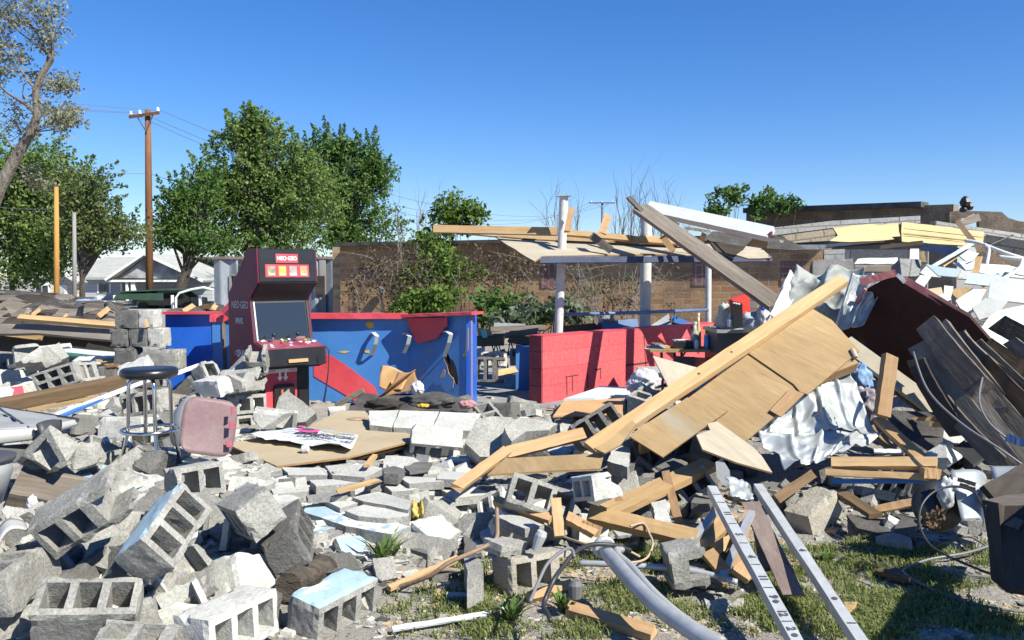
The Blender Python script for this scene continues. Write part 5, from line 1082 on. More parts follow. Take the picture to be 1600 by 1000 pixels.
for (x0,x1,y0,y1,n_,ks,ms) in REG:
    for i in range(int(n_*1.35)):
        px,py=rnd.uniform(x0,x1),rnd.uniform(y0,y1); kk=rnd.choice(ks); mt=rnd.choice(ms); p=G(px,py,.03)
        lb=autolabel(LM2[id(mt)]+' '+KW[kk],px,py)
        if not lb: continue
        me=rnd.choice(CH[kk])
        key=(me.name,id(mt))
        me2=me.copy(); me2.materials.append(mt)
        M=Matrix.Translation(p)@Matrix.Rotation(rnd.uniform(0,6.3),4,'Z')@Matrix.Rotation(rnd.gauss(0,.45 if kk in(0,2) else .16),4,'X')@Matrix.Rotation(rnd.gauss(0,.4 if kk in(0,2) else .14),4,'Y')
        o=bpy.data.objects.new('rubble_chunk',me2); COL.objects.link(o); o.matrix_world=M; tag(o,lb,'rubble','broken concrete lumps and flakes')
for (x0,x1,y0,y1,n_,lift) in [(0,400,770,1000,27,.05),(0,260,705,765,8,.04),(0,190,545,640,12,.10),(290,362,590,680,6,.06),(640,900,640,740,9,.05),(650,770,800,870,3,.0),(930,1120,690,810,9,.08),(760,1040,740,850,7,.04),(1400,1560,690,800,7,.06),(150,330,640,740,7,.05),(450,560,850,960,2,-.04)]:
    for i in range(n_):
        px,py=rnd.uniform(x0,x1),rnd.uniform(y0,y1); j=rnd.randrange(8); mt=rnd.choice((M_con,M_con,M_conw,M_cond)); p=G(px,py,lift)
        lb=autolabel(LM2[id(mt)]+' '+['three-hole block','chipped block','open-ended block','solid-faced block','badly broken block','two-hole block','broken three-hole block','block with a notch'][j],px,py)
        if not lb: continue
        me2=FB[j].copy(); me2.materials.append(mt); o=bpy.data.objects.new('concrete_block',me2); COL.objects.link(o)
        o.matrix_world=Matrix.Translation(p)@Matrix.Rotation(rnd.uniform(0,6.3),4,'Z')@Matrix.Rotation(rnd.gauss(0,.7),4,'X')@Matrix.Rotation(rnd.gauss(0,.4),4,'Y')@Matrix.Diagonal((rnd.uniform(.7,1),1,rnd.uniform(.8,1),1))
        tag(o,lb,'concrete block','concrete blocks of the rubble')
# chips nobody could count
def scatter(name,n,regs,size,mat,lab,seed,flat=.35,zoff=.0):
    rs=random.Random(seed); mb=MB()
    for i in range(n):
        x0,x1,y0,y1=rs.choices([r[:4] for r in regs],[r[4] for r in regs])[0]
        p=G(rs.uniform(x0,x1),rs.uniform(y0,y1),zoff); s=size*rs.uniform(.35,1.3)*(.5+.5*rs.random())
        M=Matrix.Translation(p)@Matrix.Rotation(rs.uniform(0,6.3),4,'Z')@Matrix.Rotation(rs.gauss(0,.3),4,'X')@Matrix.Diagonal((s,s*rs.uniform(.4,.9),s*rs.uniform(.5,1)*flat,1))
        vs=[Vector((x*rs.uniform(.3,.6),y*rs.uniform(.3,.6),z*rs.uniform(.3,.6))) for x in(-1,1) for y in(-1,1) for z in(-1,1)]
        mb.add([M@v for v in vs],[(0,1,3,2),(4,6,7,5),(0,4,5,1),(2,3,7,6),(0,2,6,4),(1,5,7,3)])
    o=mb.build(name,mat); tag(o,lab,None,None,'stuff'); return o
RALL=[(-500,2100,600,1000,4),(0,1600,700,1000,4),(0,900,640,760,4),(400,760,730,800,3),(600,1100,600,660,2),(1250,1500,760,900,2),(0,300,540,640,1)]
scatter('concrete_crumbs',3800,RALL,.045,M_con,'grey concrete crumbs all over the ground',31,.5)
scatter('plaster_crumbs',3800,[(380,760,700,800,5),(100,340,690,780,3),(0,1600,760,1000,2),(600,1000,610,650,1)],.05,M_conw,'white plaster and paint flakes all over the ground',32,.25)
scatter('concrete_bits',2900,[(-600,0,560,1000,4),(0,460,690,1000,3),(0,200,540,700,2),(400,780,730,880,5),(280,900,600,740,3),(760,1120,650,860,4),(1380,1600,680,860,1)],.13,M_con,'grey broken concrete bits filling the rubble',35,.5)
scatter('white_bits',2000,[(0,460,690,1000,1.5),(400,780,720,880,6),(100,420,600,760,4),(600,1000,640,800,2)],.12,M_conw,'whitish broken concrete bits filling the rubble',36,.35)
scatter('dark_crumbs',1200,[(0,1600,640,1000,1),(930,1150,700,860,2),(1300,1600,760,900,1)],.06,M_felt,'dark shingle crumbs among the rubble',33,.3)
scatter('dry_litter',5000,[(600,1600,850,1000,1)],.035,M_card,'dry leaves and straw litter in the grass',37,.15)
scatter('wood_chips',900,[(640,900,600,660,2),(660,1400,700,960,3),(0,700,640,900,1)],.07,M_wooy,'small yellow wood splinters among the rubble',34,.18)
# grass and weeds
def grass(n,regs,seed,name,mat,h=.07):
    rs=random.Random(seed); vs=[];fs=[]
    for i in range(n):
        x0,x1,y0,y1=rs.choices([r[:4] for r in regs],[r[4] for r in regs])[0]
        px,py=rs.uniform(x0,x1),rs.uniform(y0,y1); p=G(px,py)
        if noise.noise(Vector((p.x*2.6,p.y*2.6,7)))+.6*noise.noise(Vector((p.x*8,p.y*8,2)))+rs.uniform(-.3,.3)<.12: continue
        for b_ in range(rs.randint(3,7)):
            a=rs.uniform(0,6.3); L_=h*rs.uniform(.4,1.4); l=rs.uniform(.2,1.1)*L_; w_=.0022+.002*rs.random(); q=p+Vector((rs.gauss(0,.02),rs.gauss(0,.02),0))
            dx,dy=math.cos(a),math.sin(a); n0=len(vs)
            vs+=[q+Vector((-dy*w_,dx*w_,0)),q+Vector((dy*w_,-dx*w_,0)),q+Vector((dx*l*.4+dy*w_*.8,dy*l*.4-dx*w_*.8,L_*.7)),q+Vector((dx*l*.4-dy*w_*.8,dy*l*.4+dx*w_*.8,L_*.7)),q+Vector((dx*l,dy*l,L_*.85))]
            fs+=[(n0,n0+1,n0+2,n0+3),(n0+3,n0+2,n0+4)]
    me=bpy.data.meshes.new(name); me.from_pydata([tuple(v) for v in vs],[],fs); o=link(name,me,mat); tag(o,'patchy green grass between the debris',None,None,'stuff'); return o
GR=[(1600,2100,800,1000,2),(720,1000,905,1000,1.6),(1000,1600,850,1000,6),(600,800,870,1000,.8),(1230,1500,840,930,2),(880,1110,850,900,.6),(1180,1420,880,1000,2)]
grass(15000,GR,41,'grass',leafmat('grass_blades',(.13,.19,.045),(.20,.25,.08),(.36,.33,.18),s=9),.038)
def weed(px,py,lb,h=.13,n_=22,sd=1):
    p=G(px,py); rs=random.Random(sd); vs=[];fs=[]
    for i in range(n_):
        a=rs.uniform(0,6.3); L_=h*rs.uniform(.6,1.2); t=rs.uniform(.2,1.1); w_=.010; dx,dy=math.cos(a),math.sin(a)
        n0=len(vs); vs+=[Vector((-dy*w_*.5,dx*w_*.5,0)),Vector((dy*w_*.5,-dx*w_*.5,0)),Vector((dx*L_*t*.5+dy*w_,dy*L_*t*.5-dx*w_,L_*.6)),Vector((dx*L_*t*.5-dy*w_,dy*L_*t*.5+dx*w_,L_*.6)),Vector((dx*L_*t,dy*L_*t,L_*.85))]
        fs+=[(n0,n0+1,n0+2,n0+3),(n0+3,n0+2,n0+4)]
    link('weed',MB().add(vs,fs).mesh('weed'),L_b,None,Matrix.Translation(p),(lb,'plant'))
weed(597,882,'spiky green weed beside the small light blue slab',.16,30,1); weed(612,876,'smaller green weed right of the spiky one',.10,20,2); weed(800,975,'broad grass tuft at the bottom below the open block',.12,50,3); weed(880,960,'grass tuft near the end of the black cable',.10,40,4); weed(1385,665,'unused',.01,3,5) if 0 else None
weed(1120,905,'grass tuft right of the I-shaped block',.10,30,6); weed(240,742,'small green weed under the stool',.05,16,7); weed(1290,885,'grass tuft beside the tan lit block',.09,30,8)
# ---------------- stool
SC=P(233,580,5.65); sz=.335
root=empty('bar_stool',(SC.x,SC.y,sz),lab=('chrome bar stool with round black seat standing on the rubble','stool')); hS=SC.z-sz-.02
o=MB().lathe([(.02,hS-.02),(.168,hS-.018),(.178,hS-.005),(.182,hS+.012),(.178,hS+.03),(.165,hS+.040),(.12,hS+.044),(.02,hS+.045)],40).build('seat',M_vin,root,smooth=True)
for i in range(4):
    a=R(35+90*i); c,s_=math.cos(a),math.sin(a)
    MB().tube([Vector((c*r,s_*r,z)) for r,z in((.03,hS-.028),(.10,hS-.028),(.125,hS-.05),(.13,hS-.09),(.135,.30),(.14,.24),(.158,.16),(.172,.10),(.178,.02))],.0125,10).build('leg',M_chr,root,smooth=True)
    ft=MB().lathe([(.018,0),(.019,.035),(.015,.04)],10,Matrix.Translation((c*.178,s_*.178,0))).build('foot',M_rub,root)
mb=MB(); mb.tube([Vector((math.cos(t*math.pi/18)*.178,math.sin(t*math.pi/18)*.178,.25)) for t in range(37)],.011,8); mb.build('foot_ring',M_chr,root,smooth=True)
# ---------------- pink and grey chair shells
def shell(name,c4,mat,lab,bow=.05,flare=.02):
    return sheet(name,c4,14,14,lambda u,v:(-bow*((2*u-1)**2+.6*(2*v-1)**2)+flare*v**4,.16*(2*u-1)*abs(2*u-1)*0-.022*(2*u-1)*(2*v-1)**8+.012*(2*u-1)*math.cos((2*v-1)*1.4),-.022*(2*v-1)*(2*u-1)**8),mat,lab,th=.006)
shell('chair_shell',[P(292,617,5.5),P(372,628,5.62),P(360,716,5.55),P(280,706,5.4)],M_pnk,('faded pink plastic chair shell standing on its edge beside the stool','chair'),bow=.012)
bpy.context.view_layer.update(); ch_=[o for o in bpy.data.objects if o.name.startswith('chair_shell')][0]
for (x,y,w_,h_) in((364,641,3.5,6),(362,664,4.5,7),(358,694,6,4.5)):
    pts_=[P(x-w_,y-h_,5.44),P(x+w_*.7,y-h_*.8,5.46),P(x+w_,y+h_*.7,5.44),P(x-w_*.6,y+h_,5.42)]
    slab('red_worn_patch',[ch_.matrix_world@Vector((0,0,0))*0+p+(p-CAM).normalized()*.09 for p in pts_],.004,M_pkp if 'M_pkp' in globals() else globals().setdefault('M_pkp',surf('dark_pink_wear',(.30,.06,.10),(.34,.09,.13),s=6,rand=0)),parent=ch_,rough=.008,step=.015)
shell('chair_shell',[P(262,622,6.1),P(312,612,6.0),P(312,700,5.8),P(248,692,5.95)],M_gpl,('grey plastic chair shell behind the pink one','chair'),bow=.08)
# ---------------- hardboard sheets + poster
plh=plane3((365,690,6.45),(432,730,5.75),(650,684,6.6))
spx('hardboard_sheet',[(356,694),(372,690),(480,668),(532,641),(571,642),(580,655),(612,668),(652,682),(640,690),(600,700),(545,714),(432,728)],.014,[M_card,M_plye],('large tan hardboard sheet lying on the rubble under the poster','board'),pl=plh,rough=.012,step=.25)
plh2=(plh[0]-Vector((0,0,.05)),plh[1])
spx('hardboard_sheet',[(352,702),(362,692),(560,700),(648,688),(640,696),(560,716),(480,724),(412,733)],.014,[M_card,M_plye],('second tan board under the hardboard sheet','board'),pl=plh2,rough=.012,step=.25)
hb=PL(560,655,plh); MB().lathe([(.005,.004),(.10,.004),(.06,.010),(.02,.012)],12,Matrix.Translation(hb)@plh[1].to_track_quat('Z','Y').to_matrix().to_4x4()@Matrix.Diagonal((1,.6,1,1))).build('torn_paper',surf('torn_brown_paper',(.26,.17,.09),(.40,.32,.2),s=18,rand=0),None,None,('torn brown patch at the far corner of the hardboard','paper'))
pp=[P(370,686,6.36),P(452,671,6.75),P(556,690,6.6),P(548,708,6.05)]
pcorn=[PL(372,684,plh)+Vector((0,0,.02)),PL(460,670,plh)+Vector((0,0,.02)),PL(560,692,plh)+Vector((0,0,.03)),PL(546,711,plh)+Vector((0,0,.04))]
# poster local frame: x along the long bottom edge
q0,q1,q2,q3=PL(372,689,plh),PL(546,711,plh),PL(560,687,plh),PL(452,670,plh)
ps=sheet('poster',[q0+Vector((0,0,.03)),q1+Vector((0,0,.03)),q2+Vector((0,0,.025)),q3+Vector((0,0,.02))],30,16,lambda u,v:(.012*math.sin(u*9+v*5)+.025*max(0,.18-v)*6*abs(math.sin(u*8+1))+.008*noise.noise(Vector((u*9,v*7,1))),0,(-.02*noise.noise(Vector((u*14,3,1)))*(1-v)*2)),M_white,('wrinkled white printed poster lying on the hardboard','poster'),th=.001)
bpy.context.view_layer.update(); psM=ps.matrix_world
def onposter(u,v,off=.022):
    p=q0.lerp(q1,u).lerp(q3.lerp(q2,u),v)+plh[1]*(off+.03); x=(q1-q0).normalized(); return psM.inverted()@frame(p,x,plh[1])
M_ink=plain('dark_ink',(.07,.07,.09),.6); M_pki=plain('pink_ink',(.55,.08,.25),.6); M_inb=plain('pale_blue_ink',(.3,.5,.65),.6)
text('poster_text','COMMERCIAL',.095,onposter(.70,.55),M_ink,ps,sx=.85,bold=.003)
text('poster_text','SHOWING',.045,onposter(.66,.36),M_ink,ps,bold=.001)
MB().lathe([(.085,0),(.085,.001),(.05,.001)],20,onposter(.42,.72)@Matrix.Diagonal((1.2,.7,1,1))).build('pink_emblem',M_pki,ps)
MB().lathe([(.05,.0015),(.05,.003)],14,onposter(.40,.76)@Matrix.Diagonal((1.2,.6,1,1))).build('emblem_centre',M_ink,ps)
MB().lathe([(.04,0),(.04,.001)],14,onposter(.26,.88)@Matrix.Diagonal((1,.6,1,1))).build('small_emblem',M_pki,ps)
for (u,v,w_,h_,mm_) in [(.62,.86,.12,.02,M_inb),(.82,.86,.14,.012,M_inb),(.9,.78,.1,.01,M_ink),(.25,.62,.12,.005,M_ink),(.28,.52,.14,.005,M_ink),(.30,.42,.13,.005,M_ink),(.50,.45,.08,.006,M_ink),(.5,.36,.07,.006,M_ink),(.84,.36,.12,.012,M_inb),(.2,.72,.1,.004,M_ink)]:
    MB().box((-w_/2,-h_/2,0),(w_/2,h_/2,.001),M=onposter(u,v)).build('printed_line',mm_,ps)
MB().lathe([(.01,-.03),(.028,-.02),(.03,.02),(.012,.03)],10,Matrix.Translation(PL(477,708,plh)+Vector((0,0,.03)))@Matrix.Rotation(R(80),4,'Y')).build('crushed_cup',M_bag,None,None,('small crushed white cup under the front edge of the poster','cup'))
# ---------------- grey plastic lid at left
root=empty('plastic_cover',P(30,665,4.9),lab=('big grey ribbed plastic cover lying tilted at left edge','plastic cover')); bpy.context.view_layer.update()
sheet('ribbed_top',[P(-60,626,5.6),P(122,655,5.15),P(60,668,4.75),P(-60,676,4.6)],60,16,lambda u,v:.012*max(-.4,math.sin(v*40))*(1 if u<.85 else 0),M_gpl,th=.01,parent=root)
sheet('front_lip',[P(-60,676,4.6),P(62,667,4.75),P(52,688,4.72),P(-60,701,4.58)],20,8,lambda u,v:.02*math.sin(v*3.1),M_gpll,th=.012,parent=root)
sheet('corner_lip',[P(60,666,4.75),P(122,655,5.15),P(112,668,5.12),P(50,689,4.72)],20,8,lambda u,v:.02*math.sin(v*3.1),M_gpll,th=.012,parent=root)
board('rim',P(-60,628,5.55),P(123,656,5.12),.02,.02,M_gpd,parent=root)
board('strap',P(-10,632,5.3),P(55,675,4.7),.012,.012,M_gpd,parent=root)
sheet('latch',[P(56,664,4.68),P(92,658,4.85),P(90,672,4.83),P(62,682,4.66)],6,6,lambda u,v:.02*math.sin(u*3.1)*math.sin(v*3.1),M_gpd,th=.02,parent=root)
slab('lower_tray',[P(-60,700,4.55),P(40,693,4.75),P(68,698,4.85),P(26,722,4.7),P(-60,735,4.5)],.03,M_gpd,parent=root)
root=empty('plastic_bin',P(-36,742,4.0),lab=('dark grey plastic bin cut off by the left edge','bin')); bpy.context.view_layer.update()
MB().lathe([(.10,-.14),(.145,.0),(.15,.07),(.135,.07),(.12,0),(.09,-.13)],24).build('bucket',M_gpl,root,smooth=True); MB().lathe([(.14,.06),(.16,.065),(.165,.085),(.13,.09)],24).build('rim',M_gpd,root,smooth=True)
# red carton, timbers at left
root=empty('red_carton',P(20,612,7.0),lab=('red and white carton at the left edge under a white block','box')); bpy.context.view_layer.update()
slab('white_side',[P(-20,606,7.0),P(13,604,6.95),P(14,624,6.9),P(-20,630,6.9)],.1,M_white,parent=root); slab('red_side',[P(13,604,6.95),P(32,605,7.1),P(40,620,7.05),P(14,625,6.9)],.1,M_red,parent=root)
board('timber_beam',P(-30,640,6.3),P(192,596,7.3),.10,.09,M_wbrn,('long brown timber beam lying behind the grey plastic cover','beam'),up=(0,-.4,1),nseg=14)
board('lath',P(42,642,6.1),P(155,620,6.6),.035,.02,M_wooy,('thin yellow lath in front of the brown timber beam','board'),up=(0,-.3,1))
board('edge_trim',P(84,650,6.0),P(232,594,7.2),.035,.035,M_white,('long white and blue trim strip leaning towards the stool seat','board'))
board('edge_trim',P(92,652,5.98),P(200,606,6.95),.03,.02,M_blue,('blue edged trim strip just below the white one','board'),up=(0,-1,.2))
board('edge_trim',P(262,588,7.9),P(322,567,8.3),.04,.02,M_white,('short white trim strip between stool seat and broken block','board'))
board('lath',P(0,520,11.8),P(66,528,11.6),.07,.03,M_wooy,('yellow lath near the left edge below the grey fascia','board'),split=.03)
# weathered log / timber
board('weathered_log',P(18,764,4.6),P(165,790,4.75),.24,.14,M_wold,('thick weathered split timber below the grey plastic bin','log'),up=(.1,-.45,1),split=.03,nseg=16)
def crumple(name,loc,r,mat,lab,sd=1,sc=(1,1,1)):
    bm=bmesh.new(); bmesh.ops.create_icosphere(bm,subdivisions=4,radius=r)
    for v in bm.verts:
        n_=noise.noise(v.co*(2.2/r)+Vector((sd,0,0)))*.35+abs(noise.noise(v.co*(5/r)+Vector((0,sd,0))))*.3; v.co*=1+n_; v.co=Vector((v.co.x*sc[0],v.co.y*sc[1],v.co.z*sc[2]))
    me=bpy.data.meshes.new(name); bm.to_mesh(me); bm.free(); return link(name,me,mat,None,Matrix.Translation(loc),lab,True)
crumple('paper_wad',P(50,788,4.4),.035,M_bag,('crumpled white paper wad hanging on the weathered timber','paper'),3,(.7,.7,1.2))
sheet('curved_scrap',[P(-10,840,3.7),P(40,815,3.8),P(44,828,3.7),P(-8,858,3.6)],10,4,lambda u,v:.05*math.sin(u*3.1),M_gpll,('curved pale scrap at the left edge above the large solid block','scrap'),th=.01)
# round log at centre bottom
a,b_=P(450,918,4.0),P(516,882,4.4); d=b_-a
mb=MB(); pts=[a+d*(i/12)+Vector((noise.noise(Vector((i*.7,1,1))),0,noise.noise(Vector((i*.7,5,1)))))*.02-a for i in range(13)]
mb.tube(pts,[.068+.004*math.sin(i*.9) for i in range(13)],18); o=mb.build('log',M_log,None,Matrix.Translation(a),('dark rough log between the square-ended blocks and the light blue slab','log')); 
# tubes, cords at centre
def rod(name,pts,r,mat,lab,n=8,parent=None):
    c=Vector(pts[0]); 
    # smooth catmull
    Pn=[Vector(p) for p in pts]; out=[]
    for i in range(len(Pn)-1):
        p0=Pn[max(i-1,0)];p1=Pn[i];p2=Pn[i+1];p3=Pn[min(i+2,len(Pn)-1)]
        for k_ in range(6):
            t=k_/6; out.append(.5*((2*p1)+(-p0+p2)*t+(2*p0-5*p1+4*p2-p3)*t*t+(-p0+3*p1-3*p2+p3)*t**3))
    out.append(Pn[-1]); return MB().tube([p-c for p in out],r,n).build(name,mat,parent,Matrix.Translation(c),lab,True)
rod('bent_tube',[P(776,794,4.45),P(777,820,4.35),P(776,840,4.3),P(765,850,4.25),P(740,862,4.15),P(700,880,4.1),P(675,898,4.1),P(640,912,4.15),P(600,922,4.2)],.011,M_rod,('brown bent tube curving down in front of the small stack','tube'))
rod('black_cable',[P(860,970,3.55),P(856,960,3.6),P(850,950,3.65),P(852,936,3.7),P(866,905,3.75),P(880,885,3.85),P(900,862,3.95),P(925,851,4.05),P(960,852,4.1),P(985,860,4.15)],.011,M_cabl,('thick black cable looping over the open block on the grass','cable'))
rod('black_cable',[P(828,940,3.6),P(840,912,3.7),P(856,880,3.8),P(880,860,3.9),P(893,858,3.95),P(897,870,3.9)],.008,M_cabg,('thinner grey cable beside the thick black loop','cable'))
rod('loose_rope',[P(850,818,4.5),P(862,824,4.5),P(880,838,4.45),P(910,848,4.3),P(940,852,4.3),P(975,858,4.3),P(1000,870,4.3)],.006,M_cord,('tan cord running from the upright stub to the curved pipe','cord'))
rod('loose_rope',[P(985,822,4.5),P(1005,818,4.6),P(1015,835,4.5),P(1020,850,4.4),P(1012,870,4.3),P(995,878,4.2),P(965,878,4.15)],.006,M_cord,('tan cord looped over the yellow plank above the curved pipe','cord'))
rod('fallen_branch',[G(620,930,.03),G(650,915,.03),G(690,906,.05),G(730,905,.03)],.012,M_wold,('grey stick lying in the grass under the bent tube','branch'))
board('lath',G(614,996,.03),G(764,970,.03),.028,.012,M_white,('thin white lath in the grass at the bottom','board'),up=(0,-.3,1))
board('lath',G(608,934,.04),G(716,898,.08),.035,.02,M_wood,('short tan lath in the grass in front of the small stack','board'),up=(0,-.3,1))
MB().tube([Vector((0,0,0)),Vector((.11,-.01,0))],.018,10).build('cut_tube',M_gpl,None,Matrix.Translation(G(698,937,.02)),('short grey tube end lying in the grass','tube'))
# ---------------- big plywood panel with yellow stud
plp=plane3((925,705,5.7),(1318,440,7.2),(1345,550,6.45))
root=empty('roof_section',PL(1130,600,plp),lab=('large leaning plywood roof panel with a yellow stud along its upper edge','panel')); bpy.context.view_layer.update()
n_=plp[1]
def pp_(poly,off,nm,mat=[M_ply,M_plye],t=.012,**k): return spx(nm,poly,t,mat,pl=(plp[0]+n_*off,n_),parent=root,rough=.006,step=.3,**k)
pp_([(988,680),(1005,655),(1170,552),(1238,590),(1336,612)][:0]+[(1170,552),(1262,478),(1300,500),(1343,548),(1262,616),(1250,612),(1240,600)],0,'sheet')
pp_([(1075,622),(1170,553),(1256,612),(1162,692),(1120,658),(1103,640)],-.014,'sheet')
pp_([(984,682),(1000,668),(1074,621),(1138,641),(1036,714)],.012,'sheet')
pp_([(1203,641),(1234,607),(1257,615),(1220,651)],.012,'patch',[M_wood,M_plye])
S0,S1=PL(922,706,plp)+n_*.03,PL(1315,443,plp)+n_*.03
board('stud',S0,S1,.11,.05,M_wooy,up=n_,parent=root,split=.015,nseg=20)
for (x,y) in [(1120,560),(1070,600)]: MB().lathe([(.011,0),(.011,.001)],10,root.matrix_world.inverted()@frame(S0.lerp(S1,(x-922)/393)+n_*.0265,(1,0,0),n_)).build('knot',M_wbrn,root)
board('stud_behind',PL(1000,690,plp)-n_*.07,PL(1340,560,plp)-n_*.07,.04,.08,M_wood,up=n_,parent=root)
MB().lathe([(.012,0),(.018,.02),(.02,.08),(.01,.1)],10,root.matrix_world.inverted()@frame(PL(1337,560,plp)+n_*.01,(1,0,0),(PL(1338,540,plp)-PL(1337,560,plp)))).build('bent_flange',M_plyg,root)
# long grey stud continuing at the right, behind the panel
board('pale_stud',P(1320,535,7.2),P(1470,645,6.5),.15,.04,M_plyg,('pale grey painted stud sticking out right of the big panel','board'),up=(-.2,-.6,.8))
board('brown_stud',P(1322,548,7.3),P(1450,648,6.6),.06,.05,M_wbrn,('brown stud directly under the pale grey stud','board'),up=(-.2,-.8,.3))
board('upright_stud',P(1391,556,5.9),P(1378,650,5.75),.10,.05,M_wood,('short stud standing upright right of the big panel','board'),up=(.2,-1,.1))
# triangle board sticking up left of the panel
slab('triangle_board',[P(1020,556,7.3),P(1100,583,7.2),P(1120,600,6.9),P(1052,615,6.9),P(1046,608,6.9)],.012,[M_plyg,M_blue],('triangular grey plywood piece with blue edge pointing up beside the red wall','board'))
# lower plywood pieces
spx('plywood_piece',[(945,692),(988,656),(1002,652),(970,695),(945,708),(928,700)],.012,[M_ply,M_plye],('narrow folded plywood piece at the foot of the big panel','board'),pl=plane3((930,702,5.5),(1002,652,5.9),(960,700,5.55)),rough=.005,step=.2)
spx('plywood_piece',[(1088,680),(1110,672),(1105,662),(1120,658),(1165,690),(1178,700),(1190,712),(1207,738),(1150,722),(1098,702)],.012,[M_plyg,M_plye],('folded plywood piece with blue corner under the big panel','board'),pl=plane3((1088,680,5.5),(1120,658,5.8),(1207,738,5.3)),rough=.006,step=.15)
spx('plywood_strip',[(762,741),(790,716),(938,708),(943,710),(938,732),(860,735)],.014,[M_ply,M_plye],('flat plywood strip lying over the leaning three-hole block','board'),pl=plane3((762,741,5.2),(790,712,5.6),(940,720,5.45)),rough=.004,step=.3)
board('plank',P(792,708,5.7),P(912,678,5.9),.085,.035,M_wood,('rounded brown plank above the flat plywood strip','board'),up=(0,-.8,.6))
board('plank',P(714,762,5.1),P(792,704,5.7),.07,.03,M_wood,('plank running down left from the flat plywood strip','board'),up=(0,-.8,.6),split=.02)
board('plank',P(774,782,5.0),P(862,812,4.75),.055,.035,M_wood,('plank under the lower edge of the leaning three-hole block','board'),up=(0,-.5,.8),split=.02)
board('plank',P(868,778,4.55),P(874,838,4.45),.055,.03,M_wooy,('short upright stub of wood in front of the leaning block','board'),up=(.1,-1,.2))
board('plank',P(925,745,5.4),P(968,786,5.0),.05,.035,M_wood,('short plank slanting down right of the white block end','board'),up=(0,-.7,.6))
board('plank',P(950,800,4.9),P(1110,725,5.7),.13,.045,M_wooy,('broad yellow plank rising right into the shade','board'),up=(-.25,-.5,.9),nseg=14)
board('plank',P(922,804,4.75),P(1090,842,4.5),.095,.05,M_wooy,('long yellow plank crossing in front with a wire on it','board'),up=(0,-.6,.8),split=.015,nseg=14)
board('plank',P(885,808,4.6),P(930,832,4.5),.06,.04,M_wood,('short split plank left of the long yellow plank','board'),up=(0,-.5,.8),split=.02)
board('plank',P(910,822,4.55),P(938,832,4.5),.06,.04,M_wood,('small wood block under the long yellow plank end','board'))
board('plank',P(1040,738,5.4),P(1062,820,5.0),.05,.03,M_wood,('thin upright lath behind the broad yellow plank','board'))
board('plank',P(1085,860,4.5),P(1140,805,4.8),.11,.05,M_wooy,('short yellow plank behind the marked square tube','board'),up=(-.2,-.6,.8))
board('plank',P(1118,858,4.4),P(1145,842,4.6),.06,.04,M_wooy,('small yellow block end left of the marked square tube','board'))
board('plank',P(1105,862,4.3),P(1132,895,4.2),.07,.03,M_wood,('brown plank leaning down behind the I-shaped block','board'),up=(0,-.6,.8))
board('plank',P(1150,885,4.25),P(1175,902,4.2),.10,.03,M_wood,('short orange board in the grass under the marked square tube','board'),up=(0,-.3,1))
board('plank',P(1170,800,4.7),P(1150,890,4.3),.05,.03,M_wood,('narrow stud crossing behind the marked square tube','board'))
board('plank',G(888,962,.03),G(1020,1002,.03),.07,.04,M_wood,('brown plank lying in the grass at the bottom middle','board'),up=(0,-.3,1),split=.01)
board('plank',G(826,944,.03),G(892,926,.03),.05,.04,M_wood,('short plank under the open block on the grass','board'),up=(0,-.7,.7))
board('plank',P(1210,782,5.0),P(1268,742,5.6),.06,.04,M_wbrn,('brown stud in the shade left of the tan block','board'))
board('plank',P(1316,772,5.4),P(1368,806,5.0),.08,.03,M_wbrn,('brown board leaning right of the tan block','board'),up=(0,-.5,.8))
board('plank',P(1362,798,5.3),P(1440,782,5.2),.06,.015,M_wood,('thin splintered lath right of the brown board','board'),split=.04,up=(0,-.5,.8))
board('lath',P(495,793,5.3) if 0 else Zp(500,792,.2),Zp(528,778,.27),.03,.015,M_wooy,('short yellow lath end beside the striped slab','board'),up=(0,-.4,1))
board('lath',Zp(528,768,.32),Zp(592,750,.32),.04,.015,M_wooy,('yellow lath lying across the white slabs','board'),up=(0,-.4,1),split=.03)
board('lath',Zp(572,728,.35),Zp(586,712,.36),.035,.02,M_wooy,('short yellow stick at the hardboard edge','board'),up=(0,-.4,1))
board('lath',Zp(524,634,.35),Zp(568,610,.5),.05,.02,M_wold,('brown lath leaning on the foot of the blue counter','board'),up=(0,-1,.3))
for i,(x0,y0,x1,y1,lb) in enumerate([(700,735,740,752,'brown stick left of the crossing plank'),(740,690,775,715,'brown splinter behind the crossing plank'),(1010,760,1030,740,'short splinter poking up behind the broad plank'),(650,640,700,634,'pale splinter along the counter foot'),(905,640,960,628,'splinter at the foot of the red wall'),(1000,640,1040,632,'splinter between block and white bag')]):
    board('splinter',G(x0,y0,.05),G(x1,y1,.08),.03,.015,[M_wold,M_wood,M_wood,M_wooy,M_wood,M_wooy][i],(lb,'board'),up=(0,-.4,1),split=.02)
# ---------------- square tubes, rusty flat, pipes
def sqt(name,a,b_,wd,mat,lab,up=(0,-.4,1),marks=None):
    a,b_=Vector(a),Vector(b_); root=empty(name,(a+b_)/2,lab=lab); bpy.context.view_layer.update()
    o=board('tube_body',a,b_,wd,wd*.9,mat,up=up,parent=root,nseg=8)
    if marks:
        M=root.matrix_world.inverted()@frame((a+b_)/2,b_-a,up); L=(b_-a).length
        for t,s_ in marks:
            Mt=M@Matrix.Translation((L*(t-.5),0,wd*.45+.002))
            if s_=='|': MB().box((-.0022,-wd*.42,0),(.0022,wd*.42,.001),M=Mt).build('tick_mark',M_ink,root)
            elif s_=='o': MB().lathe([(wd*.26,0),(wd*.26,.001)],10,Mt).build('dot_mark',M_ink,root)
            else: text('painted_number',s_,wd*.95,Mt@Matrix.Rotation(R(90),4,'Z') if 0 else Mt,M_ink,root,bold=.002)
    return root
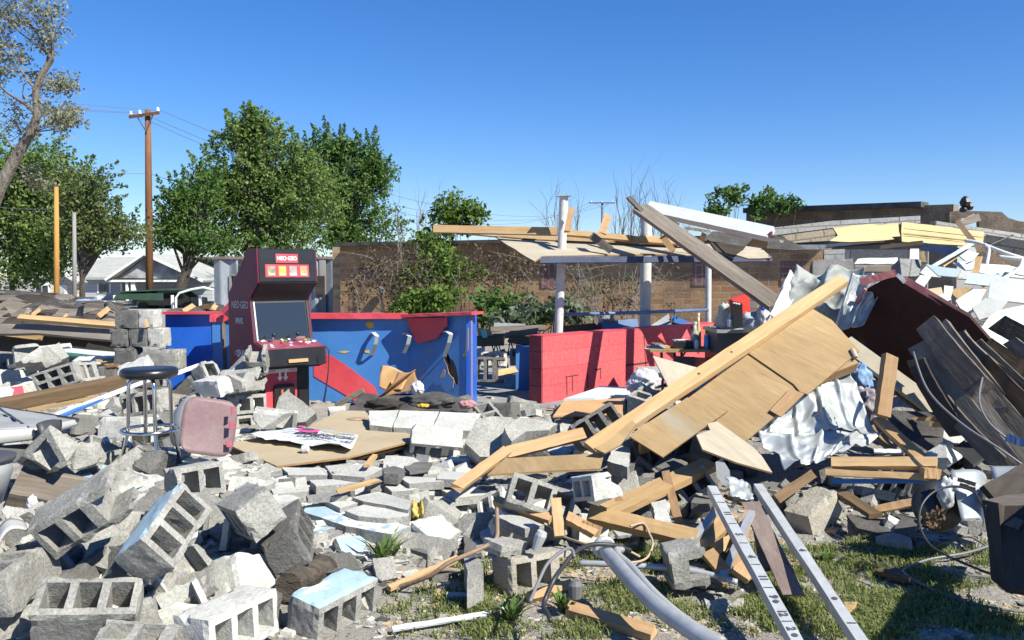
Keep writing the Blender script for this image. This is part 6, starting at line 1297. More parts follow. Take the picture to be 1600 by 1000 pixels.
sqt('square_tube',P(1112,765,4.9),P(1246,1010,3.35),.052,M_alu,('white square metal tube with tick marks and painted numbers','metal tube'),marks=[(.08,'|'),(.15,'|'),(.24,'11'),(.32,'|'),(.40,'5'),(.46,'|'),(.55,'4'),(.60,'|'),(.68,'11'),(.735,'|'),(.785,'9'),(.81,'o'),(.87,'12'),(.91,'|'),(.945,'2'),(.975,'o')])
sqt('square_tube',P(1184,762,5.1),P(1348,1010,3.4),.050,M_alu,('right hand white square metal tube, lying parallel to the marked one','metal tube'),marks=[(.52,'4'),(.80,'o'),(.92,'1')])
board('flat_bar',P(1172,785,4.85),P(1240,930,4.0),.10,.012,M_rust,('rusty flat steel bar between the two square tubes','metal bar'),up=(-.1,-.5,.9))
board('angle_iron',P(1065,865,4.4),P(1122,800,4.8),.045,.045,M_gal,('grey steel angle slanting up left of the marked tube','metal bar'),up=(-.3,-.6,.7))
board('angle_iron',P(1128,905,4.15),P(1175,800,4.7),.035,.03,M_gal,('thin steel angle crossing behind the marked tube','metal bar'),up=(-.3,-.6,.7))
board('angle_iron',P(1178,800,4.8),P(1196,890,4.3),.05,.02,M_gpd,('dark steel strip under the rusty flat bar','metal bar'))
sheet('crushed_sheet',[P(1135,742,5.1),P(1168,754,5.15),P(1178,782,4.95),P(1142,775,4.95)],10,10,lambda u,v:.03*noise.noise(Vector((u*5,v*5,2))),M_tin,('crushed grey sheet metal end where the square tubes meet','sheet metal'),th=.003)
spx('metal_disc',[(1118,722),(1128,716),(1140,735),(1142,755),(1130,758),(1120,745)],.01,M_gpl,('grey rounded metal scrap above the marked tube end','sheet metal'),pl=(P(1130,738,5.3),Vector((-.2,-.9,.3)).normalized()))
# curved pipe with flange
root=empty('steel_pipe',P(1020,920,3.9),lab=('curved grey steel pipe with a flanged end in the grass','pipe')); bpy.context.view_layer.update(); Lp=root.location
def tubep(nm,pts,r,mat,n=14):
    o=rod(nm,[Vector(p)-Lp for p in pts],r,mat,None,n,root); return o
tubep('pipe_body',[P(944,858,4.15),P(962,880,4.0),P(990,912,3.8),P(1030,950,3.6),P(1080,985,3.42),P(1140,1022,3.25)],.036,M_gal)
MB().lathe([(.036,0),(.055,.0),(.058,.015),(.05,.03),(.037,.03)],20,Matrix.Translation(P(942,853,4.16)-Lp)@(P(962,880,4.0)-P(942,853,4.16)).to_track_quat('Z','Y').to_matrix().to_4x4()).build('flange',M_alu,root,smooth=False)
rod('bent_channel',[P(972,862,4.1),P(964,856,4.12),P(966,868,4.05),P(985,885,3.95),P(1020,925,3.7),P(1070,968,3.5),P(1130,1003,3.35)],.020,M_gpl,('dark grey bent channel lying beside the curved pipe','pipe'))
rod('conduit',[P(905,880,4.35),P(960,882,4.3),P(1060,889,4.25),P(1110,898,4.2),P(1152,910,4.15)],.016,M_gal,('straight thin conduit behind the curved pipe','pipe'))
MB().lathe([(.015,-.05),(.03,-.04),(.035,.02),(.02,.04)],12,Matrix.Translation(P(899,920,3.9))).build('rubber_cap',M_rub,None,None,('dark rubber cap at the right of the open block','cap'))
MB().lathe([(.02,-.05),(.03,.03),(.025,.05)],12,Matrix.Translation(P(842,845,4.25))@Matrix.Rotation(R(20),4,'Y')).build('crushed_can',M_alu,None,None,('small crushed metal can on the long flat block','can'))
board('lath',G(960,858,.08),G(1030,850,.08),.07,.02,M_gpl,('grey board end behind the curved pipe','board'),up=(0,-.3,1))
# ---------------- crumpled sheet metal, tarp, maroon panel
def ridg(a,f,ph=0,amp2=.03,sd=0):
    def cr(x): return abs((x%1)-.5)*2
    return lambda u,v:a*max(0,cr(u*f*.2+ph+.10*noise.noise(Vector((u*1.5,v*1.2,sd))))-.72)*3.6+amp2*1.3*(1-2*abs(noise.noise(Vector((u*1.7+sd,v*1.4,sd)))))+amp2*.22*(1-2*abs(noise.noise(Vector((u*6+sd,v*5,sd+4)))))+.003*noise.noise(Vector((u*22+sd,v*20,sd)))
sheet('crumpled_sheet',[P(1196,640,6.3),P(1314,578,6.6),P(1372,690,6.2),P(1176,692,6.0)],70,50,ridg(.035,22,.4,.09,3),M_tin,('crumpled white corrugated sheet metal under the big plywood panel','sheet metal'),th=.002)
sheet('crumpled_sheet',[P(1178,690,6.0),P(1374,688,6.2),P(1310,722,5.8),P(1222,742,5.7)],60,30,ridg(.03,18,1.2,.07,8),M_tin,('flared lower flap of white sheet metal above the plank frame','sheet metal'),th=.002)
sheet('tarp',[P(1245,430,8.0),P(1352,428,7.8),P(1322,520,7.6),P(1222,500,7.7)],60,50,ridg(.05,8,.2,.10,5),M_tarp,('crumpled grey tarp draped behind the stud end','tarp'),th=.004)
sheet('tarp',[P(1232,428,7.9),P(1250,436,7.8),P(1222,500,7.5),P(1198,500,7.5)],16,24,lambda u,v:.05*math.sin(u*5)+.04*noise.noise(Vector((u*3,v*5,0))),M_white,('narrow white cloth fold at the left edge of the grey tarp','cloth'),th=.004)
sheet('tarp',[P(1330,432,7.5),P(1388,432,7.4),P(1350,510,7.3),P(1302,520,7.4)],40,40,ridg(.05,10,.9,.04,9),M_tin,('pale wrinkled metal sheet between tarp and maroon panel','sheet metal'),th=.003)
plm1=plane3((1398,428,7.1),(1552,540,6.6),(1325,525,7.7))
root=empty('maroon_roof',PL(1420,520,plm1),lab=('dark maroon panel with faded pink edge leaning like a roof','panel')); bpy.context.view_layer.update()
spx('panel_face',[(1312,517),(1352,452),(1398,428),(1416,440),(1515,496),(1555,541),(1556,600),(1480,640),(1400,610),(1335,535)],.03,M_marp,pl=plm1,parent=root)
board('pink_edge',P(1345,441,7.2),P(1400,426,7.1),.06,.05,M_pink,parent=root); board('pink_edge',P(1412,436,7.05),P(1514,496,6.75),.055,.05,M_pink,parent=root)
board('pink_edge',P(1352,452,7.3),P(1313,517,7.55),.02,.03,M_pink,parent=root); board('white_edge',P(1403,430,7.05),P(1413,440,7.0),.03,.03,M_white,parent=root)
# ---------------- yellow plank frame low right
root=empty('broken_pallet',P(1390,715,5.6),lab=('yellow plank frame lying under the sheet metal','wooden frame')); bpy.context.view_layer.update()
board('plank',P(1300,724,5.7),P(1464,724,5.4),.07,.05,M_wooy,up=(0,-.7,.6),parent=root); board('plank',P(1290,738,5.6),P(1465,746,5.35),.04,.05,M_wooy,up=(0,-.9,.3),parent=root)
board('plank',P(1440,738,5.35),P(1466,740,5.34),.06,.09,M_wood,up=(0,-1,.1),parent=root); board('plank',P(1372,655,6.3),P(1440,718,5.7),.075,.04,M_wood,up=(-.2,-.5,.8),parent=root)
board('plank',P(1360,668,6.4),P(1408,718,6.0),.06,.03,M_ply,up=(-.2,-.5,.8),parent=root); board('plank',P(1300,752,5.6),P(1460,752,5.4),.03,.02,M_blue,up=(0,-.9,.3),parent=root)
board('white_lath',P(1365,705,5.9),P(1412,706,5.85),.03,.02,M_white,up=(0,-.7,.6),parent=root)
slab('dark_sheet',[P(1372,640,6.6),P(1478,645,6.4),P(1472,695,6.1),P(1450,720,6.0),P(1400,665,6.4)],.015,M_felt,('flat black roofing sheet behind the plank frame','roofing'))
board('lath',P(1432,655,6.2),P(1500,652,6.1),.03,.015,M_wooy,('broken yellow lath on the black roofing sheet','board'),split=.06); board('lath',P(1450,662,6.15),P(1476,664,6.1),.04,.01,M_wooy,('yellow splinter just below the broken lath','board'),split=.03)
# clothes in the gap
crumple('cloth_bundle',P(1345,595,6.9),.10,surf('denim_cloth',(.16,.28,.50),(.30,.45,.65),s=14,rand=0,r=.9),('crumpled light blue cloth under the right corner of the big panel','cloth'),5,(.8,.7,1.2))
crumple('cloth_bundle',P(1325,578,6.9),.05,surf('striped_cloth',(.55,.6,.7),(.10,.2,.5),s=30,rand=0,r=.9,st=(.2,.2,3)),('small striped cloth beside the light blue cloth','cloth'),6)
crumple('cloth_bundle',P(1352,630,6.6),.09,surf('mixed_rags',(.10,.08,.12),(.45,.42,.42),s=16,rand=0,r=.9),('heap of dark and pale rags below the light blue cloth','rags'),7,(1,.8,1.3))
# ---------------- dark tar boards right
for i,(a,b_,wd,m_,lb) in enumerate([((1436,540,6.3),(1585,735,5.35),.15,M_tar,'widest charred board in the right hand stack, nearest the middle'),((1450,508,6.3),(1535,610,5.7),.16,M_tar,'short broken charred board standing at the top of the stack'),((1470,515,6.5),(1610,690,5.6),.16,M_tar,'second charred board from the left in the stack'),
 ((1518,540,6.4),(1640,655,5.8),.16,M_tar,'charred board with brown edge in the middle right of the stack'),((1540,538,6.6),(1660,620,6.1),.13,M_wbrn,'upper brown edged board at the right of the stack'),((1560,505,6.7),(1660,560,6.3),.15,M_dk,'topmost dark board at the right edge')]):
    board('tar_board',P(*a),P(*b_),wd,.05,m_,(lb,'board','tar boards stacked on the right'),up=(-.75,-.5,.35),split=.03,nseg=14,bow=.06 if i<3 else .02)
TB=[(1455,535,6.25,1600,730,5.3,.13,'narrow brown-grey board just right of the widest tar board'),(1478,540,6.3,1560,640,5.6,.10,'short curled layer in the middle of the tar boards'),(1500,560,6.2,1620,700,5.4,.12,'layer with ragged lower end in the tar board stack'),(1540,570,6.1,1640,670,5.5,.12,'right hand ragged layer of the tar board stack'),(1430,560,6.1,1500,680,5.6,.12,'dark lower layer on the left side of the tar boards'),(1470,620,5.9,1560,720,5.3,.10,'short dark layer low in the tar boards'),(1575,530,6.5,1660,590,6.2,.10,'thin layer below the topmost dark board'),(1500,520,6.5,1560,580,6.1,.09,'small curled flake between two tar boards')]
for i,(x0,y0,Y0,x1,y1,Y1,wd,lb) in enumerate(TB): board('tar_board',P(x0,y0,Y0),P(x1,y1,Y1),wd,.025,[M_tar,M_wold,M_tar,M_wbrn,M_dk][i%5],(lb,'board','tar boards stacked on the right'),up=(-.6-.05*i,-.5,.5-.05*i),split=.05,nseg=12,bow=.05)
for i,(pts,lb) in enumerate([([P(1427,550,5.9),P(1450,610,5.6),P(1500,660,5.3),P(1560,700,5.1),P(1610,735,5.0)],'thin wire bent along the left side of the tar boards'),([P(1535,590,5.7),P(1530,625,5.5),P(1545,660,5.3),P(1580,690,5.2)],'short wire curving over the tar boards')]): rod('loose_wire',pts,.007,M_cabg,(lb,'wire'),6)
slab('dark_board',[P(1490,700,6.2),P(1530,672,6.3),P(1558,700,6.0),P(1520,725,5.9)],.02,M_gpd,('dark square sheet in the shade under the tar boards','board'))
board('blue_strip',P(1572,683,5.2),P(1610,695,5.1),.05,.02,M_bluem,('small blue strip at the right edge under the tar boards','board'))
# roof rubble beyond: boards of pale siding
SD=[([(1434,430),(1448,413),(1480,418),(1470,433)],9.2,M_sding,'grey siding piece left of the siding heap'),([(1447,413),(1500,420),(1493,433),(1466,430)],9.0,M_sidin,'pale blue siding piece in the top of the heap'),([(1425,446),(1438,430),(1455,432),(1442,452)],8.8,M_sding,'narrow grey siding piece beside the pink edge'),
([(1508,442),(1516,426),(1565,430),(1556,448)],8.3,M_sidin,'long light blue siding strip in the middle of the heap'),([(1548,440),(1562,432),(1640,442),(1640,478),(1545,466)],8.0,M_sding,'broad dull siding sheet at the right edge'),([(1496,436),(1502,422),(1516,424),(1512,436)],8.6,M_sding,'small curled siding piece'),
([(1494,470),(1520,452),(1540,452),(1530,480),(1510,495)],7.8,M_white,'white torn plasterboard in the heap'),([(1476,446),(1490,448),(1486,466),(1474,462)],8.2,M_white,'small white plasterboard left of the torn one'),([(1540,466),(1575,470),(1560,490),(1530,500),(1520,480)],7.6,M_sding,'grey siding sheet with dark holes'),
([(1520,520),(1560,485),(1640,470),(1640,540),(1600,580),(1552,540)],7.3,M_white,'large pale blue-white sheet at the right edge above the tar boards'),([(1450,452),(1470,448),(1478,475),(1462,482)],8.1,M_card,'tan cardboard between the siding pieces'),([(1490,410),(1525,408),(1545,420),(1508,422)],9.4,M_white,'white siding strip under the white pipes'),
([(1530,412),(1580,414),(1640,420),(1640,440),(1560,430),(1522,424)],9.0,M_white,'white siding sheet at the right top of the heap'),([(1340,404),(1402,402),(1404,412),(1335,412)],10.5,M_white,'white strip under the grey block wall'),([(1336,414),(1404,413),(1402,424),(1336,425)],10.2,M_wold,'dark plank under the white strip'),
([(1406,404),(1440,405),(1436,432),(1408,432)],9.8,M_cmugs,'grey block face right of the dark plank'),([(1422,388),(1436,388),(1436,408),(1422,406)],10,M_white,'small pale board standing above the grey block face'),([(1270,406),(1333,404),(1334,420),(1300,430),(1270,432)],11,M_cond,'dark grey concrete slab behind the tarp'),
([(1288,390),(1320,389),(1320,405),(1288,406)],11.4,M_cmugs,'grey block standing on the dark slab behind the tarp'),([(1466,462),(1478,457),(1486,468),(1476,472)],8.0,M_sidin,'tiny light blue scrap near the pink edge'),([(1570,425),(1600,430),(1640,440),(1640,425),(1600,415)],8.8,M_sding,'pale siding corner at the right edge'),
([(1480,452),(1530,445),(1540,452),(1500,470)],8.25,M_ply,'tan board under the blue siding strip'),([(1440,470),(1462,462),(1470,485),(1455,492)],7.9,M_sding,'small grey board by the middle of the pink edge'),([(1590,548),(1612,545),(1612,570),(1594,566)],7.0,M_white,'white scrap at the right edge above the tar boards'),
([(1500,400),(1512,390),(1530,396),(1515,412)],9.6,M_sidin,'light blue board propped under the white pipes'),([(1456,500),(1500,492),(1520,512),(1490,530)],7.6,M_sding,'grey board just above the right end of the pink edge')]
for i,(poly,Yd,m_,lb) in enumerate(SD):
    n2=Vector((random.Random(i).uniform(-.25,.25),-.75,.6)).normalized(); cx_=sum(p[0] for p in poly)/len(poly); cy_=sum(p[1] for p in poly)/len(poly)
    spx('siding_piece' if m_ in(M_sding,M_sidin,M_white) else 'board_piece',poly,.015 if m_ not in(M_cmugs,M_cond) else .15,m_,(lb,'siding' if m_ in(M_sding,M_sidin) else 'board','scattered wall boards on the right'),pl=(P(cx_,cy_,Yd),n2),rough=.02,step=.12,seed=i)
# yellow boards (sheathing) over the wall
plo=plane3((1300,358,11.7),(1410,348,11.9),(1300,385,11.5)); plo2=plane3((1410,348,11.4),(1540,362,11.5),(1410,378,11.2))
root=empty('sheathing_board',PL(1350,365,plo),lab=('left of the two large yellow sheathing boards under the broken wall','board')); bpy.context.view_layer.update()
spx('board_face',[(1302,356),(1360,350),(1404,349),(1408,372),(1380,376),(1330,378),(1296,376),(1310,368)],.02,[M_shy,M_plye],pl=plo,parent=root,rough=.03)
root=empty('sheathing_board',PL(1470,370,plo2),lab=('right of the two large yellow sheathing boards under the broken wall','board')); bpy.context.view_layer.update()
spx('board_face',[(1409,347),(1440,350),(1538,362),(1536,385),(1480,382),(1409,377)],.02,[M_shy,M_plye],pl=plo2,parent=root,rough=.02)
for (y0,y1) in((357,371),(366,379)): board('seam',P(1412,y0,11.25),P(1536,y1,11.35),.008,.004,M_wbrn,parent=root,up=(0,-1,0))
for i,(a,b_,wd,m_,lb) in enumerate([((1240,385,12.5),(1420,374,11.6),.10,M_felt,'dark metal edge under the yellow sheathing'),((1290,384,12.2),(1380,376,11.7),.04,M_sidin,'pale blue edge strip under the left sheathing board'),((1375,386,11.3),(1440,379,11),.05,M_wooy,'splintered yellow strip below the sheathing'),
 ((1440,385,11.2),(1500,394,10.6),.10,M_bluem,'blue edge board below the right sheathing board'),((1470,415,9.8),(1512,385,10),.07,M_wood,'tan stud slanting up to the right sheathing board'),((1495,345,10.8),(1535,395,10),.06,M_wood,'tan stud hanging from the broken wall'),((1545,390,9.6),(1568,418,9.2),.06,M_wood,'short tan stud under the white pipes'),
 ((1455,418,9.6),(1520,380,9.9),.04,M_sidin,'thin light blue lath beside the tan stud'),((1440,392,9.9),(1444,412,9.8),.05,M_wooy,'short yellow stud right of the grey block face'),((1530,402,9),(1524,430,8.7),.06,M_wooy,'short yellow board in the white siding'),((1560,430,8.6),(1520,455,8.2),.05,M_bluem,'dark blue strip across the white siding')]):
    board('wall_board',P(*a),P(*b_),wd,.03,m_,(lb,'board'),split=.03)
for i,(pts,lb) in enumerate([([P(1508,376,9.4),P(1530,380,9.3),P(1570,395,9.1),P(1605,406,9)],'white plastic pipe sloping right over the heap'),([P(1560,401,9.1),P(1600,405,9),P(1640,406,9)],'horizontal white pipe at the right edge'),([P(1538,382,9.2),P(1545,390,9.2),P(1541,415,9.1)],'white pipe elbow hanging in the heap'),([P(1598,405,8.9),P(1592,420,8.7),P(1560,440,8.5)],'white pipe bent down at the right edge'),([P(1540,386,9.3),P(1583,367,9.4)],'dark rod crossing the white pipes')]):
    rod('plastic_pipe',pts,.02 if i<4 else .008,M_white if i<4 else M_cabl,(lb,'pipe'),8)
spx('metal_flashing',[(1200,377),(1212,368),(1240,378),(1260,390),(1240,391),(1198,388)],.02,M_felt,('dark curved flashing at the right end of the white beam','sheet metal'),pl=(P(1230,380,11),Vector((0,-.9,.3)).normalized()))
board('concrete_lintel',P(1240,386,11.5),P(1290,386,11.4),.06,.06,M_gpl,('grey metal strip right of the dark flashing','metal bar'))
# ---------------- table and things on it by the red wall
TA=P(1012,540,9.9); TB=P(1118,548,9.7)
root=empty('folding_table',P(1065,560,9.8),lab=('folding table with tan top standing against the red wall','table')); bpy.context.view_layer.update(); tz=P(1065,544,9.9).z
x0,x1=TA.x,P(1118,548,9.9).x
MB().box((x0,9.7,tz-.03),(x1,10.2,tz),M=Matrix.Translation(-root.location)).build('table_top',M_ply,root)
for x in(x0+.15,x0+.3,x0+.38): board('leg',Vector((x,9.85,tz-.03)),Vector((x+.02,9.85,FZ+.05)),.03,.03,M_gpd,parent=root)
board('brace',Vector((x0+.42,9.8,tz-.03)),Vector((x0+.25,9.8,tz-.25)),.02,.02,M_gpd,parent=root)
def onT(px): return (px-800)/FX*9.85
def bottle(name,px,h,r,mat,lab,capm=None,neck=.35,y=9.85):
    root=empty(name,(onT(px),y,tz),lab=lab); bpy.context.view_layer.update()
    MB().lathe([(r*.95,0),(r,.01),(r,h*(1-neck)),(r*.45,h*(1-neck*.6)),(r*.4,h*.93)],14).build('bottle_body',mat,root,smooth=True)
    MB().lathe([(r*.5,h*.93),(r*.5,h)],10).build('cap',capm or M_white,root); return root
M_gls=plain('clear_amber_liquid',(.45,.38,.20),.15,spec=.8)
bottle('glass_bottle',1089,.30,.05,surf('bottle_glass',(.30,.30,.28),(.45,.42,.33),s=8,r=.15,rand=0,bump=0),('large clear bottle with a thin spout on the table','bottle'),M_white,.5,9.95)
bottle('spray_bottle',1096,.40,.035,M_gls,('tall spray bottle with yellow liquid on the table','bottle'),plain('spray_trigger',(.75,.75,.7),.4),.55,10.0)
bottle('spray_can',1103,.17,.028,plain('blue_can',(.08,.28,.60),.3,spec=.7),('blue spray can standing at the front of the table','can'),M_white,.15,9.78)
bottle('spray_bottle',1111,.26,.032,plain('green_bottle',(.05,.5,.12),.35),('green spray bottle near the right table end','bottle'),plain('green_trigger',(.06,.60,.10),.35),.5,9.9)
bottle('small_bottle',1088,.12,.03,M_white,('short white bottle in front of the large clear bottle','bottle'),M_blk,.3,9.8)
bottle('small_bottle',1107,.20,.025,plain('yellow_bottle',(.65,.5,.05),.4),('small yellow bottle behind the blue can','bottle'),plain('yellow_cap',(.7,.6,.1),.4),.3,9.95)
mb=MB(); mb.tube([Vector((.022*math.cos(t*.5236),0,.022*math.sin(t*.5236))) for t in range(13)],.010,8); mb.build('tape_roll',plain('yellow_tape',(.75,.65,.05),.4),None,Matrix.Translation((onT(1112),9.72,tz+.033)),('yellow tape roll at the front right corner of the table','tape'))
root=empty('black_case',(onT(1067),9.9,tz),lab=('black box with papers on the table','box')); bpy.context.view_layer.update()
bev(MB().box((-.11,-.08,0),(.11,.1,.085)).build('case_body',M_blk,root),.006); MB().box((-.09,-.05,.086),(.06,.08,.094)).build('paper',M_white,root); MB().box((-.075,-.07,.095),(.07,.05,.10),M=Matrix.Rotation(.2,4,'Z')).build('paper',M_white,root)
root=empty('cardboard_tray',(onT(1033),9.9,tz),lab=('open cardboard tray left of the black box on the table','box')); bpy.context.view_layer.update()
MB().box((-.14,-.09,.004),(.10,.1,.03)).build('tray',M_cardb,root); MB().box((-.10,-.07,.03),(.0,.04,.06),M=Matrix.Rotation(.3,4,'Z')).build('flap',M_wold,root); MB().box((-.18,-.12,0),(-.03,.05,.004)).build('paper',M_white,root)
slab('flat_board',[P(1012,540,9.55),P(1036,538,9.6),P(1040,543,9.5),P(1014,545,9.5)],.01,M_gpl,('grey board edge overhanging the left table end','board'))
slab('pink_crate',[P(1056,556,9.95),P(1118,560,9.9),P(1117,570,9.9),P(1110,590,9.9),P(1085,585,9.9),P(1052,575,9.95)],.05,plain('salmon_paint',(.60,.20,.16),.6),('salmon coloured sheet leaning under the table','panel'))
slab('dark_crate',[P(1053,557,9.8),P(1086,558,9.8),P(1085,573,9.8),P(1053,568,9.8)],.05,M_gpd,('dark box against the salmon sheet under the table','box'))
MB().tube([P(1104,568,9.7)-P(1104,568,9.7),P(1115,567,9.7)-P(1104,568,9.7)],.018,10).build('paper_tube',M_white,None,Matrix.Translation(P(1104,568,9.7)),('small white roll under the right table end','roll'))
# black cabinet right of the table and things on it
root=empty('black_cabinet',P(1155,540,9.3),lab=('low black cabinet right of the table, behind the yellow stud','cabinet')); bpy.context.view_layer.update(); kx=lambda px,Yv:(px-800)/FX*Yv
zc=P(1150,520,9.4).z
MB().box((kx(1118,9.5),9.4,FZ),(kx(1215,9.5),10.0,zc),M=Matrix.Translation(-root.location)).build('body',M_gpd,root); MB().box((kx(1116,9.5),9.36,zc),(kx(1218,9.5),10.05,zc+.035),M=Matrix.Translation(-root.location)).build('top',M_gpl,root)
M_redp=plain('red_plastic_shell',(.68,.045,.03),.35)
slab('red_chair',[P(1144,468,9.3),P(1170,458,9.35),P(1173,493,9.35),P(1150,497,9.3)],.09,M_redp,('bright red plastic shell standing on the black cabinet','chair'))
root=empty('black_speaker',P(1150,497,9.1),lab=('narrow black box leaning in front of the red shell','speaker')); bpy.context.view_layer.update()
slab('front',[P(1144,470,9.05),P(1160,474,9.05),P(1161,512,9.05),P(1146,514,9.05)],.08,M_blk,parent=root); board('white_strip',P(1145,473,8.99),P(1156,475,8.99),.012,.006,M_white,parent=root); 
crumple('plastic_bag',P(1178,503,9.2),.13,surf('grey_bag',(.30,.36,.42),(.46,.5,.53),s=6,rand=0),('pale grey crumpled bag on the black cabinet beside the red shell','bag'),11,(1.3,.8,.75))
crumple('plastic_bag',P(1193,492,9.1),.09,M_bag,('white crumpled bag on the black cabinet at the stud','bag'),12,(.7,.7,1.4))
crumple('plastic_bag',P(1137,500,9.6),.16,surf('pale_green_bag',(.36,.42,.38),(.5,.55,.5),s=6,rand=0),('pale greenish bag left of the black leaning box','bag'),13,(.7,.7,1.1))
MB().lathe([(.03,-.05),(.035,.02),(.012,.05),(.012,.07)],12,Matrix.Translation(P(1141,503,9.1))).build('water_bottle',plain('pale_plastic_bottle',(.4,.5,.55),.2,spec=.8),None,None,('clear plastic bottle left of the black leaning box','bottle'))
MB().lathe([(.02,-.02),(.028,0),(.02,.03)],10,Matrix.Translation(P(1192,482,9.0))).build('bottle_stopper',plain('bright_blue_plastic',(.02,.08,.6),.4),None,None,('bright blue stopper on top of the white bag','stopper'))
slab('tan_board',[P(1182,476,9.2),P(1194,480,9.2),P(1196,500,9.2),P(1184,500,9.2)],.02,M_cardb,('tan board stub behind the blue cap','board'))
for i,(poly,lb) in enumerate([([(1116,492),(1135,478),(1146,474),(1146,484),(1124,500),(1116,505)],'black torn sheet left of the leaning box'),([(1170,470),(1190,472),(1196,480),(1172,482)],'black torn sheet behind the red shell')]):
    spx('black_sheet',poly,.01,M_blk,(lb,'sheet'),pl=(P(poly[0][0],poly[0][1],9.9),Vector((0,-.9,.4)).normalized()),rough=.03)
crumple('plastic_bag',P(1008,594,7.5),.115,M_bag,('white plastic bag in front of the red wall','bag'),14,(1,.8,.8))
crumple('plastic_bag',P(990,602,7.5),.06,plain('pinkish_bag',(.6,.45,.5),.5),('small pinkish bag beside the white plastic bag','bag'),15)
slab('white_tray',[P(881,623,7.6),P(935,605,8.3),P(985,607,8.1),P(990,618,7.7),P(930,621,7.6)],.02,M_white,('white folding tray lying at the foot of the red wall','tray'))
rod('tray_rim',[P(936,604,8.3),P(984,607,8.1),P(994,613,7.8),P(988,619,7.7)],.008,M_chr,('thin metal rail on the edge of the white tray','rail'))
slab('floor_board',[Zp(864,650,.25),Zp(884,622,.3),Zp(968,618,.3),Zp(980,645,.25)],.015,M_cardb,('tan board on the ground in front of the white tray','board'))
spx('dark_box',[(996,573),(1040,572),(1042,582),(998,584)],.2,M_gpl,('dark flat box behind the white bag','box'),pl=(P(1018,578,8.6),Vector((0,-.9,.4)).normalized()))
# benches and planks beyond the red wall
root=empty('wooden_bench',P(925,520,11.5),lab=('brown and blue plank bench back behind the red wall','bench')); bpy.context.view_layer.update()
board('plank',P(872,516,11.5),P(934,510,11.8),.10,.03,M_wbrn,up=(0,-1,.2),parent=root); board('plank',P(872,527,11.4),P(936,523,11.6),.09,.03,M_gpd,up=(0,-1,.2),parent=root)
board('plank',P(936,510,11.7),P(996,505,12),.12,.03,M_bluem,up=(0,-1,.2),parent=root); board('plank',P(936,522,11.6),P(996,518,11.9),.09,.03,M_bluem,up=(0,-1,.2),parent=root); board('post',P(937,506,11.6),P(937,530,11.6),.06,.05,M_wbrn,parent=root)
slab('blue_board',[P(1050,492,12.2),P(1090,508,12),P(1086,514,12),P(1050,512,12.1)],.02,M_blue,('blue triangular board behind the red wall between two pillars','board'))
slab('grey_board',[P(1018,508,12),P(1045,490,12.4),P(1050,512,12),P(1020,514,11.9)],.03,M_gpl,('grey curved board behind the red wall','board'))
board('plank',P(1050,505,11.8),P(1090,514,11.7),.03,.02,M_wold,('thin dark plank across the blue triangular board','board'))
crumple('cloth_scrap',P(948,498,11.8),.09,M_gpl,('grey cloth scrap on top of the bench','cloth'),16,(1,.6,.8))
# pile in the gap
for i,(a,b_,wd,m_,lb) in enumerate([((745,533,11.3),(786,532,11.2),.14,M_wbrn,'wide brown board behind the right end of the counter'),((798,529,11),(832,534,10.8),.12,M_wbrn,'brown board leading to the red wall end'),((768,515,12.2),(850,512,12),.08,M_wold,'weathered board on top of the far pile'),((790,524,11.8),(840,517,11.7),.08,M_wold,'grey warped board in the far pile'),
 ((756,525,12),(795,520,12),.06,M_wold,'thin weathered board left in the far pile'),((772,508,12.6),(820,510,12.4),.07,M_gpl,'pale roofing strip at the back of the far pile'),((786,548,11),(792,575,10.8),.05,M_wold,'short stick in the gap'),((770,585,10.4),(806,578,10.5),.08,M_wooy,'yellow board on the floor of the gap')]):
    board('pile_board',P(*a),P(*b_),wd,.03,m_,(lb,'board'),split=.02,up=(0,-.8,.5))
slab('carton',[P(745,512,11.6),P(766,513,11.5),P(768,527,11.4),P(748,530,11.4)],.15,M_cardb,('open cardboard carton behind the counter end','box')); slab('green_paper',[P(751,515,11.3),P(759,514,11.3),P(762,527,11.25),P(754,528,11.25)],.005,plain('mint_paper',(.25,.6,.45),.6),('mint green sheet leaning on the carton','paper'))
slab('concrete_slab',[P(744,545,11),P(757,542,11),P(757,566,10.9),P(744,568,10.9)],.05,M_conw,('pale slab standing behind the counter end','concrete slab'))
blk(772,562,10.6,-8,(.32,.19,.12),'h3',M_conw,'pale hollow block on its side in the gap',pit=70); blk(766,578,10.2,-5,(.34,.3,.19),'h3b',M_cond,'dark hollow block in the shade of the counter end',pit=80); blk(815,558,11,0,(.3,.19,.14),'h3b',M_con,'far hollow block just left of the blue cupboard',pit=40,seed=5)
slab('floor_slab_edge',[Zp(745,620,.21),Zp(800,612,.21),Zp(838,622,.2),Zp(838,630,.2),Zp(745,628,.2)],.05,M_con,('broken concrete floor edge in the gap','concrete slab'),rough=.02,step=.06)
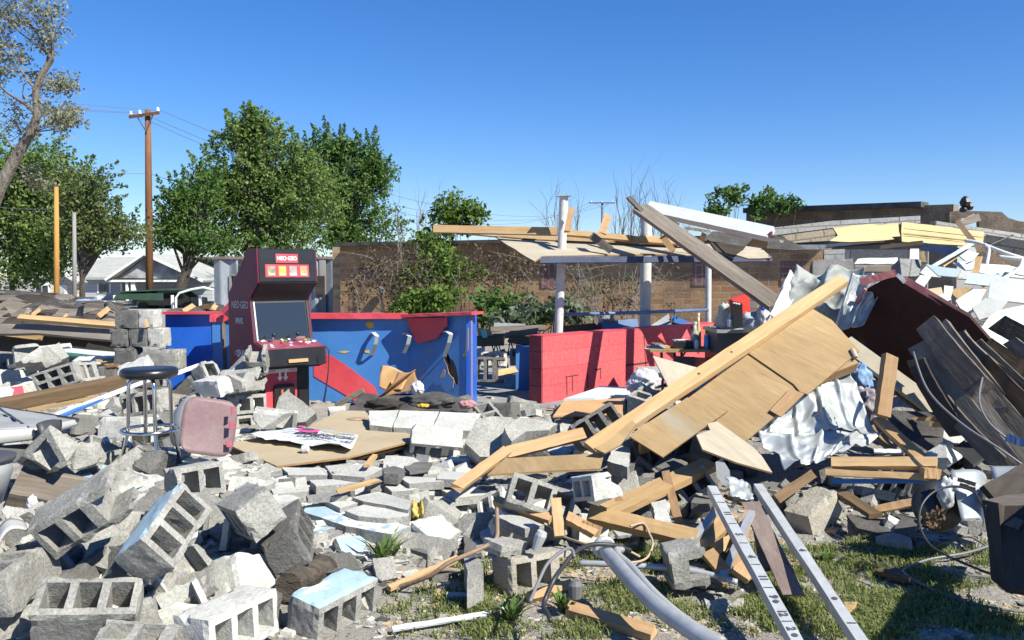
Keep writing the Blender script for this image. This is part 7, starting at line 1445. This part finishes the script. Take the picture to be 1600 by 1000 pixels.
# cardboard and felt heap at the foot of the counter
sheet('torn_cardboard',[P(596,572,8.6),P(640,582,8.6),P(628,612,8.5),P(592,606,8.5)],12,12,lambda u,v:.05*math.sin(u*5+v*3),M_cardb,('torn folded brown cardboard against the blue counter','cardboard'),th=.006)
sheet('torn_cardboard',[P(622,582,8.5),P(652,578,8.6),P(652,605,8.5),P(585,628,8.4)],12,12,lambda u,v:.06*math.sin(u*4+v*4),surf('dark_cardboard',(.26,.15,.07),(.34,.2,.1),s=4,rand=0),('darker crumpled cardboard below the torn one','cardboard'),th=.006)
spx('roofing_felt_scrap',[(545,632),(560,615),(620,616),(690,612),(738,628),(730,642),(640,642),(540,644)],.02,M_felt,('grey torn roofing felt draped at the foot of the blue counter','roofing'),pl=(Zp(640,635,.34),Vector((0,-.35,1)).normalized()),rough=.05,step=.07)
crumple('felt_lump',P(600,632,8.0),.10,M_dk,('dark crumpled felt lump at the counter foot','roofing'),18,(1.6,.8,.5)); crumple('felt_lump',P(675,628,8.0),.12,M_felt,('grey crumpled felt mound right of the cardboard','roofing'),19,(1.6,.8,.5))
crumple('white_rag',P(652,606,8.3),.06,M_bag,('small white rag right of the cardboard','cloth'),20); crumple('yellow_rag',P(661,634,7.6),.035,M_yel,('small yellow rag on the felt','cloth'),21,(1.4,.8,.5)); crumple('pink_lump',P(730,632,7.6),.06,plain('dusty_pink',(.38,.20,.20),.8),('dusty pink lump beside the blue end post','rubble'),22,(1.2,.7,.6)); sheet('yellow_foam',[P(642,783,5.05),P(662,782,5.05),P(663,806,4.95),P(644,808,4.95)],10,10,lambda u,v:.03*noise.noise(Vector((u*4,v*4,1)))+.015*math.sin(u*9),surf('dirty_yellow_foam',(.42,.32,.06),(.5,.42,.16),s=9,rand=0),('crumpled yellow foam sheet behind the cracked slab','foam'),th=.008)
# ---------------- collapsed dark roof at left
root=empty('collapsed_roof',P(80,490,12.5),lab=('collapsed dark shingle roof lying in layers at the left','roof')); bpy.context.view_layer.update()
LY=[([(-60,448),(60,455),(130,467),(190,474),(188,484),(100,478),(-60,468)],14.2,M_shi),([(-60,464),(90,474),(186,482),(186,492),(60,486),(-60,482)],13.6,M_shi),([(-60,480),(70,488),(186,492),(188,504),(90,502),(-60,494)],13,M_shi),([(-60,492),(100,500),(188,506),(186,514),(60,510),(-60,502)],12.5,M_felt),
    ([(110,470),(160,468),(190,478),(186,490),(150,490)],13.3,M_felt),([(-60,502),(90,512),(184,518),(180,526),(40,520),(-60,512)],12.2,M_shi)]
for i,(poly,Yd,m_) in enumerate(LY):
    for j in range(3):
        off=j*4; pol=[(x+random.Random(i*7+j).uniform(-6,6),y+off*.9) for x,y in poly]
        spx('shingle_layer',pol,.03,m_,pl=(P(60,(poly[0][1]+poly[3][1])/2+off,Yd-.12*j),Vector((-.04,-.62,.78)).normalized()),parent=root,rough=.10,step=.22,seed=i*3+j)
rq=random.Random(77)
for i in range(70):
    x=rq.uniform(-40,150);y=rq.uniform(452,512);t=(y-452)/60; l=rq.uniform(25,110); yy=14.1-2.2*t-.15; ylim=455+(x+l*.5)*.13
    if y<ylim: y=ylim+rq.uniform(0,6)
    board('shingle_strip',P(x,y,yy),P(min(x+l,190),y+l*rq.uniform(.04,.14),yy-.1),rq.uniform(.10,.32),.02,rq.choice([M_shi,M_shi,M_felt,M_wold,M_dk,M_tar]),parent=root,up=(rq.uniform(-.2,.2),-.5+rq.uniform(-.3,.3),.85),split=.06,nseg=6,bow=rq.uniform(-.04,.05))
slab('fascia',[P(-60,497,11.5),P(60,510,11.5),P(184,519,11.3),P(178,535,11.2),P(60,524,11.4),P(-60,514,11.4)],.05,M_facg,parent=root,rough=.02,step=.3)
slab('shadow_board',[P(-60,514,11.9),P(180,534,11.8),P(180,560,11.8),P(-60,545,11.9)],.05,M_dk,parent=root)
sheet('bent_shingle',[P(162,477,12.6),P(182,478,12.5),P(188,490,12.4),P(165,488,12.4)],6,6,lambda u,v:.08*math.sin(u*3),M_felt,th=.02,parent=root)
board('roof_stud',P(30,496,11.4),P(186,509,11.2),.085,.05,M_wooy,('long yellow stud lying across the collapsed dark roof','board'),up=(0,-.6,.8),nseg=14)
board('roof_stud',P(50,492,12),P(62,484,12.2),.05,.02,M_wooy,('short pointed yellow splinter on the collapsed roof, left','board'),split=.02); board('roof_stud',P(153,495,12),P(169,482,12.3),.07,.04,M_wood,('short orange stud sticking up from the collapsed roof, right','board')); board('roof_stud',P(97,498,12),P(105,491,12.1),.03,.02,M_wood,('tiny orange stick in the middle of the collapsed roof','board')); board('roof_stud',P(60,487,12.7),P(130,491,12.6),.03,.02,M_wbrn,('thin brown lath between the roof layers','board'))
spx('black_shingle_scrap',[(118,494),(122,480),(130,477),(129,494)],.02,M_blk,('black torn shingle standing up on the collapsed roof','roofing'),pl=(P(124,487,12.1),Vector((0,-1,.2)).normalized()),rough=.03)
crumple('blue_tarp_scrap',P(142,475,13.5),.14,surf('blue_white_scraps',(.5,.52,.5),(.06,.16,.5),s=9,rand=0),('small heap of blue and white scraps on the far roof edge','scraps'),24,(1.8,.6,.5))
for i,(a,b_,wd,m_,lb) in enumerate([((100,548,10.2),(186,556,9.8),.08,M_white,'white trim board below the collapsed roof'),((120,562,9.6),(186,560,9.5),.07,M_white,'second white trim board below the collapsed roof'),((150,566,9.3),(186,562,9.3),.06,M_wooy,'short yellow board left of the block column'),((105,555,9.8),(138,558,9.6),.04,plain('green_plastic',(.04,.16,.10),.4),'small green plastic strip below the collapsed roof'),((60,545,10),(110,540,10),.06,M_white,'pale board at the top of the left heap'),((165,574,9.0),(184,572,9.0),.05,M_wbrn,'brown board end left of the block column')]):
    board('trim_board',P(*a),P(*b_),wd,.03,m_,(lb,'board'),split=.03,up=(0,-.6,.8))
# debris far behind left counter
for i,(a,b_,lb) in enumerate([((285,487,13),(302,477,13.2),'yellow stick behind the left end of the blue counter'),((300,484,13.5),(335,476,13.3),'pale board behind the left part of the blue counter'),((332,484,12.5),(337,477,12.6),'tan wood point left of the arcade top')]):
    board('far_stick',P(*a),P(*b_),.07,.03,M_wooy,(lb,'board'),split=.02)
spx('far_roofing',[(262,484),(300,478),(350,476),(350,486),(262,490)],.03,M_felt,('dark roofing edge showing above the left blue counter','roofing'),pl=(P(300,483,13.4),Vector((0,-.7,.7)).normalized()),rough=.06)
# ---------------- bottom right: dark wreck, pail, cables
root=empty('burnt_cabinet',P(1580,850,3.9),lab=('dark wrecked cabinet frame cut off by the right edge','cabinet')); bpy.context.view_layer.update()
slab('top_board',[P(1533,778,4.2),P(1575,773,4.3),P(1680,770,4.3),P(1680,790,4.0),P(1540,790,4.1)],.03,M_tar,parent=root)
slab('side_board',[P(1533,780,4.15),P(1560,786,4.05),P(1572,925,3.8),P(1548,905,3.9),P(1545,850,4.0)],.04,M_dk,parent=root); slab('front_board',[P(1560,786,4.05),P(1680,782,3.9),P(1680,935,3.6),P(1572,925,3.8)],.04,M_dk,parent=root)
slab('unseen_shade_panel',[P(1660,775,4.0),P(1900,740,2.9),P(1980,980,2.7),P(1680,935,3.6)],.05,M_dk,parent=root); slab('unseen_shade_panel_upper',[P(1700,720,3.9),P(1900,650,3.0),P(1900,760,2.9),P(1700,780,3.8)],.05,M_dk,parent=root)  # two unseen panels added beyond the right edge to shade the grass
board('broken_plate',P(1582,815,3.95),P(1598,822,3.9),.05,.01,M_gpd,parent=root,split=.03)
board('slanting_board',P(1548,778,4.5),P(1620,735,4.9),.14,.03,M_dk,('dark board slanting up above the wrecked cabinet','board'))
sheet('bent_metal',[P(1545,728,5.0),P(1640,728,4.9),P(1640,770,4.6),P(1555,765,4.8)],10,8,lambda u,v:.03*math.sin(v*4),M_tin,('bent pale metal panel at the right edge above the wrecked cabinet','sheet metal'),th=.004)
root=empty('metal_pail',P(1495,790,4.7),lab=('dented white metal drum lid standing on its edge','drum')); bpy.context.view_layer.update()
sheet('drum_side',[P(1485,735,4.75),P(1540,748,4.9),P(1534,824,4.6),P(1502,812,4.5)],12,14,lambda u,v:.06*math.sin(u*3)*1,M_tin,th=.004,parent=root)
spx('vent_plate',[(1490,745),(1530,758),(1528,770),(1486,756)],.008,M_alu,pl=(P(1510,757,4.6),Vector((-.2,-.7,.6)).normalized()),parent=root)
for q in((1497,749,1524,757),(1500,757,1524,765)): board('slot',P(q[0],q[1],4.56),P(q[2],q[3],4.56),.02,.004,M_blk,parent=root)
MB().lathe([(.02,-.02),(.13,-.02),(.14,0),(.13,.02),(.02,.03)],24,frame(P(1465,790,4.65)-root.location,(1,0,.2),(-.5,-.8,.2))).build('dark_drum_end',M_blk,root,smooth=True)
o=leaves('dry_leaves',[((0,0,0),(.10,.06,.04),8,10,.025)],.016,M_wbrn,None,Matrix.Translation(P(1467,812,4.4)),seed=5); tag(o,'dry brown leaves in front of the drum','leaves'); crumple('broken_metal',P(1478,770,4.6),.05,M_alu,('shiny twisted metal bit on the drum rim','scrap'),27,(.8,.6,1.6))
rod('cable_loop',[P(1535,790,4.3),P(1520,768,4.4),P(1490,760,4.45),P(1460,768,4.45),P(1440,790,4.4),P(1437,820,4.3),P(1452,850,4.2),P(1480,868,4.1),P(1530,890,4.0),P(1560,900,3.9)],.006,M_cabl,('grey cable loop arching over the drum','cable'))
rod('cable_loop',[G(1610,965,.02),G(1560,958,.02),G(1500,945,.02),G(1440,924,.03),G(1412,906,.03),G(1416,898,.03),G(1450,888,.04),G(1510,878,.05),G(1550,868,.06)],.007,M_cabg,('long grey cable sweeping over the shaded grass at the right','cable'))
rod('cable_loop',[G(1450,905,.02),G(1500,905,.02),G(1580,915,.02)],.006,M_cabg,('thin straight cable in the shade under the long cable','cable'))
for i,(x0,y0,x1,y1,lb) in enumerate([(1345,855,1440,845,'thin dry twig in the grass right of the tan block'),(1490,850,1540,862,'twig in front of the drum'),(1455,870,1500,860,'short twig left of the cable crossing'),(1300,835,1312,820,'small bark curl leaning on the tan block')]): rod('twig',[G(x0,y0,.03),G((x0+x1)/2,(y0+y1)/2-3,.05),G(x1,y1,.03)],.006,M_wold,(lb,'twig'),5)
spx('shingle_scrap',[(1265,925),(1300,930),(1350,942),(1330,952),(1280,940)],.012,M_felt,('dark shingle scrap in the grass beside the right square tube','roofing'),z=.03,rough=.01); spx('yellow_scrap',[(1318,940),(1340,940),(1335,950),(1325,956)],.01,M_wooy,('small yellow wood scrap right of the right square tube','board'),z=.045,rough=.01)
spx('shingle_scrap',[(1378,890),(1400,886),(1425,898),(1440,912),(1400,905)],.015,M_felt,('dark shingle scrap at the left end of the long cable','roofing'),z=.04,rough=.015)
board('board_scrap',G(1372,905,.04),G(1418,920,.04),.05,.02,M_wbrn,('short brown board in the shaded grass','board'),up=(0,-.3,1))
# check hooks
for o in bpy.data.objects:
    if o.type=='MESH' and o.parent is None and o.name.startswith('concrete_block'): pass
